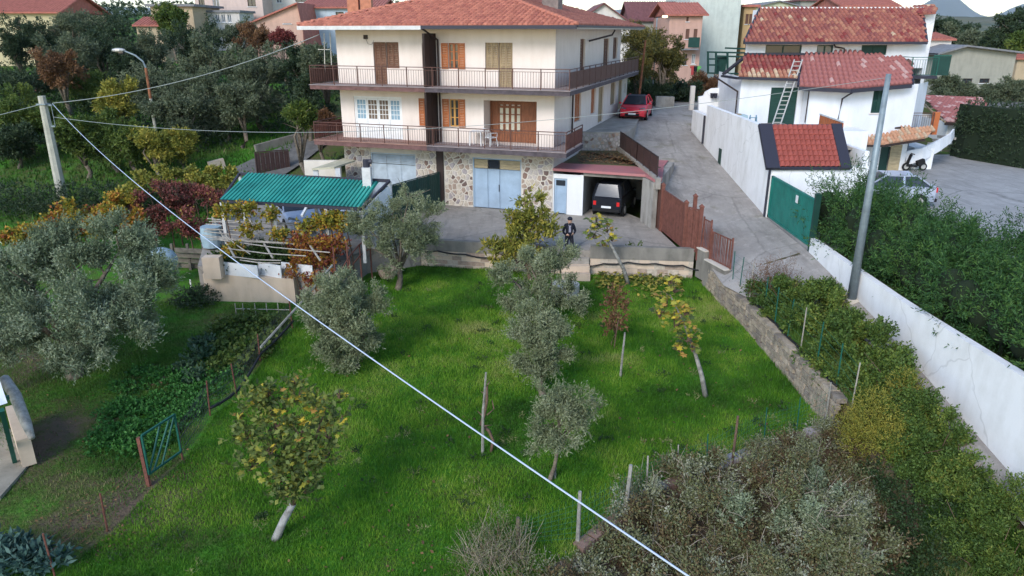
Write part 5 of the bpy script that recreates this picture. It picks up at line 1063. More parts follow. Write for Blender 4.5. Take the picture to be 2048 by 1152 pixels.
# ================================================================ PERSON
def person(loc, rz, label):
    t = thing('person', loc, label, 'person', rz=rz)
    J = {'pelvis': (0,0,.90,.125), 'belly': (0,.01,1.06,.125), 'chest': (0,.02,1.27,.15), 'neck': (0,-.02,1.44,.06), 'head0': (0,-.06,1.52,.075), 'head1': (0,-.075,1.60,.095), 'head2': (0,-.07,1.68,.07),
         'shL': (-.17,.01,1.38,.075), 'elL': (-.27,.0,1.10,.052), 'wrL': (-.18,-.2,1.02,.035), 'haL': (-.13,-.26,1.04,.035), 'shR': (.17,.01,1.38,.075), 'elR': (.26,.03,1.1,.052), 'wrR': (.14,-.19,1.05,.035), 'haR': (.09,-.25,1.07,.035),
         'hiL': (-.1,0,.86,.105), 'knL': (-.11,-.03,.48,.065), 'anL': (-.12,.02,.09,.045), 'toL': (-.14,-.15,.04,.04), 'hiR': (.1,0,.86,.105), 'knR': (.12,-.08,.49,.065), 'anR': (.12,.0,.09,.045), 'toR': (.15,-.17,.04,.04)}
    E_ = [('pelvis','belly'),('belly','chest'),('chest','neck'),('neck','head0'),('head0','head1'),('head1','head2'),('chest','shL'),('shL','elL'),('elL','wrL'),('wrL','haL'),('chest','shR'),('shR','elR'),('elR','wrR'),('wrR','haR'),('pelvis','hiL'),('hiL','knL'),('knL','anL'),('anL','toL'),('pelvis','hiR'),('hiR','knR'),('knR','anR'),('anR','toR')]
    for s_, hx_, hy_, hz_ in (('L', -.13, -.26, 1.04), ('R', .09, -.25, 1.07)):
        sg = 1 if s_ == 'L' else -1
        for k in range(4): 
            J['f%s%d' % (s_, k)] = (hx_+sg*(.02+.004*k), hy_-.05+.012*k, hz_+.02-.018*k, .011); J['g%s%d' % (s_, k)] = (hx_+sg*(.05+.004*k), hy_-.06+.014*k, hz_+.0-.018*k, .009); E_ += [('ha'+s_, 'f%s%d' % (s_, k)), ('f%s%d' % (s_, k), 'g%s%d' % (s_, k))]
        J['t'+s_] = (hx_+sg*.0, hy_-.01, hz_+.055, .012); E_.append(('ha'+s_, 't'+s_))
    ks = list(J); me = bpy.data.meshes.new('body'); me.from_pydata([J[k][:3] for k in ks], [(ks.index(a), ks.index(b)) for a, b in E_], [])
    o = bpy.data.objects.new('body_tmp', me); COL.objects.link(o); md = o.modifiers.new('s', 'SKIN'); sv = me.skin_vertices[0].data
    for i, k in enumerate(ks): sv[i].radius = (J[k][3], J[k][3]); sv[i].use_root = (k == 'pelvis')
    m2 = o.modifiers.new('ss', 'SUBSURF'); m2.levels = 2; m2.render_levels = 2
    dg = bpy.context.evaluated_depsgraph_get(); me2 = bpy.data.meshes.new_from_object(o.evaluated_get(dg)); bpy.data.objects.remove(o)
    me2.materials.clear()
    for m in (mat('jacket', (.012,.014,.025), .8, .3, 8), mat('skin', (.45,.27,.2), .6), mat('trousers', (.02,.022,.032), .9, .3, 8), mat('shirt', (.30,.29,.36), .9), mat('shoes', (.02,.015,.012), .6)): me2.materials.append(m)
    for p in me2.polygons:
        c = p.center; mi = 0
        if c.z > 1.46: mi = 1
        elif c.z < .12: mi = 4
        elif c.z < .92 and abs(c.x) < .25 and c.y > -.16: mi = 2
        elif c.y < -.235 and .9 < c.z < 1.15: mi = 1
        elif c.z > 1.1 and abs(c.x) < .045 and c.y < -.06: mi = 3
        p.material_index = mi; p.use_smooth = True
    ob = bpy.data.objects.new('body', me2); COL.objects.link(ob); ob.parent = t; WM[ob] = WM[t]; W = WM[t]
    q = MB(W); q.ell((0, -.055, 1.655), (.105, .115, .09), 14, 8); part(q, 'knitted_cap', MATS['jacket'], t, smooth=True)
    q = MB(W); q.ell((0, -.165, 1.585), (.014, .02, .02), 8, 5); part(q, 'nose', MATS['skin'], t, smooth=True)
    for s_ in (-1, 1): q = MB(W); q.ell((s_*.035, -.155, 1.61), (.011, .008, .008), 8, 5); part(q, 'eye', MATS['rubber'], t); q = MB(W); q.ell((s_*.098, -.07, 1.6), (.012, .022, .032), 8, 5); part(q, 'ear', MATS['skin'], t)
    q = MB(W); q.box(-.025, .025, -.158, -.152, 1.545, 1.552); part(q, 'mouth', mat('lips', (.3,.1,.09), .6), t)
    q = MB(W); q.tube([(0,-.0,1.40),(0,-.02,1.46)], [.09,.07], 12); part(q, 'collar', MATS['jacket'], t, smooth=True)
    return t
person((2.36, 29.02, -.285), .15, 'person in dark jacket and black cap looking down at their hands near the yard edge')
# ================================================================ BACKGROUND BUILDINGS
for n, c in dict(bg_pink=(.50,.31,.25), bg_yellow=(.48,.42,.26), bg_beige=(.46,.36,.24), bg_palepink=(.55,.43,.38), bg_salmon=(.56,.36,.28), bg_blue=(.48,.56,.62), bg_green=(.50,.54,.50), bg_ochre=(.50,.33,.17), bg_lime=(.50,.52,.36), bg_white=(.60,.56,.52), bg_grey=(.33,.32,.27)).items(): plaster(n, c, tuple(v*.55 for v in c), .45)
mat('roof_far', (.40,.14,.105), .85, .3, 2.5); mat('roof_dark', (.18,.075,.075), .85, .3, 3); mat('roof_grey', (.20,.20,.21), .8, .3, 2); mat('frame_white', (.6,.6,.6), .6); mat('brown_shut', (.14,.07,.05), .7)
def bld(label, x0, x1, ye, Y, depth, wall, roof=None, yr=None, roofmat='roof_far', wins=(), zb=None, ov=.4, sx=0, name='house', tl=False, rz=0.0):
    """x0,x1,ye: wall edges and eave in the photo at distance Y; roof: 'front' slope towards us, 'gable' gable towards us, 'flat', 'shedr'"""
    a, b = PY(x0, ye, Y), PY(x1, ye, Y); z1 = a.z; base = min(g(a.x, Y), g(b.x, Y), g((a.x+b.x)/2, Y+depth))-1.0 if zb is None else zb
    t = thing(name, ((a.x+b.x)/2, Y, base), label, 'house' if name == 'house' else name.replace('_', ' '))
    q = MB(WY(Y)); hs = []
    for w in wins: p0, p1 = PY(w[0], w[1], Y), PY(w[2], w[3], Y); hs.append((p0.x, p1.x, p1.z, p0.z))
    wallq(q, a.x, b.x, base, z1, hs, .25); q.quad((b.x,0,base),(b.x,depth,base),(b.x,depth,z1),(b.x,0,z1)); q.quad((a.x,0,base),(a.x,0,z1),(a.x,depth,z1),(a.x,depth,base)); q.quad((a.x,depth,base),(a.x,depth,z1),(b.x,depth,z1),(b.x,depth,base))
    if roof == 'gable':
        zr = PY((x0+x1)/2, yr, Y).z; m = (a.x+b.x)/2+sx; n = q.V((a.x,0,z1),(b.x,0,z1),(m,0,zr)); q.F(n, n+1, n+2); n = q.V((a.x,depth,z1),(b.x,depth,z1),(m,depth,zr)); q.F(n+1, n, n+2)
    part(q, 'wall', MATS[wall], t)
    for w, h in zip(wins, hs):
        st_ = w[4] if len(w) > 4 else 'dark'; q = MB(WY(Y)); f = .07
        q.box(h[0], h[0]+f, .08, .14, h[2], h[3]); q.box(h[1]-f, h[1], .08, .14, h[2], h[3]); q.box(h[0]+f, h[1]-f, .08, .14, h[3]-f, h[3]); q.box(h[0]+f, h[1]-f, .08, .14, h[2], h[2]+f); q.box((h[0]+h[1])/2-.03, (h[0]+h[1])/2+.03, .081, .141, h[2]+f, h[3]-f)
        w_ = part(q, 'window', MATS['brown_shut' if st_ == 'shut' else 'frame_white' if st_ == 'white' else 'dark_brown'], t); q = MB(WY(Y)); q.quad((h[0]+f,.12,h[2]+f),(h[1]-f,.12,h[2]+f),(h[1]-f,.12,h[3]-f),(h[0]+f,.12,h[3]-f)); part(q, 'pane', MATS['brown_shut' if st_ == 'shut' else 'glass_grey' if st_ == 'white' else 'glass_dark'], w_)
        q = MB(WY(Y)); q.box(h[0]-.1, h[1]+.1, -.08, .0, h[2]-.08, h[2]-.01); part(q, 'sill', MATS['frame_white'], w_)
    X0, X1 = a.x-ov, b.x+ov
    if roof == 'flat': q = MB(WY(Y)); q.box(X0, X1, -ov, depth+ov, z1, z1+.25); part(q, 'roof', MATS[roofmat], t)
    if roof == 'front':
        tops = [PY(x0, yr, Y+depth*.5), PY(x1, yr, Y+depth*.5)]; zr = tops[0].z; q = MB(WY(Y)); f0 = Vector((X0, -ov, z1-.05)); f1 = Vector((X1, -ov, z1-.05)); g0 = Vector((X0, depth/2, zr)); g1 = Vector((X1, depth/2, zr)); h0 = Vector((X0, depth+ov, z1-.05)); h1 = Vector((X1, depth+ov, z1-.05)); D = Vector((0,0,.15))
        q.quad(f0+D, f1+D, g1+D, g0+D); q.quad(g0+D, g1+D, h1+D, h0+D); q.quad(f0, g0, g1, f1); q.quad(g0, h0, h1, g1); q.quad(f0, f1, f1+D, f0+D); q.quad(f0, f0+D, g0+D, g0); q.quad(g0, g0+D, h0+D, h0); q.quad(f1, g1, g1+D, f1+D); q.quad(g1, h1, h1+D, g1+D)
        n = q.V((a.x,0,z1-.1),(a.x,depth,z1-.1),(a.x,depth/2,zr)); q.F(n, n+1, n+2); n = q.V((b.x,0,z1-.1),(b.x,depth/2,zr),(b.x,depth,z1-.1)); q.F(n, n+1, n+2)
        k = int((X1-X0)/.3)
        for i in range(k):
            x = X0+(i+.5)*(X1-X0)/k; q.obox(Vector((x, -ov, z1+.12)), Vector((x, depth/2, zr+.17)), .13, .06)
        part(q, 'roof', MATS[roofmat], t)
    if roof == 'gable':
        m = (a.x+b.x)/2+sx; q = MB(WY(Y)); zr = PY((x0+x1)/2, yr, Y).z; s0 = (zr-z1)/(m-a.x); s1 = (zr-z1)/(b.x-m); T = .15
        for (xa, za, xb, zb_) in ((X0, z1-ov*s0, m, zr), (m, zr, X1, z1-ov*s1)):
            q.quad((xa,-ov,za+T),(xb,-ov,zb_+T),(xb,depth+ov,zb_+T),(xa,depth+ov,za+T)); q.quad((xa,-ov,za),(xa,depth+ov,za),(xb,depth+ov,zb_),(xb,-ov,zb_)); q.quad((xa,-ov,za),(xb,-ov,zb_),(xb,-ov,zb_+T),(xa,-ov,za+T)); q.quad((xa,depth+ov,za),(xa,depth+ov,za+T),(xb,depth+ov,zb_+T),(xb,depth+ov,zb_))
            k = int(depth/.35) if tl else 0
        part(q, 'roof', MATS[roofmat], t)
    return t
bld('yellow house with pink tiled roof at the top left corner', -90, 118, 26, 78, 9, 'bg_yellow', 'front', -8, wins=[(30, 34, 42, 50)])
bld('small red tiled shed roof among the olives at the upper left', 272, 322, 52, 80, 5, 'bg_beige', 'front', 37, ov=.3, name='outbuilding')
bld('beige flat roofed house with grey roof sheet behind the olives', 300, 384, 13, 86, 8, 'bg_beige', 'flat', roofmat='roof_grey', wins=[(352, 26, 362, 38)])
bld('long pale pink block with iron window cages at the top left', 384, 520, -40, 96, 12, 'bg_palepink', 'flat', roofmat='roof_grey', wins=[(396, -6, 410, 12), (424, -6, 440, 14, 'white'), (494, -4, 512, 13), (470, -30, 484, -12)])
bld('pale rendered block with small balcony windows behind the salmon house', 520, 720, -30, 100, 12, 'bg_white', 'flat', roofmat='roof_grey', wins=[(552, -2, 564, 6, 'white'), (590, -6, 615, 4)])
bld('white glazed veranda with grey roof at the foot of the pale pink block', 392, 478, 25, 90, 5, 'bg_white', 'flat', roofmat='roof_grey', ov=.2, wins=[(404, 31, 410, 44), (430, 29, 440, 45, 'white'), (442, 29, 452, 45, 'white'), (454, 29, 464, 45, 'white')], name='veranda')
bld('salmon pink house with lopsided red gable roof and dark window', 505, 604, 46, 76, 9, 'bg_salmon', 'gable', 8, wins=[(565, 27, 582, 47)], sx=2.2)
bld('light blue house with low eaves behind the left end of the tiled roof', 604, 760, 16, 82, 10, 'bg_blue', 'front', 0, roofmat='roof_far', wins=[(671, 24, 688, 37)])
for (x, lb) in ((707, 'left'), (733, 'right')):
    a = PY(x, 36, 60); q = MB(); q.box(a.x-.42, a.x+.42, 60, 60.8, 6, 12.5); q.box(a.x-.5, a.x+.5, 59.9, 60.9, 12.5, 12.7); part(q, 'chimney', mat('orange_render', (.50,.20,.12), .85, .3, 3), label='orange rendered chimney behind the left hip, %s one of the pair' % lb, cat='chimney', group='orange chimneys behind the tiled roof')
bld('white gable house with dark red roof behind the cream house', 1150, 1262, 48, 84, 10, 'bg_white', 'gable', 8, roofmat='roof_dark', wins=[])
bld('low house with dull red roof to the left of the big tree', 1262, 1362, 42, 92, 8, 'bg_grey', 'front', 6, roofmat='roof_dark')
t = bld('pink three storey house with small balcony behind the yellowing tree', 1340, 1406, 31, 80, 9, 'bg_pink', 'front', 8, wins=[(1373, 34, 1377, 43, 'shut'), (1372, 58, 1378, 78, 'shut'), (1388, 58, 1394, 76, 'shut'), (1366, 108, 1373, 130, 'dark'), (1384, 108, 1390, 128, 'white')], ov=.5)
a, b = PY(1362, 97, 79.4), PY(1396, 97, 79.4); q = MB(); q.box(a.x, b.x, 78.9, 80, a.z-.15, a.z); part(q, 'balcony_slab', MATS['roof_grey'], t); q = MB(); q.box(a.x+.6, b.x, 78.9, 78.95, a.z+.1, a.z+1.1); part(q, 'balcony_screen', MATS['green_dark'], t)
bld('tall windowless pale green gable wall at the top centre right', 1385, 1489, -60, 88, 14, 'bg_green', 'flat', roofmat='roof_grey')
bld('ochre house with narrow brown shutters beside the pale green wall', 1489, 1512, 14, 90, 10, 'bg_ochre', 'flat', roofmat='roof_far', wins=[(1492, 28, 1496, 48, 'shut'), (1499, 28, 1503, 48, 'shut'), (1492, 77, 1496, 98, 'shut')])
bld('pale yellow green hall with shallow gable above the villa roof', 1512, 1602, 14, 110, 14, 'bg_lime', 'gable', 3, roofmat='roof_grey')
bld('grey rendered house behind the villa roof ridge', 1602, 1672, 2, 115, 14, 'bg_grey', 'flat', roofmat='roof_dark', wins=[(1655, 3, 1668, 12)])
bld('red roofed white house just above the villa roof', 1684, 1794, 13, 100, 10, 'bg_white', 'front', -6, roofmat='roof_far')
bld('small white house with red roof and one shuttered window beside the villa', 1848, 1904, 80, 74, 7, 'bg_white', 'front', 68, wins=[(1880, 88, 1887, 102, 'shut'), (1860, 98, 1865, 105)], ov=.3)
bld('wide grey shed with shallow gable roof among the right hand trees', 1882, 2034, 106, 70, 12, 'bg_grey', 'gable', 93, roofmat='roof_grey', wins=[(1925, 157, 1943, 169), (1960, 157, 1978, 166)], ov=.6, name='barn', sx=-1.5)
bld('pale house edge with red roof behind the grey shed', 2036, 2110, 118, 84, 8, 'bg_beige', 'front', 106)
t = bld('low white building with rose tiled roof beside the dark hedge', 1897, 1975, 244, 51, 5, 'wall_white', None, wins=[]); 
poly_roof(t, [PY(1893, 243, 50.5), PY(1990, 247, 50.5), PY(1966, 191, 58), PY(1848, 192, 58)], w=.30, l=.42, mats=RC, colour=lambda p, rg: 1 if rg.random() < .22 else 0, nobj=300, seed=31)
q = MB(); q.obox(PY(1890, 247, 50.4), PY(1990, 251, 50.4), .15, .2); part(q, 'gutter', MATS['dark_brown'], t)
bld('dark metal shed roof behind the clipped hedge', 1978, 2090, 214, 60, 6, 'bg_grey', 'front', 205, roofmat='roof_grey', name='outbuilding')
bld('little red roofed store behind the pink vine at far left', 42, 90, 182, 62, 3, 'bg_blue', 'front', 168, roofmat='roof_dark', ov=.2, name='outbuilding')
# dark green balcony frame left of the villa
t = thing('balcony_frame', PY(1450, 150, 49), 'dark green railing and awning frame of the terrace left of the villa', 'railing')
for px in (1416, 1432, 1455, 1500): a, b = PY(px, 146, 50), PY(px, 104, 50); q = MB(); q.obox(a, b, .12, .12); part(q, 'post', MATS['green_dark'], t)
for (x0, y0, x1, y1) in ((1414,104,1500,106),(1430,112,1500,114),(1414,146,1500,148),(1414,118,1436,118),(1450,96,1500,98),(1414,130,1436,130)): q = MB(); q.obox(PY(x0, y0, 50), PY(x1, y1, 50), .1, .1); part(q, 'rail', MATS['green_dark'], t)
q = MB(); q.obox(PY(1430, 130, 50.2), PY(1452, 130, 50.2), .06, 1.0); part(q, 'screen', MATS['green_dark'], t)
# slim pillar and parked grey car top further up
a, b = PY(1384, 210, 54), PY(1384, 172, 54); q = MB(); q.box(a.x-.15, a.x+.15, 54, 54.3, a.z-.6, b.z); part(q, 'gate_pillar', MATS['bg_white'], label='slim pale pillar in front of the dark shrubs at the road bend', cat='pillar')
q = MB(); a, b = PY(1312, 208, 56), PY(1346, 200, 56); q.prism([(a.x, 56), (b.x, 55.5), (b.x, 56), (a.x, 56.5)], 2.8, 4.0); part(q, 'stone_wall', MATS['grey_render'], label='low slanting stone wall behind the red car', cat='wall')
q = MB(); a = PY(1291, 80, 52); q.tube([(a.x-.3, 52, 2.8), (a.x, 52, a.z)], [.09, .07], 8); part(q, 'utility_pole', MATS['rust_pole'], label='rust brown pole in front of the yellowing tree', cat='pole')
p = PY(1330, 33, 60); t = thing('street_lamp', (p.x, p.y, 3), 'street lamp with a small lit head above the yellowing tree', 'street lamp'); q = MB(); q.tube([(p.x-.6, p.y, 3), (p.x-.6, p.y, p.z-.1), (p.x, p.y, p.z)], .05, 6); part(q, 'pole', MATS['pole_steel'], t); q = MB(); q.ell(p, (.22, .15, .08), 10, 6); part(q, 'lamp_head', mat('lamp_glow', (.9,.7,.4), .5, emis=(1,.7,.35,5)), t)
# driveway ramp left of the house, kerbs, dark gate
q = MB(); Ls, Rs = [PG(452, 348), PG(500, 325), PG(555, 301), PG(606, 281)], [PG(566, 356), PG(598, 335), PG(628, 312), PG(655, 290)]
def on(pts, f): k = min(2, int(f*3)); p = pts[k].lerp(pts[k+1], f*3-k); return p
for i in range(18):
    for j in range(5):
        c = [on(Ls, i/18).lerp(on(Rs, i/18), j/5), on(Ls, i/18).lerp(on(Rs, i/18), (j+1)/5), on(Ls, (i+1)/18).lerp(on(Rs, (i+1)/18), (j+1)/5), on(Ls, (i+1)/18).lerp(on(Rs, (i+1)/18), j/5)]
        q.quad(*[Vector((p.x, p.y, g(p.x, p.y)+.14)) for p in c])
part(q, 'driveway', mat('driveway_asphalt', (.14,.135,.13), .9, .4, 2, bump=.3, bscale=20), kind='structure')
q = MB(); a, b = PG(512, 306), PG(604, 280); q.obox(a+Vector((0,0,.2)), b+Vector((0,0,.2)), .25, .6); part(q, 'garden_wall', MATS['concrete_wall'], label='low concrete wall beside the driveway under the olives', cat='wall')
q = MB(); a, b = PG(420, 344), PG(450, 336); q.obox(a+Vector((0,0,.25)), b+Vector((0,0,.25)), .3, .7); part(q, 'garden_wall', MATS['beige_wall'], label='short pale wall end above the vine leaves', cat='wall')
a, b = PG(515, 352), PG(580, 338); gate(a.xy, b.xy, a.z+.1, 1.3, 'dark brown sheet gate of the driveway left of the house', 'brown_sheet')
# antenna near the left balcony corner
t = thing('antenna', PY(650, 170, 37), 'thin rooftop antenna with crossbars left of the upper balcony', 'antenna')
for (x0, y0, x1, y1) in ((648,66,650,150),(660,66,663,130),(636,99,662,99),(645,85,652,85)): q = MB(); q.obox(PY(x0, y0, 39.6), PY(x1, y1, 39.6), .035, .035); part(q, 'rod', MATS['aluminium'], t)
# clothes on a line far behind
for (x, c, lb) in ((1386, (.35,.05,.05), 'red shirt hanging under the pink house balcony'), (1396, (.12,.38,.10), 'bright green shirt hanging beside the red one'), (1391, (.02,.02,.03), 'black trousers hanging between the red and green shirts')):
    a = PY(x, 140, 70); q = MB(); q.box(a.x-.16, a.x+.16, 70, 70.06, a.z-.45, a.z+.35); q.box(a.x-.28, a.x+.28, 70.005, 70.05, a.z+.15, a.z+.34); part(q, 'hanging_shirt' if 'shirt' in lb else 'hanging_trousers', mat('cloth_%d' % x, c, .9), label=lb, cat='laundry')

# ================================================================ GROUND AND HILLS
def grid(xs, ys, zf):
    X, Y = np.meshgrid(xs, ys); Z = zf(X, Y); V = np.stack([X, Y, Z], -1).reshape(-1, 3); nx = len(xs); i = np.arange(len(ys)-1)[:, None]*nx+np.arange(nx-1)[None]; i = i.ravel()
    return V, np.stack([i, i+1, i+nx+1, i+nx], -1), X, Y
xs = np.concatenate([np.linspace(-400, -40, 40)[:-1], np.arange(-40, -16, .8), np.arange(-16, 13, .2), np.arange(13, 40, 1.), np.linspace(40, 500, 40)])
ys = np.concatenate([np.linspace(-30, 6, 12)[:-1], np.arange(6, 46, .25), np.arange(46, 80, 1.), np.linspace(80, 600, 50)])
def zf(X, Y): return G(X, Y)+.03*npnoise(X, Y, 1.5, 3)*np.where((X > -16) & (X < 9), 1, 0)+np.where(Y > 90, 1.5*npnoise(X, Y, .03, 5), 0)
V, Fq, X, Y = grid(xs, ys, zf)
gm = bpy.data.materials.new('ground'); gm.use_nodes = True; nt = gm.node_tree; N = nt.nodes; L = nt.links; b = N['Principled BSDF']; b.inputs['Roughness'].default_value = .95; b.inputs['Specular IOR Level'].default_value = .1
at = N.new('ShaderNodeAttribute'); at.attribute_name = 'cover'; tc = N.new('ShaderNodeTexCoord')
n1 = N.new('ShaderNodeTexNoise'); n1.inputs['Scale'].default_value = 1.6; n1.inputs['Detail'].default_value = 9; n1.inputs['Roughness'].default_value = .75; L.new(tc.outputs['Object'], n1.inputs['Vector'])
ad = N.new('ShaderNodeMath'); ad.operation = 'ADD'; L.new(at.outputs['Fac'], ad.inputs[0]); s1 = N.new('ShaderNodeMath'); s1.operation = 'MULTIPLY_ADD'; s1.inputs[1].default_value = 1.4; s1.inputs[2].default_value = -.7; L.new(n1.outputs['Fac'], s1.inputs[0]); L.new(s1.outputs[0], ad.inputs[1])
cr = N.new('ShaderNodeValToRGB'); e = cr.color_ramp.elements; e[0].position = .25; e[0].color = (.12,.088,.062,1); e[1].position = .85; e[1].color = (.055,.18,.018,1); k_ = e.new(.5); k_.color = (.075,.09,.028,1); L.new(ad.outputs[0], cr.inputs[0]); L.new(cr.outputs[0], b.inputs['Base Color'])
n2 = N.new('ShaderNodeTexNoise'); n2.inputs['Scale'].default_value = 14; n2.inputs['Detail'].default_value = 8; L.new(tc.outputs['Object'], n2.inputs['Vector']); bp = N.new('ShaderNodeBump'); bp.inputs['Strength'].default_value = .8; bp.inputs['Distance'].default_value = .08; L.new(n2.outputs['Fac'], bp.inputs['Height']); L.new(bp.outputs[0], b.inputs['Normal'])
gme = npmesh('ground', V, Fq, gm, smooth=True)
FENCE = [PG(*p).xy for p in ((110, 1152), (215, 1062), (302, 970), (365, 920), (420, 832), (475, 795), (520, 722), (585, 655), (598, 600))]
FENCE = [tuple(p) for p in FENCE]
def fencex(y): return np.interp(y, [p[1] for p in FENCE], [p[0] for p in FENCE])
x_, y_ = V[:, 0], V[:, 1]
cov = np.full(len(V), .75); left = np.clip((fencex(y_)-x_)/.4, 0, 1)*(y_ < 28)
soil = np.zeros(len(V))
def blob(cx, cy, rx, ry, a=1.0, ang=0.): dx, dy = x_-cx, y_-cy; return a*np.exp(-((dx*math.cos(ang)+dy*math.sin(ang))/rx)**2-((-dx*math.sin(ang)+dy*math.cos(ang))/ry)**2)
for (px, py, rx, ry, a) in ((60, 720, 2.2, 2.5, .55), (130, 850, 1.3, 1.2, .5), (200, 1050, 2.0, .9, .4), (330, 1000, 1.3, .8, .35), (480, 640, 1.5, 1.0, .5), (330, 760, .5, .3, .6), (420, 940, 1.2, .7, .25), (20, 930, 1.5, 1.5, .6), (240, 960, 1.6, .6, .3)):
    c = PG(px, py); soil += blob(c.x, c.y, rx, ry, a)
for (px, py, rx, ry, a) in ((620, 860, 1.5, .8, .2), (1010, 960, .8, .4, .35), (1180, 610, .8, .5, .2), (1300, 550, 2.0, .5, .5), (700, 790, .8, .5, .2)):
    c = PG(px, py); soil += blob(c.x, c.y, rx, ry, a)
cov = cov+.02*left-.8*soil-.16*np.clip(npnoise(x_, y_, .9, 41), 0, 1); cov = np.where((x_ > wallx(y_)+.1) & (y_ < 29), .35, cov); cov = np.where((y_ < edgey(x_)) & (x_ > -3), .25, cov); cov = np.where(x_ > 11.3, .55, cov); cov = np.where((y_ > 33), np.where(x_ < -14, .85-.25*(npnoise(x_, y_, .3, 9) > 0), .5), cov)
a = gme.attributes.new('cover', 'FLOAT', 'POINT'); a.data.foreach_set('value', cov.astype(np.float32))
go = bpy.data.objects.new('ground', gme); COL.objects.link(go); go['kind'] = 'structure'
# far hills and mountains
def hills(name, Y0, Y1, hf, m, x0, x1, n=160, kk=24):
    xs = np.linspace(x0, x1, n); ys = np.linspace(Y0, Y1, kk); V, Fq, X, Y = grid(xs, ys, hf); o = bpy.data.objects.new(name, npmesh(name, V, Fq, m, smooth=True)); COL.objects.link(o); o['kind'] = 'structure'
mat('hill_wood', (.05,.075,.04), .95, scale=.01, col2=(.16,.14,.09), detail=12, bump=1, bscale=.03, bdist=20)
mat('mountain_rock', (.14,.16,.15), .95, scale=.0006, col2=(.08,.10,.09), detail=10)
hills('hills', 550, 2600, lambda X, Y: -10+np.clip((Y-550)/950, 0, 1)**1.2*(44+14*npnoise(X, Y, .0042, 4)+5*npnoise(X, Y, .02, 6))-np.clip((Y-1700)/900, 0, 1)*60, MATS['hill_wood'], -2600, 2800, 200, 40)
def mz(X, Y):
    ang = X/Y; r = .028+.018*np.exp(-((ang-.57)/.035)**2)*0+.022*np.exp(-((ang-.555)/.03)**2)+.020*np.exp(-((ang-.70)/.05)**2)-.010*np.exp(-((ang-.615)/.02)**2)+.006*npnoise(X, Y, .0012, 8)
    return np.clip((Y-9000)/2500, 0, 1)*r*11500*np.clip((16000-Y)/4500, 0, 1)
hills('mountains', 9000, 16000, mz, MATS['mountain_rock'], -9000, 13000, 260, 20)

q = MB(); q.box(-9500, 13500, -60, 16500, -70, 1250); hz = part(q, 'haze', [], kind='stuff')
hm_ = bpy.data.materials.new('haze'); hm_.use_nodes = True; nt = hm_.node_tree; nt.nodes.remove(nt.nodes['Principled BSDF']); pv = nt.nodes.new('ShaderNodeVolumePrincipled'); pv.inputs['Color'].default_value = (.78,.88,1,1); pv.inputs['Density'].default_value = .00005; pv.inputs['Anisotropy'].default_value = .2
nt.links.new(pv.outputs[0], nt.nodes['Material Output'].inputs['Volume']); hz.data.materials.append(hm_)
# ================================================================ FOLIAGE
RS = np.random.RandomState(5)
def leafcloud(blobs, ntw, k, ll, lw, seed=0, up=.3, spread=.9, twig=.28, shell=2.2, droop=0., jit=.35, clump=0, flat=0., hol=None, ctamp=.16):
    """blobs [(x,y,z,rx,ry,rz,weight)]; returns V,F,tint. twigs start in each blob towards its shell, leaves sit along them"""
    r = np.random.RandomState(seed); B = np.array(blobs, dtype=float); w = B[:, 6]/B[:, 6].sum(); bi = r.choice(len(B), ntw, p=w)
    d = r.normal(size=(ntw, 3)); d /= np.linalg.norm(d, axis=1)[:, None]
    if clump:
        cd = r.normal(size=(len(B)*clump, 3)); cd /= np.linalg.norm(cd, axis=1)[:, None]; ci = bi*clump+r.randint(0, clump, ntw); d = cd[ci]+d*.33; d /= np.linalg.norm(d, axis=1)[:, None]; ctint = r.uniform(-ctamp, ctamp, len(B)*clump)[ci]; crad = r.uniform(.62, 1.22, len(B)*clump)[ci]
    else: ctint = 0; crad = np.ones(ntw)
    rad = r.rand(ntw)**(1/shell)*crad; p = B[bi, :3]+d*B[bi, 3:6]*rad[:, None]
    t = d*spread+r.normal(size=(ntw, 3))*jit; t[:, 2] += up-droop; t /= np.linalg.norm(t, axis=1)[:, None]
    tt = r.uniform(-.18, .18, ntw)+ctint
    s = (np.arange(k)+.5)/k; s = s[None, :, None]; pos = p[:, None]+t[:, None]*s*twig*r.uniform(.6, 1.3, (ntw, 1, 1))
    ld = t[:, None]*.8+r.normal(size=(ntw, k, 3))*.75; ld /= np.linalg.norm(ld, axis=2)[..., None]
    nn = r.normal(size=(ntw, k, 3)); nn[..., 2] += flat; sd_ = np.cross(ld, nn); sd_ /= np.linalg.norm(sd_, axis=2)[..., None]+1e-9
    L_ = ll*r.uniform(.65, 1.25, (ntw, k, 1)); Wd = lw*r.uniform(.7, 1.2, (ntw, k, 1))
    pos = pos.reshape(-1, 3); ld = ld.reshape(-1, 3); sd_ = sd_.reshape(-1, 3); L_ = L_.reshape(-1, 1); Wd = Wd.reshape(-1, 1)
    n = len(pos); V = np.empty((n, 4, 3)); V[:, 0] = pos; V[:, 1] = pos+ld*L_*.5+sd_*Wd*.5; V[:, 2] = pos+ld*L_; V[:, 3] = pos+ld*L_*.5-sd_*Wd*.5
    tint = np.clip(.5+np.repeat(tt, k)+r.uniform(-.16, .16, n), 0, 1)
    return V.reshape(-1, 3), np.arange(n*4).reshape(-1, 4), tint
def lmat(name, ramp, trans=.2, rough=.6, spec=.25): return mat(name, ramp[0][1], rough, tintramp=ramp, trans=trans, spec=spec)
lmat('olive_leaf', [(0, (.07,.095,.04)), (.35, (.15,.18,.09)), (.7, (.26,.29,.17)), (1, (.42,.44,.31))])
lmat('olive_leaf_grey', [(0, (.05,.075,.035)), (.4, (.14,.18,.10)), (.75, (.26,.31,.20)), (1, (.42,.46,.34))])
lmat('olive_far', [(0, (.045,.065,.035)), (.5, (.10,.125,.07)), (1, (.19,.21,.13))])
lmat('dark_leaf', [(0, (.015,.032,.018)), (.5, (.034,.060,.028)), (1, (.08,.105,.05))])
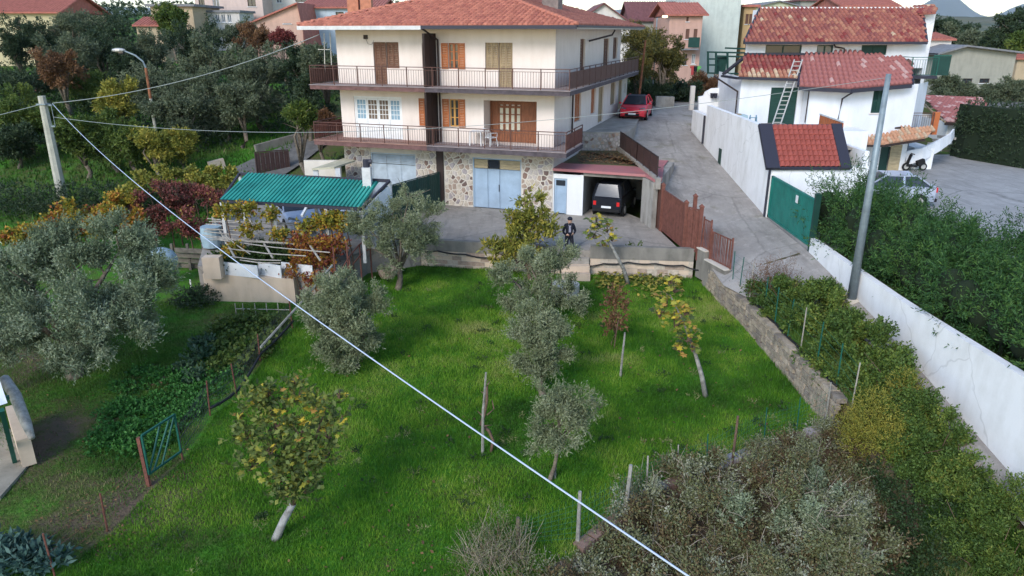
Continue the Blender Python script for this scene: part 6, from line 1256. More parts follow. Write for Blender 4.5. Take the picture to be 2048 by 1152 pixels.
lmat('green_leaf', [(0, (.03,.06,.012)), (.5, (.075,.12,.025)), (1, (.18,.21,.04))])
lmat('yellow_leaf', [(0, (.06,.085,.02)), (.35, (.15,.17,.03)), (.7, (.33,.29,.05)), (1, (.46,.33,.07))])
lmat('autumn_leaf', [(0, (.06,.09,.02)), (.25, (.17,.18,.025)), (.45, (.38,.27,.03)), (.62, (.38,.16,.03)), (.8, (.20,.045,.03)), (1, (.11,.025,.03))])
lmat('red_leaf', [(0, (.06,.03,.02)), (.5, (.19,.04,.04)), (1, (.30,.09,.06))])
lmat('brown_leaf', [(0, (.06,.035,.02)), (.5, (.16,.08,.04)), (1, (.28,.16,.07))])
lmat('conifer', [(0, (.011,.038,.012)), (.5, (.035,.095,.025)), (1, (.10,.18,.035))], trans=.12)
lmat('bramble', [(0, (.07,.045,.028)), (.25, (.16,.11,.055)), (.5, (.14,.16,.065)), (.75, (.21,.22,.13)), (1, (.36,.37,.29))])
lmat('grass_blade', [(0, (.022,.080,.008)), (.3, (.055,.17,.012)), (.55, (.11,.27,.018)), (.8, (.24,.38,.04)), (1, (.38,.40,.13))], trans=.3)
lmat('dull_grass', [(0, (.03,.08,.014)), (.5, (.06,.155,.02)), (.8, (.12,.20,.04)), (1, (.28,.25,.12))], trans=.3)
lmat('cabbage', [(0, (.02,.05,.02)), (.6, (.05,.10,.05)), (1, (.16,.22,.16))])
lmat('blue_green', [(0, (.02,.05,.045)), (.6, (.06,.12,.10)), (1, (.15,.24,.21))])
mat('bark_olive', (.16,.13,.10), .95, .5, 8, bump=.8, bscale=12, bdist=.05); mat('bark_pale', (.34,.33,.30), .9, scale=5, col2=(.12,.115,.10), bump=.4, bscale=12); mat('bark_brown', (.14,.09,.065), .95, .4, 6); mat('limewash', (.42,.42,.42), .9, scale=4, col2=(.13,.12,.11), detail=8)
def trunk_mb(base, targets, r0, fork=.35, seed=1, bend=.12, n=7):
    rg = random.Random(seed); q = MB(); base = Vector(base); c = sum((Vector(t) for t in targets), Vector())/len(targets); f = base.lerp(c, fork)+Vector((rg.uniform(-bend, bend), rg.uniform(-bend, bend), 0))
    m = base.lerp(f, .5)+Vector((rg.uniform(-bend, bend), rg.uniform(-bend, bend), 0))*.7
    q.tube([base-Vector((0,0,.15)), base+Vector((0,0,.06)), m, f], [r0*1.5, r0*1.1, r0*.85, r0*.75], n)
    for t in targets:
        t = Vector(t); a = f.lerp(t, .5)+Vector((rg.uniform(-bend, bend), rg.uniform(-bend, bend), rg.uniform(0, bend*2)))*1.2
        q.tube([f-Vector((0,0,.05)), a, t], [r0*.6, r0*.36, r0*.12], 5)
        for k in range(4):
            s_ = a.lerp(t, rg.random()); q.tube([s_, s_+Vector((rg.uniform(-1, 1), rg.uniform(-1, 1), rg.uniform(-.1, .9)))*((t-a).length*.6)], [r0*.16, r0*.05], 4, cap=False)
    return q
def tree(name, base, blobs, label, lm, bark='bark_olive', r0=.13, ntw=1500, k=8, ll=.1, lw=.028, seed=1, group=None, cat='tree', trunk=True, bend=.12, targets=None, fork=.35, **kw):
    base = Vector(base); t = thing(name, base, label, cat, group); W = WM[t]
    if trunk:
        q = trunk_mb(base, targets or [b[:3] for b in blobs][:7], r0, fork, seed, bend); part(q, 'trunk', MATS[bark], t, smooth=True)
    V, Fq, ti = leafcloud(blobs, ntw, k, ll, lw, seed, **kw)
    V = V-np.array(base); o = bpy.data.objects.new('crown', npmesh('crown', V, Fq, MATS[lm], ti)); COL.objects.link(o); o.parent = t; WM[o] = W
    return t
def bpx(lst, Y, z=1.0):
    """crown lobes read from the photo at a given distance: (px, py, radius px, dy metres)"""
    out = []
    for (px, py, rp, dy, *rest) in lst:
        c = PY(px, py, Y+dy); zc = (Y+dy)*cp_-(c.z-H)*sp_; r = rp*zc/FPX; v = rest[0] if rest else .9
        out.append((c.x, c.y, c.z, r, r, r*v, r**2))
    return out
# --- the big olive at the left
b0 = PG(150, 752)
tree('olive_tree', b0, bpx([(60,560,75,.6),(150,520,70,1.2),(240,500,60,1.4),(110,640,80,-.6),(210,610,80,-.4),(290,590,62,.6),(40,650,62,.2),(180,690,55,-1.2),(250,665,50,-.8),(300,540,50,1.),(100,500,45,1.4),(220,460,35,1.5),(10,560,55,.8),(120,720,35,-1.2)], b0.y), 'large spreading silvery olive tree at the left with a forked trunk', 'olive_leaf_grey', r0=.24, ntw=11500, k=9, ll=.11, lw=.035, seed=3, bend=.25, clump=11, up=.9, shell=2.4, twig=.38, ctamp=.2)
b1 = PG(-30, 800); tree('olive_tree', b1, bpx([(0,695,38,0),(-40,700,50,0),(-30,650,50,.3)], b1.y), 'edge of another olive crown cut off by the left border', 'olive_leaf_grey', r0=.14, ntw=1100, k=9, ll=.1, lw=.03, seed=4, clump=6)
# --- lawn trees
b2 = PG(797, 580); tree('olive_tree', b2, bpx([(735,455,45,.2),(785,425,45,.4),(840,440,42,.2),(800,480,50,-.2),(750,500,32,-.3),(850,490,30,.1),(820,385,22,.3),(868,425,22,.4),(712,440,22,.2),(780,530,20,-.2)], b2.y), 'tall lawn olive with bare trunk in front of the dark yard wall', 'olive_leaf', r0=.13, ntw=3300, k=9, ll=.10, lw=.03, seed=5, clump=8, up=.5)
b3 = PG(712, 735); tree('olive_tree', b3, bpx([(680,590,54,.3),(722,620,50,0),(650,630,48,.1),(700,670,56,-.3),(735,665,38,0),(665,695,44,-.2),(700,705,40,-.3),(630,610,28,.3),(690,560,25,.5),(740,590,26,.3),(640,660,28,.1)], b3.y), 'round low olive bush left of the lawn beside the pergola', 'olive_leaf', r0=.12, ntw=5200, k=9, ll=.10, lw=.03, seed=6, clump=8, up=.5)
b4 = PG(1060, 560); tree('loquat_tree', b4, bpx([(1065,400,24,.3),(1070,440,36,.1),(1040,450,32,.2),(1020,480,35,0),(1085,480,34,0),(990,505,25,-.2),(1045,505,38,-.3),(975,490,14,-.2),(1090,430,18,.3),(1010,530,24,-.3)], b4.y), 'leafy yellow green loquat tree rising before the blue garage door', 'yellow_leaf', r0=.09, ntw=650, k=7, ll=.22, lw=.075, seed=7, bark='bark_brown', clump=7, up=.6, spread=.7, twig=.3)
b5 = PG(1085, 655); tree('olive_tree', b5, bpx([(1010,545,32,.3),(1060,530,40,.4),(1110,540,42,.3),(1140,590,36,.2),(1060,590,42,0),(1100,620,30,0),(1030,600,26,.2),(1125,505,24,.5),(1155,610,22,0)], b5.y), 'silvery olive below the loquat tree next to the garden steps', 'olive_leaf', r0=.11, ntw=3600, k=9, ll=.10, lw=.03, seed=8, clump=8, up=.5)
b6 = PG(1085, 790); tree('olive_tree', b6, bpx([(1070,640,36,.3),(1095,680,38,.1),(1060,700,38,0),(1110,720,28,0),(1080,740,30,-.1),(1045,665,22,.1),(1115,660,22,.2)], b6.y), 'middle olive bush of the row down the lawn', 'olive_leaf', r0=.1, ntw=2900, k=9, ll=.095, lw=.028, seed=9, clump=8, up=.5)
b7 = PG(1100, 962); tree('olive_tree', b7, bpx([(1110,820,36,0),(1085,850,30,0),(1150,830,30,.1),(1175,845,24,.1),(1125,870,34,-.1),(1095,790,22,.2),(1160,795,16,.2),(1080,885,18,0),(1185,820,14,.2)], b7.y), 'small young olive with twin stems nearest the camera in the lawn row', 'olive_leaf', r0=.055, ntw=1900, k=9, ll=.085, lw=.022, seed=10, clump=8, up=.6, fork=.5)
q = MB(); q.tube([b7+Vector((.12,.1,-.1)), b7+Vector((.16,.15,1.3)), b7+Vector((.5,.2,1.9))], [.03,.025,.015], 6); part(q, 'support_stake', MATS['bark_pale'], label='thin pale stake beside the small young olive', cat='stake')
# --- big-leaved fig trees: separate lobed leaves
def fig_leaf(mname, s=1.0):
    an = [(-90,.25),(-40,.8),(-12,.55),(10,1.0),(45,.55),(65,.95),(90,.62),(115,.95),(135,.55),(170,1.0),(192,.55),(220,.8)]
    V = [(0, 0, 0)]+[(.5*r*math.cos(R(a))*s*.11*2, (.5*r*math.sin(R(a))*s*.11*2+.03), .012*math.sin(a)) for a, r in an]; Fs = np.array([(0, i+1, (i+1) % len(an)+1) for i in range(len(an))])
    me = npmesh('leaf', np.array(V), Fs, MATS[mname]); return me
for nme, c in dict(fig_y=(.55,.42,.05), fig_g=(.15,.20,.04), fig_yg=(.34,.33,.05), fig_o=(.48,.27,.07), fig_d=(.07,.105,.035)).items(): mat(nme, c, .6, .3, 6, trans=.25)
FL = {k: fig_leaf(k) for k in ('fig_y', 'fig_g', 'fig_yg', 'fig_o', 'fig_d')}
def fig_tree(name, base, blobs, label, seed, nleaf, size, wts, stems, r0=.07, bark='bark_pale', extra=0, cat='tree'):
    rg = random.Random(seed); base = Vector(base); t = thing(name, base, label, cat); W = WM[t]
    part(stems, 'trunk', MATS[bark], t, smooth=True)
    q = MB(); cb_ = Vector(blobs[0][:3])
    for b in blobs:
        for _ in range(7):
            e = Vector(b[:3])+Vector((rg.uniform(-1,1)*b[3], rg.uniform(-1,1)*b[3], rg.uniform(-.6,1)*b[5]))*.8; s_ = Vector(b[:3])-Vector((0,0,b[5]*.6)); q.tube([s_, s_.lerp(e, .5)+Vector((0,0,.03)), e], [.018, .013, .007], 4, cap=False)
    part(q, 'twigs', MATS['bark_brown'], t, kind='stuff')
    bw = [b[6] for b in blobs]; zc_ = sum(b[2] for b in blobs)/len(blobs); zh_ = max(.3, max(b[2] for b in blobs)-zc_)
    for i in range(nleaf+extra):
        b = rg.choices(blobs, bw)[0]; th = rg.uniform(0, 2*PI); u = rg.uniform(-.7, 1); r_ = rg.random()**.4; s2 = math.sqrt(max(0, 1-u*u))
        p = Vector((b[0]+b[3]*r_*s2*math.cos(th), b[1]+b[4]*r_*s2*math.sin(th), b[2]+b[5]*r_*u)); hgt = (b[2]-base.z)
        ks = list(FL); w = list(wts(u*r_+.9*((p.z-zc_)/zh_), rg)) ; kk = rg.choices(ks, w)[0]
        M = Matrix.Translation(p) @ Matrix.Rotation(rg.uniform(0, 6.28), 4, 'Z') @ Matrix.Rotation(rg.uniform(-.9, .5), 4, 'X') @ Matrix.Rotation(rg.uniform(-.5, .5), 4, 'Y') @ Matrix.Scale(size*rg.uniform(.7, 1.25), 4)
        inst(FL[kk], 'leaf', M, t)
    return t
def stem_px(pts, rs, Y): q = MB(); q.tube([PY(px, py, Y+dy) for px, py, dy in pts], rs, 7); return q
bf = PG(552, 1080); bf_l = bpx([(515,800,34,.5),(535,785,18,.6),(595,790,30,.7),(590,765,16,.8),(550,845,34,.3),(490,870,22,.2),(640,815,26,.5),(678,790,14,.5),(600,860,30,.2),(655,865,28,.4),(540,900,28,0),(600,920,36,.1),(645,915,24,.3),(500,930,24,0),(555,950,34,-.1),(610,975,26,-.1),(575,985,20,-.2),(480,830,12,.3),(685,840,12,.4)], bf.y)
st1 = stem_px([(550,1082,0),(568,1040,.1),(586,1008,.15)], [.10,.085,.075], bf.y)
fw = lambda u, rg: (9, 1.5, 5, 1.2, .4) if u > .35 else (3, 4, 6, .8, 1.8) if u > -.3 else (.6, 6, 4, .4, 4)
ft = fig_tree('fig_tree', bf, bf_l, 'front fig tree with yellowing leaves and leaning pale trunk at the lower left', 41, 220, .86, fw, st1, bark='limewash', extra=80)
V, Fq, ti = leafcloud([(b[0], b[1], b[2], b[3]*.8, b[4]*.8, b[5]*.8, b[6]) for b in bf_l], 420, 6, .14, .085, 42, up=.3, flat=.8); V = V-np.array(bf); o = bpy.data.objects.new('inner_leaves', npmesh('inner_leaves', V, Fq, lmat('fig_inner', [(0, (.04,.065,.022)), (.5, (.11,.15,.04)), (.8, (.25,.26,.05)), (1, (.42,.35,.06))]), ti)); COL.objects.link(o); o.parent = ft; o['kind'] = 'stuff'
q = stem_px([(586,1008,.15),(590,960,.2),(565,880,.3),(540,820,.4)], [.07,.05,.035,.02], bf.y); q.tube([PY(590,965,bf.y+.2), PY(630,880,bf.y+.4), PY(650,820,bf.y+.5)], [.045,.03,.015], 6); part(q, 'limb', MATS['bark_brown'], ft, smooth=True)
bg_ = PG(1411, 793); bl = bpx([(1335,600,26,.3),(1320,625,22,.3),(1350,640,30,.2),(1375,670,28,.1),(1370,620,22,.3),(1350,575,20,.5),(1360,695,18,0),(1385,695,18,0),(1340,560,16,.6)], bg_.y)
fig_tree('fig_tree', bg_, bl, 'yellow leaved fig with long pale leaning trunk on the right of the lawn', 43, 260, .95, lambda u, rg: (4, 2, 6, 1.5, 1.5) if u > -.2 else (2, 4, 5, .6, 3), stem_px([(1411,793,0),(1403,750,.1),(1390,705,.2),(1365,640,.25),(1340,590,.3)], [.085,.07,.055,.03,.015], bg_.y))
bh = PG(1255, 568); bl = bpx([(1195,445,26,.3),(1215,455,20,.3),(1185,468,18,.2),(1225,475,14,.2),(1205,485,14,.1)], bh.y)
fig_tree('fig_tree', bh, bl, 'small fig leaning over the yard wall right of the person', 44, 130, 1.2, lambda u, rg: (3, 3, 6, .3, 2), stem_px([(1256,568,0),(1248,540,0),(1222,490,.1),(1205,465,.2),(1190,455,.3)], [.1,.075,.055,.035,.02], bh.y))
bi = PG(1268, 545); tree('fig_shoot', bi, bpx([(1267,500,9,.1),(1265,515,12,0),(1270,530,10,0)], bi.y), 'slim green fig shoot against the yard wall', 'green_leaf', bark='bark_brown', r0=.02, ntw=60, k=6, ll=.17, lw=.08, seed=45)
# small brown leaved shrub by stakes
bj = PG(1222, 690); tree('persimmon_shrub', bj, bpx([(1232,590,12,.2),(1228,615,17,.1),(1235,640,17,.1),(1225,655,14,0),(1240,605,10,.1)], bj.y), 'thin shrub with rust brown leaves tied to stakes on the lawn', 'brown_leaf', bark='bark_brown', r0=.025, ntw=130, k=7, ll=.13, lw=.06, seed=46)
def stake(px0, py0, px1, py1, r, label, m='bark_pale', name='wooden_stake', dy=0, wob=0):
    b = PG(px0, py0); t_ = PY(px1, py1, b.y+dy); mid = b.lerp(t_, .5)+Vector((wob, 0, 0)); q = MB(); q.tube([b-Vector((0,0,.2)), mid, t_], [r*1.1, r, r*.8], 6); return part(q, name, MATS[m], label=label, cat='stake')
stake(1240, 755, 1250, 665, .035, 'pale wooden stake right of the brown leaved shrub'); stake(1227, 698, 1237, 640, .02, 'short thin stake inside the brown leaved shrub', 'bark_brown')
s_ = stake(965, 906, 966, 815, .04, 'lower pale stake holding the gnarled vine', 'bark_pale'); b = PG(966, 906)
q = MB(); q.tube([b+Vector((.02,.02,1.2)), PY(972, 745, b.y)], [.035, .028], 6); part(q, 'upper_pole', MATS['bark_pale'], s_)
t = thing('grape_vine', PG(985, 900), 'gnarled leafless vine twisting round the stake on the lawn', 'vine')
q = MB(); q.tube([PY(x, y, b.y+.05*k) for k, (x, y) in enumerate([(982,905),(986,880),(978,862),(966,852),(962,845)])], [.045,.04,.045,.05,.045], 6); q.tube([PY(x, y, b.y+.03) for x, y in [(962,850),(968,830),(974,800),(973,775),(976,770)]], [.045,.05,.04,.045,.02], 6)
for (a_, b_) in (((974,830),(988,818)),((968,835),(955,822)),((972,790),(962,783)),((966,852),(985,850)),((988,818),(984,800)),((975,770),(980,762))): q.tube([PY(*a_, b.y), PY(*b_, b.y+.1)], [.022, .008], 5)
part(q, 'stem', MATS['bark_brown'], t, smooth=True)
# --- fallen leaves under the wall and scattered on the lawn
def scatter_px(n, boxes, seed): 
    r = np.random.RandomState(seed); out = []
    for i in range(n): b = boxes[r.randint(len(boxes))]; out.append(PG(r.uniform(b[0], b[2]), r.uniform(b[1], b[3])))
    return np.array([tuple(p) for p in out])
def leaflitter(name, pts, size, lm, seed, label, cat, hgt=.06):
    r = np.random.RandomState(seed); n = len(pts); a = r.uniform(0, 6.28, n); tl_ = r.uniform(-.5, .5, (n, 2)); s = size*r.uniform(.6, 1.3, n); d = np.stack([np.cos(a), np.sin(a), tl_[:, 0]], -1)*s[:, None]; e = np.stack([-np.sin(a), np.cos(a), tl_[:, 1]], -1)*s[:, None]*.7; c = pts+np.stack([np.zeros(n), np.zeros(n), r.uniform(.03, hgt, n)], -1)
    V = np.stack([c-d*.5, c+e*.5, c+d*.5, c-e*.5], 1).reshape(-1, 3); o = bpy.data.objects.new(name, npmesh(name, V, np.arange(n*4).reshape(-1, 4), MATS[lm], r.rand(n))); COL.objects.link(o); props(o, label, cat, kind='stuff'); return o
pa = scatter_px(900, [(1190, 546, 1250, 580), (1262, 546, 1365, 575), (1270, 560, 1365, 600), (1200, 550, 1360, 570)], 1); leaflitter('fallen_leaves', pa, .16, 'autumn_litter' if 0 else 'yellow_leaf', 2, 'heap of yellow and brown fallen fig leaves at the foot of the wall', 'leaves', .22)
pa = scatter_px(260, [(560, 900, 900, 1150), (1200, 700, 1560, 900), (1100, 600, 1400, 760), (680, 680, 1000, 900)], 5); leaflitter('fallen_leaves', pa, .08, 'brown_leaf', 6, 'brown leaves scattered over the lawn', 'leaves', .1)
pa = scatter_px(420, [(130, 920, 330, 1100), (20, 780, 220, 900), (300, 900, 420, 960), (60, 1000, 250, 1130)], 7); leaflitter('fallen_leaves', pa, .06, 'brown_leaf', 8, 'pale dead leaves lying on the bare garden ground at lower left', 'leaves', .04)
tr_pts = []
r = np.random.RandomState(9)
for i in range(1300):
    u, s = r.uniform(4.6, 9.3), r.uniform(1.7, 5.0)
    x, y = hw(u, s)
    if 3.4 < x < 6.3 and y < 40.8: tr_pts.append((x, y, 2.3))
leaflitter('fallen_leaves', np.array(tr_pts), .12, 'brown_leaf', 10, 'dry leaves and weeds covering the soil terrace above the garage', 'leaves', .1)

# --- grass
def grass(name, poly, n, hmin, hmax, w, lm, seed, label, dens=None, tintf=None, kind='stuff'):
    r = np.random.RandomState(seed); P_ = np.array(poly); x0, y0 = P_.min(0); x1, y1 = P_.max(0); xs_, ys_ = [], []
    need = n; X = r.uniform(x0, x1, n*3); Y = r.uniform(y0, y1, n*3)
    # prefer near ground, where blades show larger
    ins = np.zeros(len(X), bool); j = len(P_)-1
    for i in range(len(P_)):
        xi, yi = P_[i]; xj, yj = P_[j]; c = ((yi > Y) != (yj > Y)) & (X < (xj-xi)*(Y-yi)/(yj-yi+1e-12)+xi); ins ^= c; j = i
    if dens is not None: ins &= r.rand(len(X)) < dens(X, Y)
    X = X[ins][:n]; Y = Y[ins][:n]; n = len(X); Z = G(X, Y)+.03*npnoise(X, Y, 1.5, 3)
    a = r.uniform(0, 6.28, n); ln = npnoise(X, Y, 1.1, seed+2); h = r.uniform(hmin, hmax, n)*(1+.35*ln); lean = r.uniform(.1, .8, n)*h; ww = w*r.uniform(.6, 1.4, n)
    b = r.uniform(0, 6.28, n); V = np.empty((n, 3, 3)); V[:, 0] = np.stack([X-np.cos(a)*ww/2, Y-np.sin(a)*ww/2, Z-.01], -1); V[:, 1] = np.stack([X+np.cos(a)*ww/2, Y+np.sin(a)*ww/2, Z-.01], -1); V[:, 2] = np.stack([X+np.cos(b)*lean, Y+np.sin(b)*lean, Z+h], -1)
    t = .54+.32*npnoise(X, Y, .6, seed)+.26*npnoise(X, Y, 2.1, seed+1)+r.uniform(-.18, .18, n)
    if tintf is not None: t = t+tintf(X, Y)
    o = bpy.data.objects.new(name, npmesh(name, V.reshape(-1, 3), np.arange(n*3).reshape(-1, 3), MATS[lm], np.clip(t, 0, 1))); COL.objects.link(o); props(o, label, 'grass', kind=kind); return o
lawn = [(p[0]+.1, p[1]) for p in FENCE]+[(-6.3, 27.2), (-5.6, 29.3), (-3.9, 30.2), (2.2, 28.95), (2.0, 28.2), (3.2, 28.0), (3.3, 28.9), (7.5, 28.55)]+[(w[0]-.02, w[1]) for w in WALLB]+[tuple(e) for e in EDGE[::-1]][1:]+[(-8, 7)]
FX, FY = np.array([p[0] for p in FENCE]), np.array([p[1] for p in FENCE])
def lt_(X, Y):   # darker along the fence and towards the yard, with lighter and darker patches
    return -.22*np.exp(-np.clip(X-fencex(Y), 0, 9)/1.3)+.10*np.exp(-((X+1)/3.2)**2-((Y-17)/4)**2)+.12*np.exp(-((X-3)/2.5)**2-((Y-16)/1.6)**2)-.10*np.clip((Y-24)/5, 0, 1)-.22*np.exp(-((X+.5)/1.6)**2-((Y-14.2)/1.5)**2)+.12*np.exp(-((X+4.2)/1.6)**2-((Y-18.5)/1.3)**2)
grass('lawn_grass', lawn, 420000, .05, .13, .016, 'grass_blade', 21, 'bright green meadow grass covering the fenced lawn', tintf=lt_, dens=lambda X, Y: np.clip(22/Y, .25, 1)*np.clip(1-.7*np.exp(-((X-4.9)/2.0)**2-((Y-28)/.5)**2), 0, 1))
gl_ = [(p[0]-.05, p[1]) for p in FENCE]+[(-8.6, 26), (-12, 26.3), (-17, 27), (-22, 24), (-20, 10)]
def dl(X, Y):
    s = np.zeros_like(X)
    for (px, py, rx, ry, a_) in ((60, 720, 2.2, 2.5, .8), (130, 850, 1.3, 1.2, .9), (200, 1050, 2.0, .9, .6), (330, 1000, 1.3, .8, .5), (480, 640, 1.5, 1.0, .8), (20, 930, 1.6, 1.5, 1), (325, 760, .45, .3, 1)):
        c = PG(px, py); s += a_*np.exp(-((X-c.x)/rx)**2-((Y-c.y)/ry)**2)
    return np.clip(1-s, 0.03, 1)*np.clip(.75+.5*npnoise(X, Y, 1.3, 77), .1, 1)
grass('garden_grass', gl_, 130000, .05, .12, .018, 'dull_grass', 23, 'darker patchy grass in the vegetable garden left of the wire fence', dens=dl)
gh = [(-60, 34), (-14, 34), (-14, 60), (-60, 75)]
grass('orchard_grass', gh, 45000, .15, .4, .09, 'dull_grass', 25, 'dark green grass under the orchard trees at the left', tintf=lambda X, Y: -.15+0*X)
bank = [(w[0]+.35, w[1]) for w in WALLB]+[(9.4, 14), (6, 8), (10.5, 6), (10.5, 17), (10.2, 20.5), (8.2, 24.5)]
grass('rough_grass', bank, 60000, .12, .35, .02, 'dull_grass', 27, 'rough grass on the bank between stone wall and lane')
# low leafy crop
cro = [PG(*p) for p in ((178, 880), (230, 800), (300, 770), (420, 740), (475, 760), (400, 830), (310, 905), (230, 910))]; r = np.random.RandomState(3)
cbl = []
for i in range(170):
    px, py = r.uniform(175, 470), r.uniform(738, 910)
    if (py-905)+(px-178)*.56 < -6 or (py-920)+(px-300)*.85 > 0: 
        if not ((px-178)*.9 > (905-py)*0 and (px < 470-(py-740)*.95+40) and (px > 178+(905-py)*.35)): continue
    if px < 178+(905-py)*.45 or px > 480-(py-740)*1.0: continue
    c = PG(px, py); cbl.append((c.x, c.y, c.z+.06, .32, .32, .07, 1))
V, Fq, ti = leafcloud(cbl, 3400, 6, .09, .06, 31, up=.5, flat=1.5, twig=.12); o = bpy.data.objects.new('clover_bed', npmesh('clover_bed', V, Fq, lmat('crop_leaf', [(0, (.02,.07,.014)), (.6, (.05,.17,.03)), (1, (.13,.28,.06))]), ti)); COL.objects.link(o); props(o, 'bed of low dense green crop beside the green garden gate', 'crop', kind='stuff')
# squash and cabbage plants: one thing each
k = 0; rg = random.Random(12); ORD = ['first', 'second', 'third', 'fourth', 'fifth', 'sixth', 'seventh', 'eighth']
vp = [(380,740,1),(400,715,1),(425,745,0),(440,700,0),(465,680,0),(490,700,0),(515,665,0),(540,680,0),(430,670,0),(455,650,0),(500,640,0),(535,645,0),(480,735,0),(510,715,0),(410,690,1),(560,650,0),(395,760,1),(450,725,0),(525,700,0),(470,655,0)]
for (px, py, ty) in vp:
    same = sorted(v[0]+v[1]*.001 for v in vp if v[2] == ty and (ty or (v[1] < 668, v[1] < 705) == (py < 668, py < 705))); od = ORD[same.index(px+py*.001)]
    c = PG(px, py); rr = rg.uniform(.3, .5); col_ = 'cabbage' if ty else 'green_leaf'
    place = 'at the front left of the bed' if ty else ('in the back rows under the beige wall' if py < 668 else 'in the middle rows of the bed' if py < 705 else 'at the front edge of the bed')
    V, Fq, ti = leafcloud([(c.x, c.y, c.z+.08, rr, rr, .10, 1)], 55, 4, .17 if ty else .14, .12, 50+k, up=.5, flat=1.6, twig=.2); V = V-np.array(c)
    t = thing('cabbage_plant' if ty else 'squash_plant', c, ('pale grey green cabbage ' if ty else 'dark green squash plant ')+place+', '+od+' from the left', 'vegetable', 'pale cabbages in the vegetable bed' if ty else 'squash plants '+place); o = bpy.data.objects.new('leaves', npmesh('leaves', V, Fq, MATS[col_], ti)); COL.objects.link(o); o.parent = t; q = MB(); q.tube([c, c+Vector((0,0,.15))], [.03,.02], 5); part(q, 'stalk', MATS['green_leaf'], t); k += 1
for i, (px, py) in enumerate([(10,1125),(45,1115),(80,1125),(110,1140),(25,1145),(65,1145),(0,1110)]):
    c = PG(px, py); V, Fq, ti = leafcloud([(c.x, c.y, c.z+.2, .24, .24, .2, 1)], 40, 4, .22, .08, 80+i, up=1.0, flat=.6, twig=.2); V = V-np.array(c)
    t = thing('cauliflower_plant', c, 'blue green cauliflower at the lower left corner, %s from the left' % ORD[sorted([10,45,80,110,25,65,0]).index(px)], 'vegetable', 'blue green cauliflowers in the lower left corner'); o = bpy.data.objects.new('leaves', npmesh('leaves', V, Fq, MATS['blue_green'], ti)); COL.objects.link(o); o.parent = t
c = PG(325, 762); q = MB(); q.ell(c+Vector((0,0,-.02)), (.55,.35,.14), 14, 6); part(q, 'soil_heap', mat('bare_earth', (.20,.125,.08), .95, .4, 8, bump=.8, bscale=10, bdist=.06), label='small heap of bare reddish earth beside the vegetable bed', cat='heap', smooth=True)
c = PG(390, 610); tree('low_bush', c, [(c.x, c.y, c.z+.25, .8, .6, .35, 1)], 'low dark green bush at the corner of the beige wall', 'dark_leaf', trunk=True, r0=.03, ntw=420, k=7, ll=.09, lw=.05, seed=33, cat='bush')
# small twig fence behind the bed
t = thing('stick_fence', PG(475, 622), 'low fence of thin sticks behind the vegetable bed', 'fence')
for px in (473, 488, 512, 535, 558): a_ = PG(px, 632); q = MB(); q.tube([a_-Vector((0,0,.1)), a_+Vector((0,0,.5))], .018, 5); part(q, 'stick', MATS['pole_wood'], t)
a_, b_ = PG(473, 630), PG(580, 634); q = MB(); q.tube([a_+Vector((0,0,.25)), b_+Vector((0,0,.28))], .018, 5); part(q, 'cross_stick', MATS['pole_wood'], t)
c = PG(395, 760); q = MB(); a_ = PG(383, 578); q.tube([a_-Vector((0,0,.1)), a_+Vector((0,0,.4))], .03, 6); part(q, 'short_pipe', MATS['white_paint'], label='short white pipe standing in the garden left of the beige wall', cat='pipe')
# clay pot
c = PG(776, 555); q = MB(); q.tube([c, c+Vector((0,0,.18)), c+Vector((0,0,.38))], [.30,.38,.42], 18); q.tube([c+Vector((0,0,.38)), c+Vector((0,0,.44))], [.45,.45], 18); part(q, 'plant_pot', MATS['stone1'], label='wide grey stone pot left of the tall lawn olive trunk', cat='pot', smooth=False)
q = MB(); a_ = PG(1130, 592); q.tube([a_, a_+Vector((0,0,.5)), a_+Vector((0,0,.52))], [.55,.55,.5], 20); part(q, 'well_ring', MATS['mortar'], label='round concrete ring half hidden under the olives near the steps', cat='well')
# --- wire fence left of the lawn with posts and the green gate
def wire_fence(pts, h, label, postm='rust_metal', pr=.02, wires=(.25, .55, .85), meshm=None, rung=.0, lean=0.05, name='wire_fence', skip=(), mesh=True):
    t = thing(name, (*pts[0], g(*pts[0])), label, 'fence'); rg = random.Random(len(pts)); tops = []
    for i, p in enumerate(pts):
        z = g(*p); d = Vector((rg.uniform(-lean, lean), rg.uniform(-lean, lean), h*rg.uniform(.9, 1.1))); b_ = Vector((*p, z)); tops.append((b_, b_+d)); q = MB(); q.tube([b_-Vector((0,0,.2)), b_+d], pr, 6); part(q, 'post', MATS[postm], t)
    for i, (A, B) in enumerate(zip(tops, tops[1:])):
        if i in skip: continue
        q = MB()
        for w in wires: q.tube([A[0].lerp(A[1], w), A[0].lerp(A[1], w).lerp(B[0].lerp(B[1], w), .5)+Vector((0,0,-.02)), B[0].lerp(B[1], w)], .006, 4, cap=False)
        if mesh:
            n = int((B[0]-A[0]).length/.14)
            for k in range(n):
                f = (k+.5)/n; q.tube([A[0].lerp(B[0], f), A[1].lerp(B[1], f)], .0032, 3, cap=False)
            for k in range(9): q.tube([A[0].lerp(A[1], k/9), B[0].lerp(B[1], k/9)], .0032, 3, cap=False)
        part(q, 'wire_mesh', MATS[meshm or postm], t)
    return t
mat('green_wire', (.02,.10,.06), .6)
wire_fence([FENCE[0], FENCE[1], FENCE[2]], 1.05, 'rusty post and wire fence at the lower left of the lawn', mesh=False); wire_fence(FENCE[3:8], 1.0, 'rusty post fence with dark net along the vegetable bed', mesh=True, meshm='roof_edge')
hose([(FENCE[i][0]+.05, FENCE[i][1], g(*FENCE[i])+.25) for i in (4, 5, 6, 7)], .04, 'black irrigation hose along the fence of the vegetable bed')
ga, gb = Vector((*FENCE[2], g(*FENCE[2]))), Vector((*FENCE[3], g(*FENCE[3]))); t = thing('garden_gate', ga, 'green tube gate with slanting bars in the garden fence', 'gate')
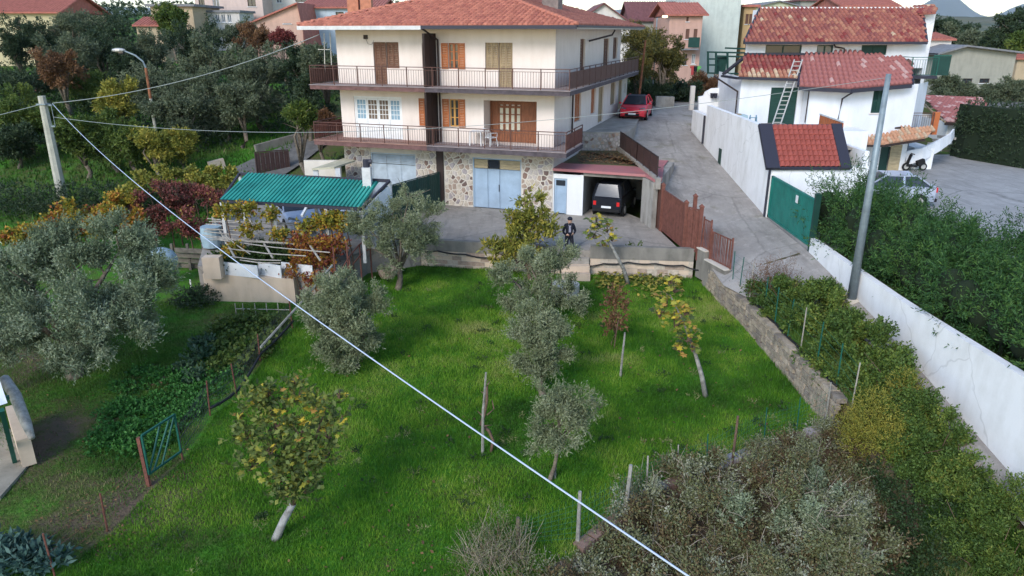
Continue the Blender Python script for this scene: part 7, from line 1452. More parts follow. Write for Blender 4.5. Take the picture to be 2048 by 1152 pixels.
A0, A1, B0, B1 = ga+Vector((0,0,.3)), ga+Vector((0,0,1.35)), gb+Vector((0,0,.25)), gb+Vector((0,0,1.3))
for (p, r_) in ((A1, B1), (A0, A1), (B0, B1), (A0, B0)): q = MB(); q.obox(p, r_, .045, .045); part(q, 'frame_tube', MATS['green_metal'], t)
for (f, g2_) in ((.15, .85), (.4, 1.0), (.0, .55)): q = MB(); q.obox(A0.lerp(B0, f), A1.lerp(B1, g2_), .035, .035); part(q, 'bar', MATS['green_metal'], t)
q = MB(); q.obox(ga+Vector((-.05,0,-.1)), ga+Vector((-.08,0,1.3)), .08, .08); part(q, 'gate_post', MATS['rust_metal'], label='rusty post holding the green garden gate', cat='post')
q = MB(); q.tube([P(521, 695, -.5), P(598, 610, .1), P(665, 530, .9)], [.04,.04,.035], 6); part(q, 'long_pole', MATS['bark_pale'], label='long pale pole leaning from the garden fence up to the arbour', cat='pole')
# --- stone wall right of the lawn
t = thing('stone_wall', (*WALLB[1], -1.3), 'long low stone block wall along the right side of the lawn', 'wall'); rg = random.Random(4); nst = 0
yy0, yy1 = WALLB[2][1]-.3, 28.0; y = yy1; q = MB()
def bankz(y): return float(lerp(y, RZ))-.12
nseg = 60; ysq = [yy1+(yy0-yy1)*i/nseg for i in range(nseg+1)]
def wt(y): return g(wallx(y)-.3, y)+float(np.interp(y, [16, 18, 22, 27.5], [1.0, .98, .90, .82]))
for a_, b_ in zip(ysq, ysq[1:]):
    xa, xb = float(wallx(a_)), float(wallx(b_)); za, zb_ = g(xa-.3, a_)-.3, g(xb-.3, b_)-.3; ta, tb = wt(a_)-.02, wt(b_)-.02
    q.quad((xb+.04, b_, zb_), (xa+.04, a_, za), (xa+.09, a_, ta), (xb+.09, b_, tb)); q.quad((xb+.09, b_, tb), (xa+.09, a_, ta), (xa+.26, a_, ta), (xb+.26, b_, tb))
part(q, 'core', MATS['concrete_wall'], t)
s_ = 0
while y > yy0:
    L1_ = rg.uniform(.25, .5); y2 = max(y-L1_, yy0-.05); zt_ = wt((y+y2)/2); zb2 = g(float(wallx(y))-.3, y)-.05; z = zt_; row = 0
    while z > zb2 and row < 8:
        h = rg.uniform(.12, .22); off = rg.uniform(-.12, .12) if row else 0; ya, yb = y-.008+off, y2+.008+off; xa, xb = float(wallx(ya)), float(wallx(yb)); bat = (zt_-z)*.06; dd = rg.uniform(0, .03)
        q = MB(); zl = z-h+.012; A = [(xa+.0-bat-dd+.03, ya), (xb+.0-bat-dd+.03, yb), (xb+.32-bat, yb), (xa+.32-bat, ya)] if row == 0 else [(xa-bat-dd+.03, ya), (xb-bat-dd+.03, yb), (xb+.12, yb), (xa+.12, ya)]
        q.prism(A, zl, z-rg.uniform(0, .02)); part(q, 'stone', MATS[rg.choice(['wallstone0', 'wallstone1', 'wallstone2', 'wallstone3', 'wallstone0'])], t); nst += 1
        z -= h; row += 1
    y = y2
# green stakes with wire on the wall
gp = [(1455,600,1450,530),(1476,595,1480,522),(1498,608,1498,548),(1520,655,1523,580),(1540,680,1548,600),(1568,700,1570,640),(1595,725,1600,650),(1625,762,1632,690),(1660,815,1663,755),(1700,840,1706,755)]
t = thing('stake_fence', (9, 22, -.5), 'row of thin green stakes with fine wire on the stone wall', 'fence'); prv = None
for (x0, y0, x1, y1) in gp:
    f = 0
    yq = PG(x0, y0).y; yy_ = yq; b_ = Vector((float(wallx(yy_))+.3, yy_, wt(yy_))); q = MB(); tp_ = b_+Vector((rg.uniform(-.05, .05), rg.uniform(-.04, .04), rg.uniform(1.15, 1.45))); q.tube([b_, tp_], .018, 5); part(q, 'stake', MATS['green_metal'] if rg.random() < .7 else MATS['pole_wood'], t)
    if prv is not None:
        q = MB()
        for w in (.1, .3, .5, .7, .9): q.tube([prv[0].lerp(prv[1], w), b_.lerp(tp_, w)], .004, 3, cap=False)
        part(q, 'wire', MATS['green_wire'], t)
    prv = (b_, tp_)
hose([(float(wallx(y_))+.28, y_, wt(y_)+.06) for y_ in (26.5, 25, 23.5, 22, 20.5, 19, 17.8)], .035, 'black pipe lying on top of the stone wall beside the bushes')
# stone kerb at the lower edge of the lawn and its fence
t = thing('stone_kerb', (*EDGE[5], -1.7), 'mossy stone edging along the lower right edge of the lawn', 'kerb')
for i in range(3, 6):
    a_, b_ = Vector((*EDGE[i], 0)), Vector((*EDGE[i+1], 0)); n = int((b_-a_).length/.42)
    for k in range(n):
        p, r_ = a_.lerp(b_, k/n+.01), a_.lerp(b_, (k+1)/n-.01); z = g(p.x, p.y+.4); q = MB(); q.obox(Vector((p.x, p.y, z-.1)), Vector((r_.x, r_.y, g(r_.x, r_.y+.4)-.1)), .28, .34+rg.uniform(-.05, .05)); part(q, 'stone', MATS[rg.choice(['stone1', 'stone5', 'stone2', 'concrete_wall'])], t)
ep = [(1036,1090,1036,1035,.05,'bark_olive'),(1155,1085,1160,983,.045,'bark_pale'),(1248,1035,1262,930,.05,'bark_pale'),(1293,985,1296,912,.025,'pole_wood'),(1355,935,1357,890,.02,'pole_wood'),(1413,940,1416,868,.015,'green_metal'),(1464,925,1476,832,.035,'bark_brown'),(1528,882,1534,815,.015,'green_metal'),(1593,862,1601,795,.015,'green_metal'),(1650,850,1662,765,.03,'bark_pale')]
lbs = ['dark stump like post behind the dry weeds', 'grey wooden post nearest the blue cable', 'grey wooden post at the left end of the brambles', 'thin leaning post with a brace before the lawn', 'short rusty stake low in the fence', 'thin green stake just left of the rusty stake on the kerb', 'tall rusty stake standing on the stone kerb', 'thin green stake in the middle of the kerb fence', 'thin green stake near the wall corner', 'grey post at the corner of the stone wall']
prv = None
t = thing('net_fence', PG(1300, 1000), 'fine green plastic net along the lower edge of the lawn', 'fence')
for (x0, y0, x1, y1, r_, m_), lb in zip(ep, lbs):
    b_ = PG(x0, y0+2); tp_ = PY(x1, y1, b_.y+.05); q = MB(); q.tube([b_-Vector((0,0,.2)), tp_], [r_*1.1, r_*.85], 7); part(q, 'fence_post', MATS[m_], label=lb, cat='post')
    if prv is not None:
        q = MB()
        for k in range(8): q.tube([prv[0].lerp(prv[1], k/9), b_.lerp(tp_, k/9)], .003, 3, cap=False)
        n = int((b_-prv[0]).length/.13)
        for k in range(n): q.tube([prv[0].lerp(b_, k/n), prv[0].lerp(prv[1], .9).lerp(b_.lerp(tp_, .9), k/n)], .003, 3, cap=False)
        part(q, 'net', MATS['green_wire'], t)
    prv = (b_, tp_)
# --- bushes on the bank, brambles, weeds
def shrub(name, blobs, label, lm, ntw, k, ll, lw, seed, cat='bush', group=None, stems=10, **kw):
    if name == 'bank_shrub': blobs = [(max(b[0], float(wallx(b[1]))+.35+.8*b[3]), *b[1:]) for b in blobs]
    z = min(b[2]-b[5] for b in blobs); c = Vector((blobs[0][0], blobs[0][1], g(blobs[0][0], blobs[0][1]))); t = thing(name, c, label, cat, group); q = MB(); r_ = random.Random(seed)
    for b in blobs:
        for _ in range(max(2, stems//len(blobs)+1)):
            gx, gy = b[0]+r_.uniform(-.4, .4)*b[3], b[1]+r_.uniform(-.4, .4)*b[4]; e = Vector((b[0]+r_.uniform(-.9, .9)*b[3], b[1]+r_.uniform(-.9, .9)*b[4], b[2]+r_.uniform(.2, .95)*b[5])); s2 = Vector((gx, gy, g(gx, gy)-.05)); q.tube([s2, s2.lerp(e, .5)+Vector((0,0,.1)), e], [.015, .01, .004], 4, cap=False)
    part(q, 'stems', MATS['bark_brown'], t)
    V, Fq, ti = leafcloud(blobs, ntw, k, ll, lw, seed, **kw); V = V-np.array(c); o = bpy.data.objects.new('foliage', npmesh('foliage', V, Fq, MATS[lm], ti)); COL.objects.link(o); o.parent = t; return t
def gb_(pts, zz=1.0):
    out = []
    for (px, py, rp, h) in pts:
        rp = rp*zz
        c = PG(px, py); zc = c.y*cp_-(c.z-H)*sp_; r_ = rp*zc/FPX; out.append((c.x, c.y, c.z+h*.45, r_, r_*1.1, h*.6, r_*r_))
    return out
lmat('bank_leaf', [(0, (.03,.06,.014)), (.45, (.07,.125,.026)), (.8, (.15,.20,.035)), (1, (.30,.25,.07))])
shrub('bank_shrub', gb_([(1530,600,35,.7),(1570,610,40,.9),(1620,625,45,1.0),(1530,632,36,.7),(1505,610,22,.6),(1600,655,42,1.),(1660,660,45,1.1),(1580,700,38,.8),(1560,665,34,.7),(1600,720,32,.6),(1625,690,40,.9)], 1.2), 'green and yellow bushes at the upper end of the bank beside the road', 'bank_leaf', 5500, 8, .09, .06, 61, up=.5, clump=6)
shrub('bank_shrub', gb_([(1650,705,48,1.),(1700,700,42,1.1),(1630,740,38,.7),(1690,755,50,1.),(1745,740,42,1.1),(1660,790,36,.6),(1720,800,42,.8),(1775,790,42,1.),(1635,770,32,.6),(1690,820,34,.6),(1740,830,34,.7),(1715,685,26,.8),(1770,755,28,.8),(1800,800,26,.8)], 1.2), 'dense green bushes in the middle of the bank between stone wall and lane', 'bank_leaf', 6500, 8, .085, .058, 62, up=.5, clump=6)
shrub('bank_shrub', gb_([(1780,850,48,.9),(1830,850,42,1.),(1840,905,52,.9),(1800,920,45,.7),(1880,905,32,.8),(1880,960,42,.6),(1830,980,42,.5),(1870,855,24,.7),(1905,915,26,.6),(1925,960,28,.5)], 1.15), 'darker green bushes spilling onto the lane lower down the bank', 'bank_leaf', 5500, 8, .075, .045, 63, up=.5, clump=6, hol=1)
shrub('yellow_broom', gb_([(1745,870,38,1.0),(1720,910,32,.8),(1770,910,32,.8),(1700,870,22,.7),(1800,820,28,.9)]), 'yellow flowering broom like shrub at the corner of the stone wall', 'yellow_leaf', 1900, 9, .07, .02, 64, up=1.0, twig=.35)
shrub('pale_weed_tuft', gb_([(1520,590,18,.9),(1545,578,18,.9),(1575,580,14,.8),(1500,600,10,.7)]), 'dry straw coloured weeds at the road end of the bank', 'brown_leaf', 380, 9, .10, .012, 65, up=1.6, twig=.5)
shrub('lane_shrub', gb_([(1930,1000,40,.5),(1970,1040,50,.7),(2020,1030,40,.7),(1930,1080,50,.7),(2000,1110,60,.9),(2060,1080,50,.9),(1950,1150,50,.7),(2030,1170,60,.9)]), 'olive yellow weedy bushes in the lower right corner', 'bank_leaf', 4200, 8, .075, .03, 66, up=.9, clump=7)
lmat('low_green', [(0, (.015,.03,.012)), (.5, (.03,.06,.02)), (1, (.07,.11,.035))])
shrub('ground_ivy', gb_([(1850,1060,60,.25),(1800,1000,45,.25),(1880,1110,50,.25),(1820,1180,60,.25),(1850,1130,60,.25),(1900,1010,40,.3),(1790,1090,40,.2),(1760,960,35,.3)]), 'dark low greenery between the brambles and the right corner bushes', 'low_green', 2200, 6, .07, .04, 67, up=.4)
bb = [(1240,1040,40,.5),(1300,1010,50,.8),(1370,980,55,.9),(1440,960,50,.8),(1520,930,55,.8),(1590,910,50,.8),(1650,900,42,.9),(1330,1080,65,.9),(1420,1050,70,1.2),(1510,1020,75,1.3),(1600,990,70,1.2),(1680,970,55,1.),(1250,1110,55,.6),(1380,1140,75,1.),(1480,1130,80,1.3),(1580,1090,80,1.5),(1670,1060,70,1.4),(1560,1180,80,1.4),(1660,1150,75,1.5),(1730,1020,42,1.0),(1730,1100,40,1.1),(1440,1200,70,1.2),(1180,1150,45,.5),(1300,1190,60,.8),(1120,1165,40,.4),(1060,1185,34,.35),(1225,1085,36,.4),(1700,925,42,.9),(1745,965,40,.8),(1770,1050,36,.7),(1775,1130,38,.7),(1700,1000,40,1.0)]
rq = random.Random(77); bb = [(x+rq.uniform(-12, 12), y+rq.uniform(-8, 8), rp*rq.uniform(.7, 1.1), h*rq.uniform(.4, 1.05)) for x, y, rp, h in bb]; B1_ = gb_(bb)
def lift(bs):
    return [(b[0], b[1], b[2], b[3]*.9, b[4]*.9, b[5], b[6]) for b in bs]
sh1 = shrub('bramble_thicket', lift(B1_), 'large thicket of dry grey brown brambles at the lower right', 'bramble', 17000, 8, .072, .036, 71, up=.8, clump=11, twig=.34, stems=10, jit=.7, ctamp=.32, shell=2.0)
r_ = random.Random(3); q = MB()
for i in range(650):
    b = r_.choices(B1_, [x[6] for x in B1_])[0]; th, u = r_.uniform(0, 6.28), r_.uniform(-.1, 1); rr = r_.uniform(.6, 1.0); p = Vector((b[0]+b[3]*rr*math.cos(th)*math.sqrt(max(0,1-u*u)), b[1]+b[4]*rr*math.sin(th)*math.sqrt(max(0,1-u*u)), b[2]+b[5]*rr*u)); d = Vector((r_.uniform(-1,1), r_.uniform(-1,1), r_.uniform(-.2,1.0))).normalized()*r_.uniform(.2,.55)
    q.tube([p, p+d*.5+Vector((0,0,.03)), p+d], [.006, .005, .002], 3, cap=False)
o_ = part(q, 'dry_canes', mat('cane', (.36,.30,.24), .9, .5, 2), sh1, kind='stuff')
t = shrub('dry_weed', gb_([(960,1120,28,.7),(1000,1100,30,.9),(985,1150,35,.7),(1030,1125,26,.6),(1050,1160,30,.5),(930,1150,22,.4)]), 'clump of dry brown weeds with long stalks at the bottom centre', 'bramble', 700, 8, .05, .015, 72, up=1.2, twig=.4); q = MB()
for i in range(150):
    c = PG(r_.uniform(930, 1060), r_.uniform(1100, 1160)); d = Vector((r_.uniform(-1,1), r_.uniform(-1,1), r_.uniform(.5,1.8))).normalized()*r_.uniform(.3,1.0); q.tube([c, c+d*.5+Vector((0,0,.08)), c+d], [.007,.005,.002], 3, cap=False)
c = PG(950, 1120); q.tube([c, c+Vector((.1,0,.6)), c+Vector((.3,.1,1.25))], [.01,.007,.003], 4); part(q, 'dry_stalks', MATS['cane'], t)
# --- evergreen hedge above the white wall
r_ = random.Random(8); hb = []
hy = 27.6
while hy > 4:
    x0 = 12.1+r_.uniform(-.1, .1); top = .35 if hy > 23.5 else 0; w = 1.0; hb.append((x0+.1, hy, 1.8+top*.5, .95, .75, 1.15+top+r_.uniform(-.1,.2), 1.2)); hb.append((x0+1.3, hy+r_.uniform(-.3,.3), 2.1+top*.5, 1.0, .8, .9+top+r_.uniform(-.15,.3), 1.3)); hb.append((x0+2.5, hy+r_.uniform(-.3,.3), 2.0, 1.0, .9, .85+r_.uniform(-.1,.2), 1.)); 
    if hy < 22: hb.append((x0+4, hy, 2.4, 1.2, 1, 1.1, .8)); hb.append((x0+5.6, hy, 2.4, 1.3, 1, 1.1, .6))
    hy -= .85
c = Vector((13, 18, .9)); t = thing('evergreen_hedge', c, 'broad feathery evergreen hedge spilling over the white lane wall', 'hedge'); V, Fq, ti = leafcloud(hb, 34000, 9, .125, .03, 81, up=.55, spread=1.0, twig=.36, shell=3, clump=12, jit=.35)
o = bpy.data.objects.new('foliage', npmesh('foliage', V-np.array(c), Fq, MATS['conifer'], ti)); COL.objects.link(o); o.parent = t
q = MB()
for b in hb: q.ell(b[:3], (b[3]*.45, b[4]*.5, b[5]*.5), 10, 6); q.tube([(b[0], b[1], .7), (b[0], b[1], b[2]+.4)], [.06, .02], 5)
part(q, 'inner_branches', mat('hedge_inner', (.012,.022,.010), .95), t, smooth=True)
# clipped dark hedge in the forecourt
hp0, hp1 = P(1928, 318, .9), P(2090, 345, .9); hb2 = []
for i in range(9):
    c = hp0.lerp(hp1, i/8); zt2 = PY(c.x*0+1930+i*15, 222, c.y).z
    for z in (1.5, 2.6, 3.6, zt2-.9): hb2.append((c.x+.6, c.y+.9, z, .95, .9, .9, 1))
c = Vector(hp0.lerp(hp1, .5)); t = thing('clipped_hedge', c, 'tall clipped dark hedge at the right edge behind the forecourt', 'hedge'); V, Fq, ti = leafcloud(hb2, 4200, 6, .16, .07, 82, up=.3, twig=.2, shell=6); o = bpy.data.objects.new('foliage', npmesh('foliage', V-np.array(c), Fq, MATS['dark_leaf'], ti)); COL.objects.link(o); o.parent = t
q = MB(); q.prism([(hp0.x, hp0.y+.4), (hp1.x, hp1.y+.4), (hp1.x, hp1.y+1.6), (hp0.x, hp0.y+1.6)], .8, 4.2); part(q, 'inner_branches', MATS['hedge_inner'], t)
a_, b_ = P(1915, 300, .9), P(1998, 322, .9); t = thing('rubble_border', a_, 'curving rubble stone border below the clipped hedge', 'border')
for i in range(12): p = a_.lerp(b_, (i+.5)/12); q = MB(); q.ell(p+Vector((0,0,.15)), (.36, .25, .28+r_.uniform(-.05,.08)), 8, 5); part(q, 'stone', MATS[r_.choice(['stone0','stone1'])], t)
a_ = P(2020, 328, .9); t = thing('garden_bench', a_, 'small white bench with a pot below the clipped hedge', 'bench'); q = MB(); q.box(a_.x-.7, a_.x+.7, a_.y-.2, a_.y+.2, 1.3, 1.36); part(q, 'seat', MATS['white_paint'], t)
for s2 in (-.6, .6): q = MB(); q.box(a_.x+s2-.04, a_.x+s2+.04, a_.y-.18, a_.y+.18, .9, 1.3); part(q, 'leg', MATS['white_paint'], t)
q = MB(); q.tube([(a_.x+.1, a_.y, 1.36), (a_.x+.1, a_.y, 1.65)], [.12, .17], 10); part(q, 'plant_pot', MATS['gutter_white'], label='white flower pot on the small white bench', cat='pot')

lmat('creeper_mix', [(0, (.04,.05,.02)), (.3, (.10,.045,.035)), (.5, (.20,.055,.05)), (.7, (.28,.10,.08)), (.85, (.36,.24,.05)), (1, (.20,.22,.05))])
lmat('ivy_leaf', [(0, (.015,.04,.01)), (.5, (.04,.08,.018)), (1, (.10,.13,.03))])
# --- autumn vine canopy on the left
vb = bpx([(20,490,30,0,.5),(70,470,32,.1,.5),(125,455,38,.3,.5),(180,430,40,.5,.5),(230,410,42,.8,.5),(150,425,34,.7,.5),(100,450,30,.4,.5),(60,490,26,-.3,.5),(30,470,26,.4,.5),(200,455,30,-.2,.5),(150,470,24,-.5,.5),(255,430,26,.2,.5)], 31.0)
c0 = Vector((vb[0][0], vb[0][1], -1))
def canopy(name, blobs, label, lm, ntw, seed, cat='vine', ll=.13, lw=.11, k=6, tb=0, **kw):
    c = Vector(blobs[0][:3]); t = thing(name, (c.x, c.y, g(c.x, c.y)), label, cat); W = np.array(WM[t].translation); q = MB(); r2 = random.Random(seed)
    for b in blobs: s2 = Vector((b[0]+r2.uniform(-.2,.2), b[1]+.2, g(b[0], b[1])-.1)); q.tube([s2, s2.lerp(Vector(b[:3]), .5)+Vector((.08,0,0)), Vector(b[:3])], [.04,.03,.02], 5)
    for i in range(len(blobs)*5): b = r2.choice(blobs); p = Vector(b[:3]); q.tube([p, p+Vector((r2.uniform(-1,1)*b[3], r2.uniform(-1,1)*b[4], r2.uniform(-.3,.8)*b[5]))], [.012,.005], 4, cap=False)
    part(q, 'stems', MATS['bark_brown'], t); V, Fq, ti = leafcloud(blobs, ntw, k, ll, lw, seed, up=.4, flat=.8, **kw); o = bpy.data.objects.new('foliage', npmesh('foliage', V-W, Fq, MATS[lm], np.clip(ti+tb, 0, 1))); COL.objects.link(o); o.parent = t; return t
canopy('grape_vine', vb, 'yellow and orange autumn vine over the long arbour at far left', 'autumn_leaf', 3000, 91, tb=-.1, clump=8, ctamp=.22)
canopy('creeper', bpx([(270,420,42,0,.6),(330,410,48,.3,.6),(390,400,46,.5,.6),(300,450,40,-.4,.6),(370,450,42,-.4,.6),(430,400,22,.6,.6),(340,370,30,1.0,.6),(240,455,26,-.4,.6),(420,470,22,-.6,.6)], 32.0), 'dark red creeper between the yellow vines and the green carport', 'creeper_mix', 3300, 92, clump=8, ll=.11, lw=.08)
canopy('grape_vine', bpx([(290,365,30,1.5,.5),(340,352,34,1.8,.5),(400,350,36,2.0,.5),(450,352,24,2.2,.5),(430,375,22,1.5,.5),(250,385,24,1.2,.5),(380,372,26,1.2,.5)], 35.0), 'yellow green vine canopy left of the green corrugated roof', 'yellow_leaf', 2000, 93, clump=8)
canopy('grape_vine', bpx([(450,425,16,0,.4),(490,420,18,.2,.4),(540,428,13,.2,.4),(610,452,12,0,.4),(500,458,14,-.2,.4),(660,440,22,.2,.4),(690,445,20,.2,.4),(470,500,14,-.8,.4),(560,470,14,-.3,.4),(640,445,14,.2,.4)], 27.5), 'orange and green vine growing over the pale arbour poles', 'autumn_leaf', 800, 94, tb=-.15, ll=.12, lw=.10)
canopy('creeper', bpx([(600,490,24,0,.6),(640,500,30,0,.6),(670,490,22,.2,.6),(590,545,16,-.8,.7),(610,520,22,-.4,.6),(650,530,20,-.4,.6),(625,560,18,-.8,.6)], 27.0), 'red and orange creeper hanging at the right end of the arbour', 'autumn_leaf', 800, 95, tb=.18, ll=.11, lw=.08)
canopy('ivy', bpx([(460,525,20,0,.7),(500,520,24,0,.7),(540,520,24,0,.7),(580,528,18,0,.7),(440,520,14,0,.7),(470,505,20,.3,.5),(530,500,20,.3,.5),(580,505,18,.3,.5),(610,520,14,0,.5)], 27.1), 'dark green ivy hanging above the white panels', 'ivy_leaf', 1700, 96, ll=.09, lw=.08)
# --- trees in the background, left
def bush_tree(name, x, y, hh, rr, label, lm, seed, ntw=900, k=7, ll=.2, lw=.07, group=None, bark='bark_olive', nb=6, z0=None, up=.4, squash=.8):
    r2 = random.Random(seed); z = g(x, y) if z0 is None else z0; bl = []
    for i in range(nb): a = i*2.4+r2.random(); d = rr*.5*(r2.random()**.5) if i else 0; bl.append((x+d*math.cos(a), y+d*math.sin(a), z+hh-rr*.6+r2.uniform(-.35, .3)*rr-(.1*rr if i else -.1), rr*r2.uniform(.5, .68), rr*r2.uniform(.5, .68), rr*squash*r2.uniform(.5, .65), 1))
    return tree(name, (x, y, z), bl, label, lm, bark=bark, r0=.05*hh*.6+.04, ntw=ntw, k=k, ll=ll, lw=lw, seed=seed, group=group, bend=.3, clump=6, up=up)
def at(px, py, Y): p = PY(px, py, Y); return p
def bt(px, ytop, rpx, Y, label, lm='olive_far', seed=1, name='olive_tree', **kw):
    p = PY(px, ytop, Y); zc = Y*cp_-(p.z-H)*sp_; rr = rpx*zc/FPX; z = g(p.x, Y); return bush_tree(name, p.x, Y, max(1.5, p.z-z), rr, label, lm, seed, **kw)
bgt = [
 (60, 30, 50, 68, 'dark evergreen tree at the top left before the yellow house', 'dark_leaf', 'evergreen_tree'),
 (25, 55, 40, 66, 'dark bushy tree in front of the yellow wall at the left border', 'dark_leaf', 'evergreen_tree'),
 (150, 22, 45, 70, 'olive between the pink roof end and the tall evergreen', 'olive_far', 'olive_tree'),
 (470, 165, 48, 47, 'low olive above the driveway mouth', 'olive_far', 'olive_tree'),
 (85, 205, 40, 46, 'green shrub just right of the concrete pole top', 'green_leaf', 'bush'),
 (440, 190, 40, 48, 'olive with thin trunks over the grass patch', 'olive_far', 'olive_tree'),
 (190, 70, 45, 62, 'dark olive left of the lamp head second row', 'dark_leaf', 'olive_tree'),
 (215, 10, 75, 66, 'tall dark evergreen reaching the top edge left of the grey roof', 'dark_leaf', 'evergreen_tree'),
 (110, 30, 50, 72, 'olive crown under the pink roof at the top left', 'olive_far', 'olive_tree'),
 (140, 70, 55, 58, 'olive mixed with reddish vine at the left', 'olive_far', 'olive_tree'),
 (40, 110, 60, 56, 'dark tree at the left edge above the little red store', 'dark_leaf', 'evergreen_tree'),
 (110, 100, 42, 52, 'bush covered in dead red brown creeper', 'brown_leaf', 'creeper_bush'),
 (255, 90, 40, 56, 'dark olive behind the street lamp head', 'dark_leaf', 'evergreen_tree'),
 (340, 18, 32, 80, 'round green tree before the beige flat roofed house', 'green_leaf', 'round_tree'),
 (380, 45, 52, 66, 'dark round evergreen below the beige house', 'dark_leaf', 'evergreen_tree'),
 (470, 40, 40, 72, 'olive in front of the glazed veranda', 'olive_far', 'olive_tree'),
 (500, 45, 35, 68, 'reddish brown bush below the salmon house', 'brown_leaf', 'bush'),
 (565, 55, 22, 66, 'bright red shrub below the salmon house window', 'red_leaf', 'red_shrub'),
 (290, 65, 48, 58, 'olive right of the street lamp in the second row', 'olive_far', 'olive_tree'),
 (300, 110, 62, 52, 'large grey olive behind the street lamp pole', 'olive_far', 'olive_tree'),
 (400, 75, 62, 54, 'broad grey olive in the middle of the left slope', 'olive_far', 'olive_tree'),
 (395, 130, 62, 50, 'big olive above the thin crossing cable', 'olive_far', 'olive_tree'),
 (500, 90, 62, 54, 'big olive with dark crown above its bare trunk', 'olive_far', 'olive_tree'),
 (510, 120, 60, 50, 'pruned olive with pale cut branch near the driveway', 'olive_far', 'olive_tree'),
 (590, 85, 52, 52, 'dark olive touching the left roof corner', 'dark_leaf', 'evergreen_tree'),
 (640, 90, 42, 50, 'olive half hidden by the upper balcony', 'olive_far', 'olive_tree'),
 (610, 150, 52, 48, 'dark tree in the shade left of the balconies', 'dark_leaf', 'evergreen_tree'),
 (235, 160, 45, 47, 'yellowing tree left of the street lamp pole', 'yellow_leaf', 'fruit_tree'),
 (175, 130, 48, 54, 'olive with yellow green leaves behind the concrete pole', 'green_leaf', 'fruit_tree'),
 (40, 185, 52, 46, 'yellow green bush at the left edge above the grass strip', 'green_leaf', 'bush'),
 (155, 235, 52, 42.5, 'leafy green fruit tree right of the concrete pole', 'green_leaf', 'fruit_tree'),
 (215, 225, 52, 43.5, 'second green fruit tree right of the concrete pole', 'green_leaf', 'fruit_tree'),
 (255, 255, 42, 42.5, 'dull green fruit tree just left of the lamp base', 'green_leaf', 'fruit_tree'),
 (300, 262, 30, 42, 'bright yellow bush at the foot of the street lamp', 'yellow_leaf', 'yellow_bush'),
 (360, 180, 55, 46, 'mixed green tree behind the lamp pole', 'olive_far', 'fruit_tree'),
 (20, 250, 45, 44, 'dark shrub at the left edge behind the pole', 'dark_leaf', 'bush'),
 (355, 265, 30, 43, 'yellow green shrub right of the bright yellow bush', 'yellow_leaf', 'bush'),
 (600, 205, 26, 41.5, 'upright bright green shrub left of the lower balcony', 'green_leaf', 'laurel_shrub'),
 (640, 225, 22, 44, 'pale brown shrub beside the house corner', 'brown_leaf', 'bush'),
 (1300, 35, 58, 60, 'large yellowing tree behind the red car', 'yellowing', 'deciduous_tree'),
 (1325, 75, 48, 58, 'lower crown of yellowing tree next to the pink house', 'yellowing', 'deciduous_tree'),
 (1275, 110, 34, 57, 'yellow green tree close to the side balcony end', 'yellowing', 'deciduous_tree'),
 (1285, 165, 28, 57, 'dark shrub behind the red car roof', 'dark_leaf', 'shrub'),
 (1320, 168, 30, 58, 'dark shrub left of the slim pale pillar', 'dark_leaf', 'shrub'),
 (1365, 160, 32, 60, 'dark shrub right of the slim pale pillar', 'dark_leaf', 'shrub'),
 (1415, 150, 30, 62, 'autumn brown shrub before the dark green balcony frame', 'brown_leaf', 'shrub'),
 (1780, 20, 30, 150, 'distant trees above the villa roof end', 'dark_leaf', 'far_tree'),
 (1890, 22, 34, 130, 'olive green tree right of the villa roof end', 'dark_leaf', 'far_tree'),
 (1935, 45, 30, 140, 'far round tree in the middle of the right grove', 'dark_leaf', 'far_tree'),
 (1975, 52, 34, 125, 'grey olive before the hills at right', 'olive_far', 'far_tree'),
 (1900, 56, 30, 110, 'grey olive behind the small white house', 'olive_far', 'far_tree'),
 (1950, 64, 30, 105, 'wide olive crown behind the grey shed', 'olive_far', 'far_tree'),
 (2030, 20, 40, 95, 'tall dark tree at the right edge against the sky', 'dark_leaf', 'evergreen_tree'),
 (2000, 62, 30, 95, 'dark tree right behind the grey shed roof', 'dark_leaf', 'evergreen_tree'),
 (2040, 75, 30, 88, 'yellow green tree at the right edge behind the shed', 'green_leaf', 'fruit_tree'),
 (1895, 152, 26, 62, 'olive left of the grey shed door', 'olive_far', 'olive_tree'),
 (1930, 170, 26, 62, 'grey olive below the shed windows', 'olive_far', 'olive_tree'),
 (1975, 168, 32, 62, 'wide pale olive before the shed at right', 'olive_far', 'olive_tree'),
 (2030, 162, 32, 62, 'pale olive at the right edge before the shed', 'olive_far', 'olive_tree'),
 (1888, 180, 20, 60, 'small olive behind the rose tiled roof', 'olive_far', 'olive_tree')]
lmat('yellowing', [(0, (.03,.04,.01)), (.4, (.075,.075,.02)), (.75, (.16,.13,.03)), (1, (.26,.20,.06))])
for i, (px, yt, rp, Y, lb, lm, nm) in enumerate(bgt):
    bt(px, yt, rp*1.18, Y, lb, lm, 100+i, nm, ntw=int(900+rp*14), ll=.2 if Y < 75 else .34, lw=.075 if Y < 75 else .14, squash=.95)
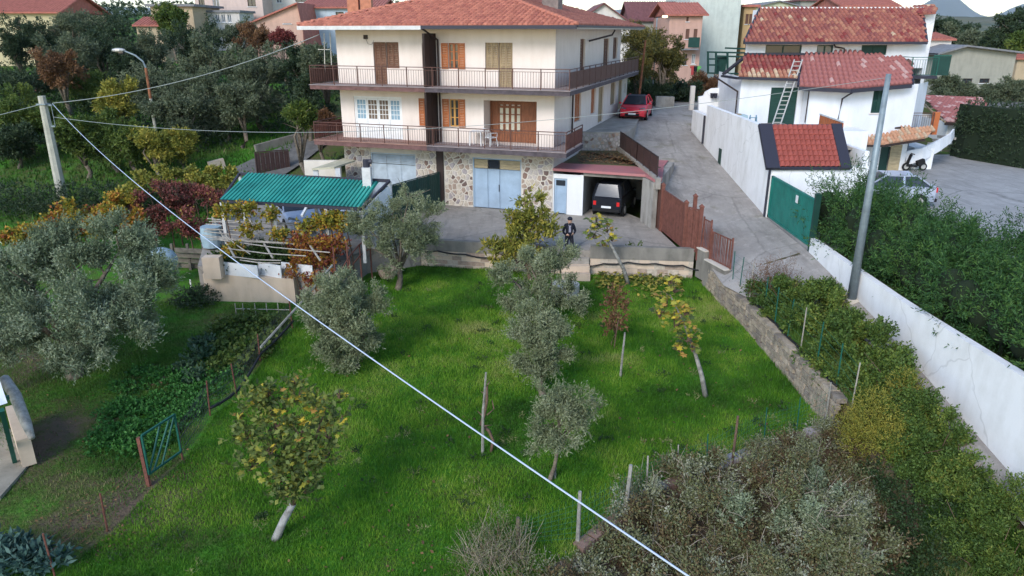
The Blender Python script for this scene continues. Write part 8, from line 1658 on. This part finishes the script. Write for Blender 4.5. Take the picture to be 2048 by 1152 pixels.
# undergrowth masses: dark hedge line at the left, wood on the hillside
def mass(name, blobs, label, lm, ntw, seed, ll, lw, cat='undergrowth'): V, Fq, ti = leafcloud(blobs, ntw, 6, ll, lw, seed, up=.5, shell=3); o = bpy.data.objects.new(name, npmesh(name, V, Fq, MATS[lm], ti)); COL.objects.link(o); props(o, label, cat, kind='stuff')
r2 = random.Random(5)
mass('hedgerow', [(x, 37.5+.06*(x+30)+r2.uniform(-.3,.3), g(x, 37.5)+.6, 1.2, .9, 1.0, 1) for x in np.arange(-40, -16, 1.3)], 'dark overgrown hedgerow below the grass strip at the left', 'dark_leaf', 5200, 200, .16, .06)
mass('undergrowth', [(r2.uniform(-48, -12), r2.uniform(46, 66), 0, 1.6, 1.6, .9, 1) for _ in range(110)] and [(x, y, g(x, y)+.5, 1.7, 1.7, 1.0, 1) for x, y in [(r2.uniform(-50, -13), r2.uniform(47, 70)) for _ in range(130)]], 'dark scrub between the olive trees on the left slope', 'dark_leaf', 9000, 201, .25, .10)
mass('far_wood', [(x, y, g(x, y)+1.5, 3, 3, 2.2, 1) for x, y in [(r2.uniform(30, 130), r2.uniform(100, 240)) for _ in range(150)]], 'scattered grey green wood on the slope at the right', 'olive_far', 9000, 202, .6, .3)
mass('far_wood', [(x, y, g(x, y)+2, 4, 4, 3, 1) for x, y in [(r2.uniform(-140, -30), r2.uniform(100, 220)) for _ in range(120)]], 'scattered dark wood behind the left houses', 'dark_leaf', 6000, 203, .6, .3)
mass('undergrowth', [(x, y, g(x, y)+.6, 1.6, 1.6, 1.2, 1) for x, y in [(r2.uniform(8, 22), r2.uniform(60, 72)) for _ in range(45)]], 'dark scrub behind the road bend', 'dark_leaf', 3500, 204, .22, .09)
mass('weeds', [(x, y, g(x, y)+.3, .9, .9, .5, 1) for x, y in [(hw(u, s)) for u, s in [(-9.5+r2.uniform(-1,1), r2.uniform(3, 14)) for _ in range(40)]]], 'low plants in the passage left of the house', 'dark_leaf', 2200, 205, .14, .07)

# weeds, clover and dry tufts in the lawn
wr = np.random.RandomState(91); wb, wy_ = [], []
for i in range(170):
    x, y = wr.uniform(-8.5, 8), wr.uniform(12, 28)
    if x < fencex(y)+.3 or x > wallx(y)-.4 or y < edgey(x)+.3: continue
    (wb if i % 3 else wy_).append((x, y, g(x, y)+.07, wr.uniform(.08, .26), wr.uniform(.08, .22), .04, 1))
V, Fq, ti = leafcloud(wb, 1300, 6, .05, .03, 92, up=.6, flat=1.2, twig=.07); o = bpy.data.objects.new('lawn_weeds', npmesh('lawn_weeds', V, Fq, MATS['low_green'], ti)); COL.objects.link(o); props(o, 'darker broad leaved weeds dotted through the lawn', 'weeds', kind='stuff')
V, Fq, ti = leafcloud(wy_, 420, 6, .09, .009, 93, up=1.0, flat=.3, twig=.08); o = bpy.data.objects.new('dry_tufts', npmesh('dry_tufts', V, Fq, lmat('straw', [(0, (.16,.16,.05)), (1, (.42,.38,.20))]), ti)); COL.objects.link(o); props(o, 'small straw coloured tufts in the lawn', 'grass', kind='stuff')
shrub('leafy_shrub', gb_([(1600,1010,32,1.2),(1640,1060,36,1.4),(1690,1090,34,1.3),(1560,1090,34,1.4),(1620,1130,40,1.5),(1710,1140,30,1.2),(1470,1090,28,1.2)]), 'pale grey green leafy shrub growing through the bramble thicket', 'olive_leaf_grey', 1500, 8, .075, .04, 94, up=.8, clump=7)
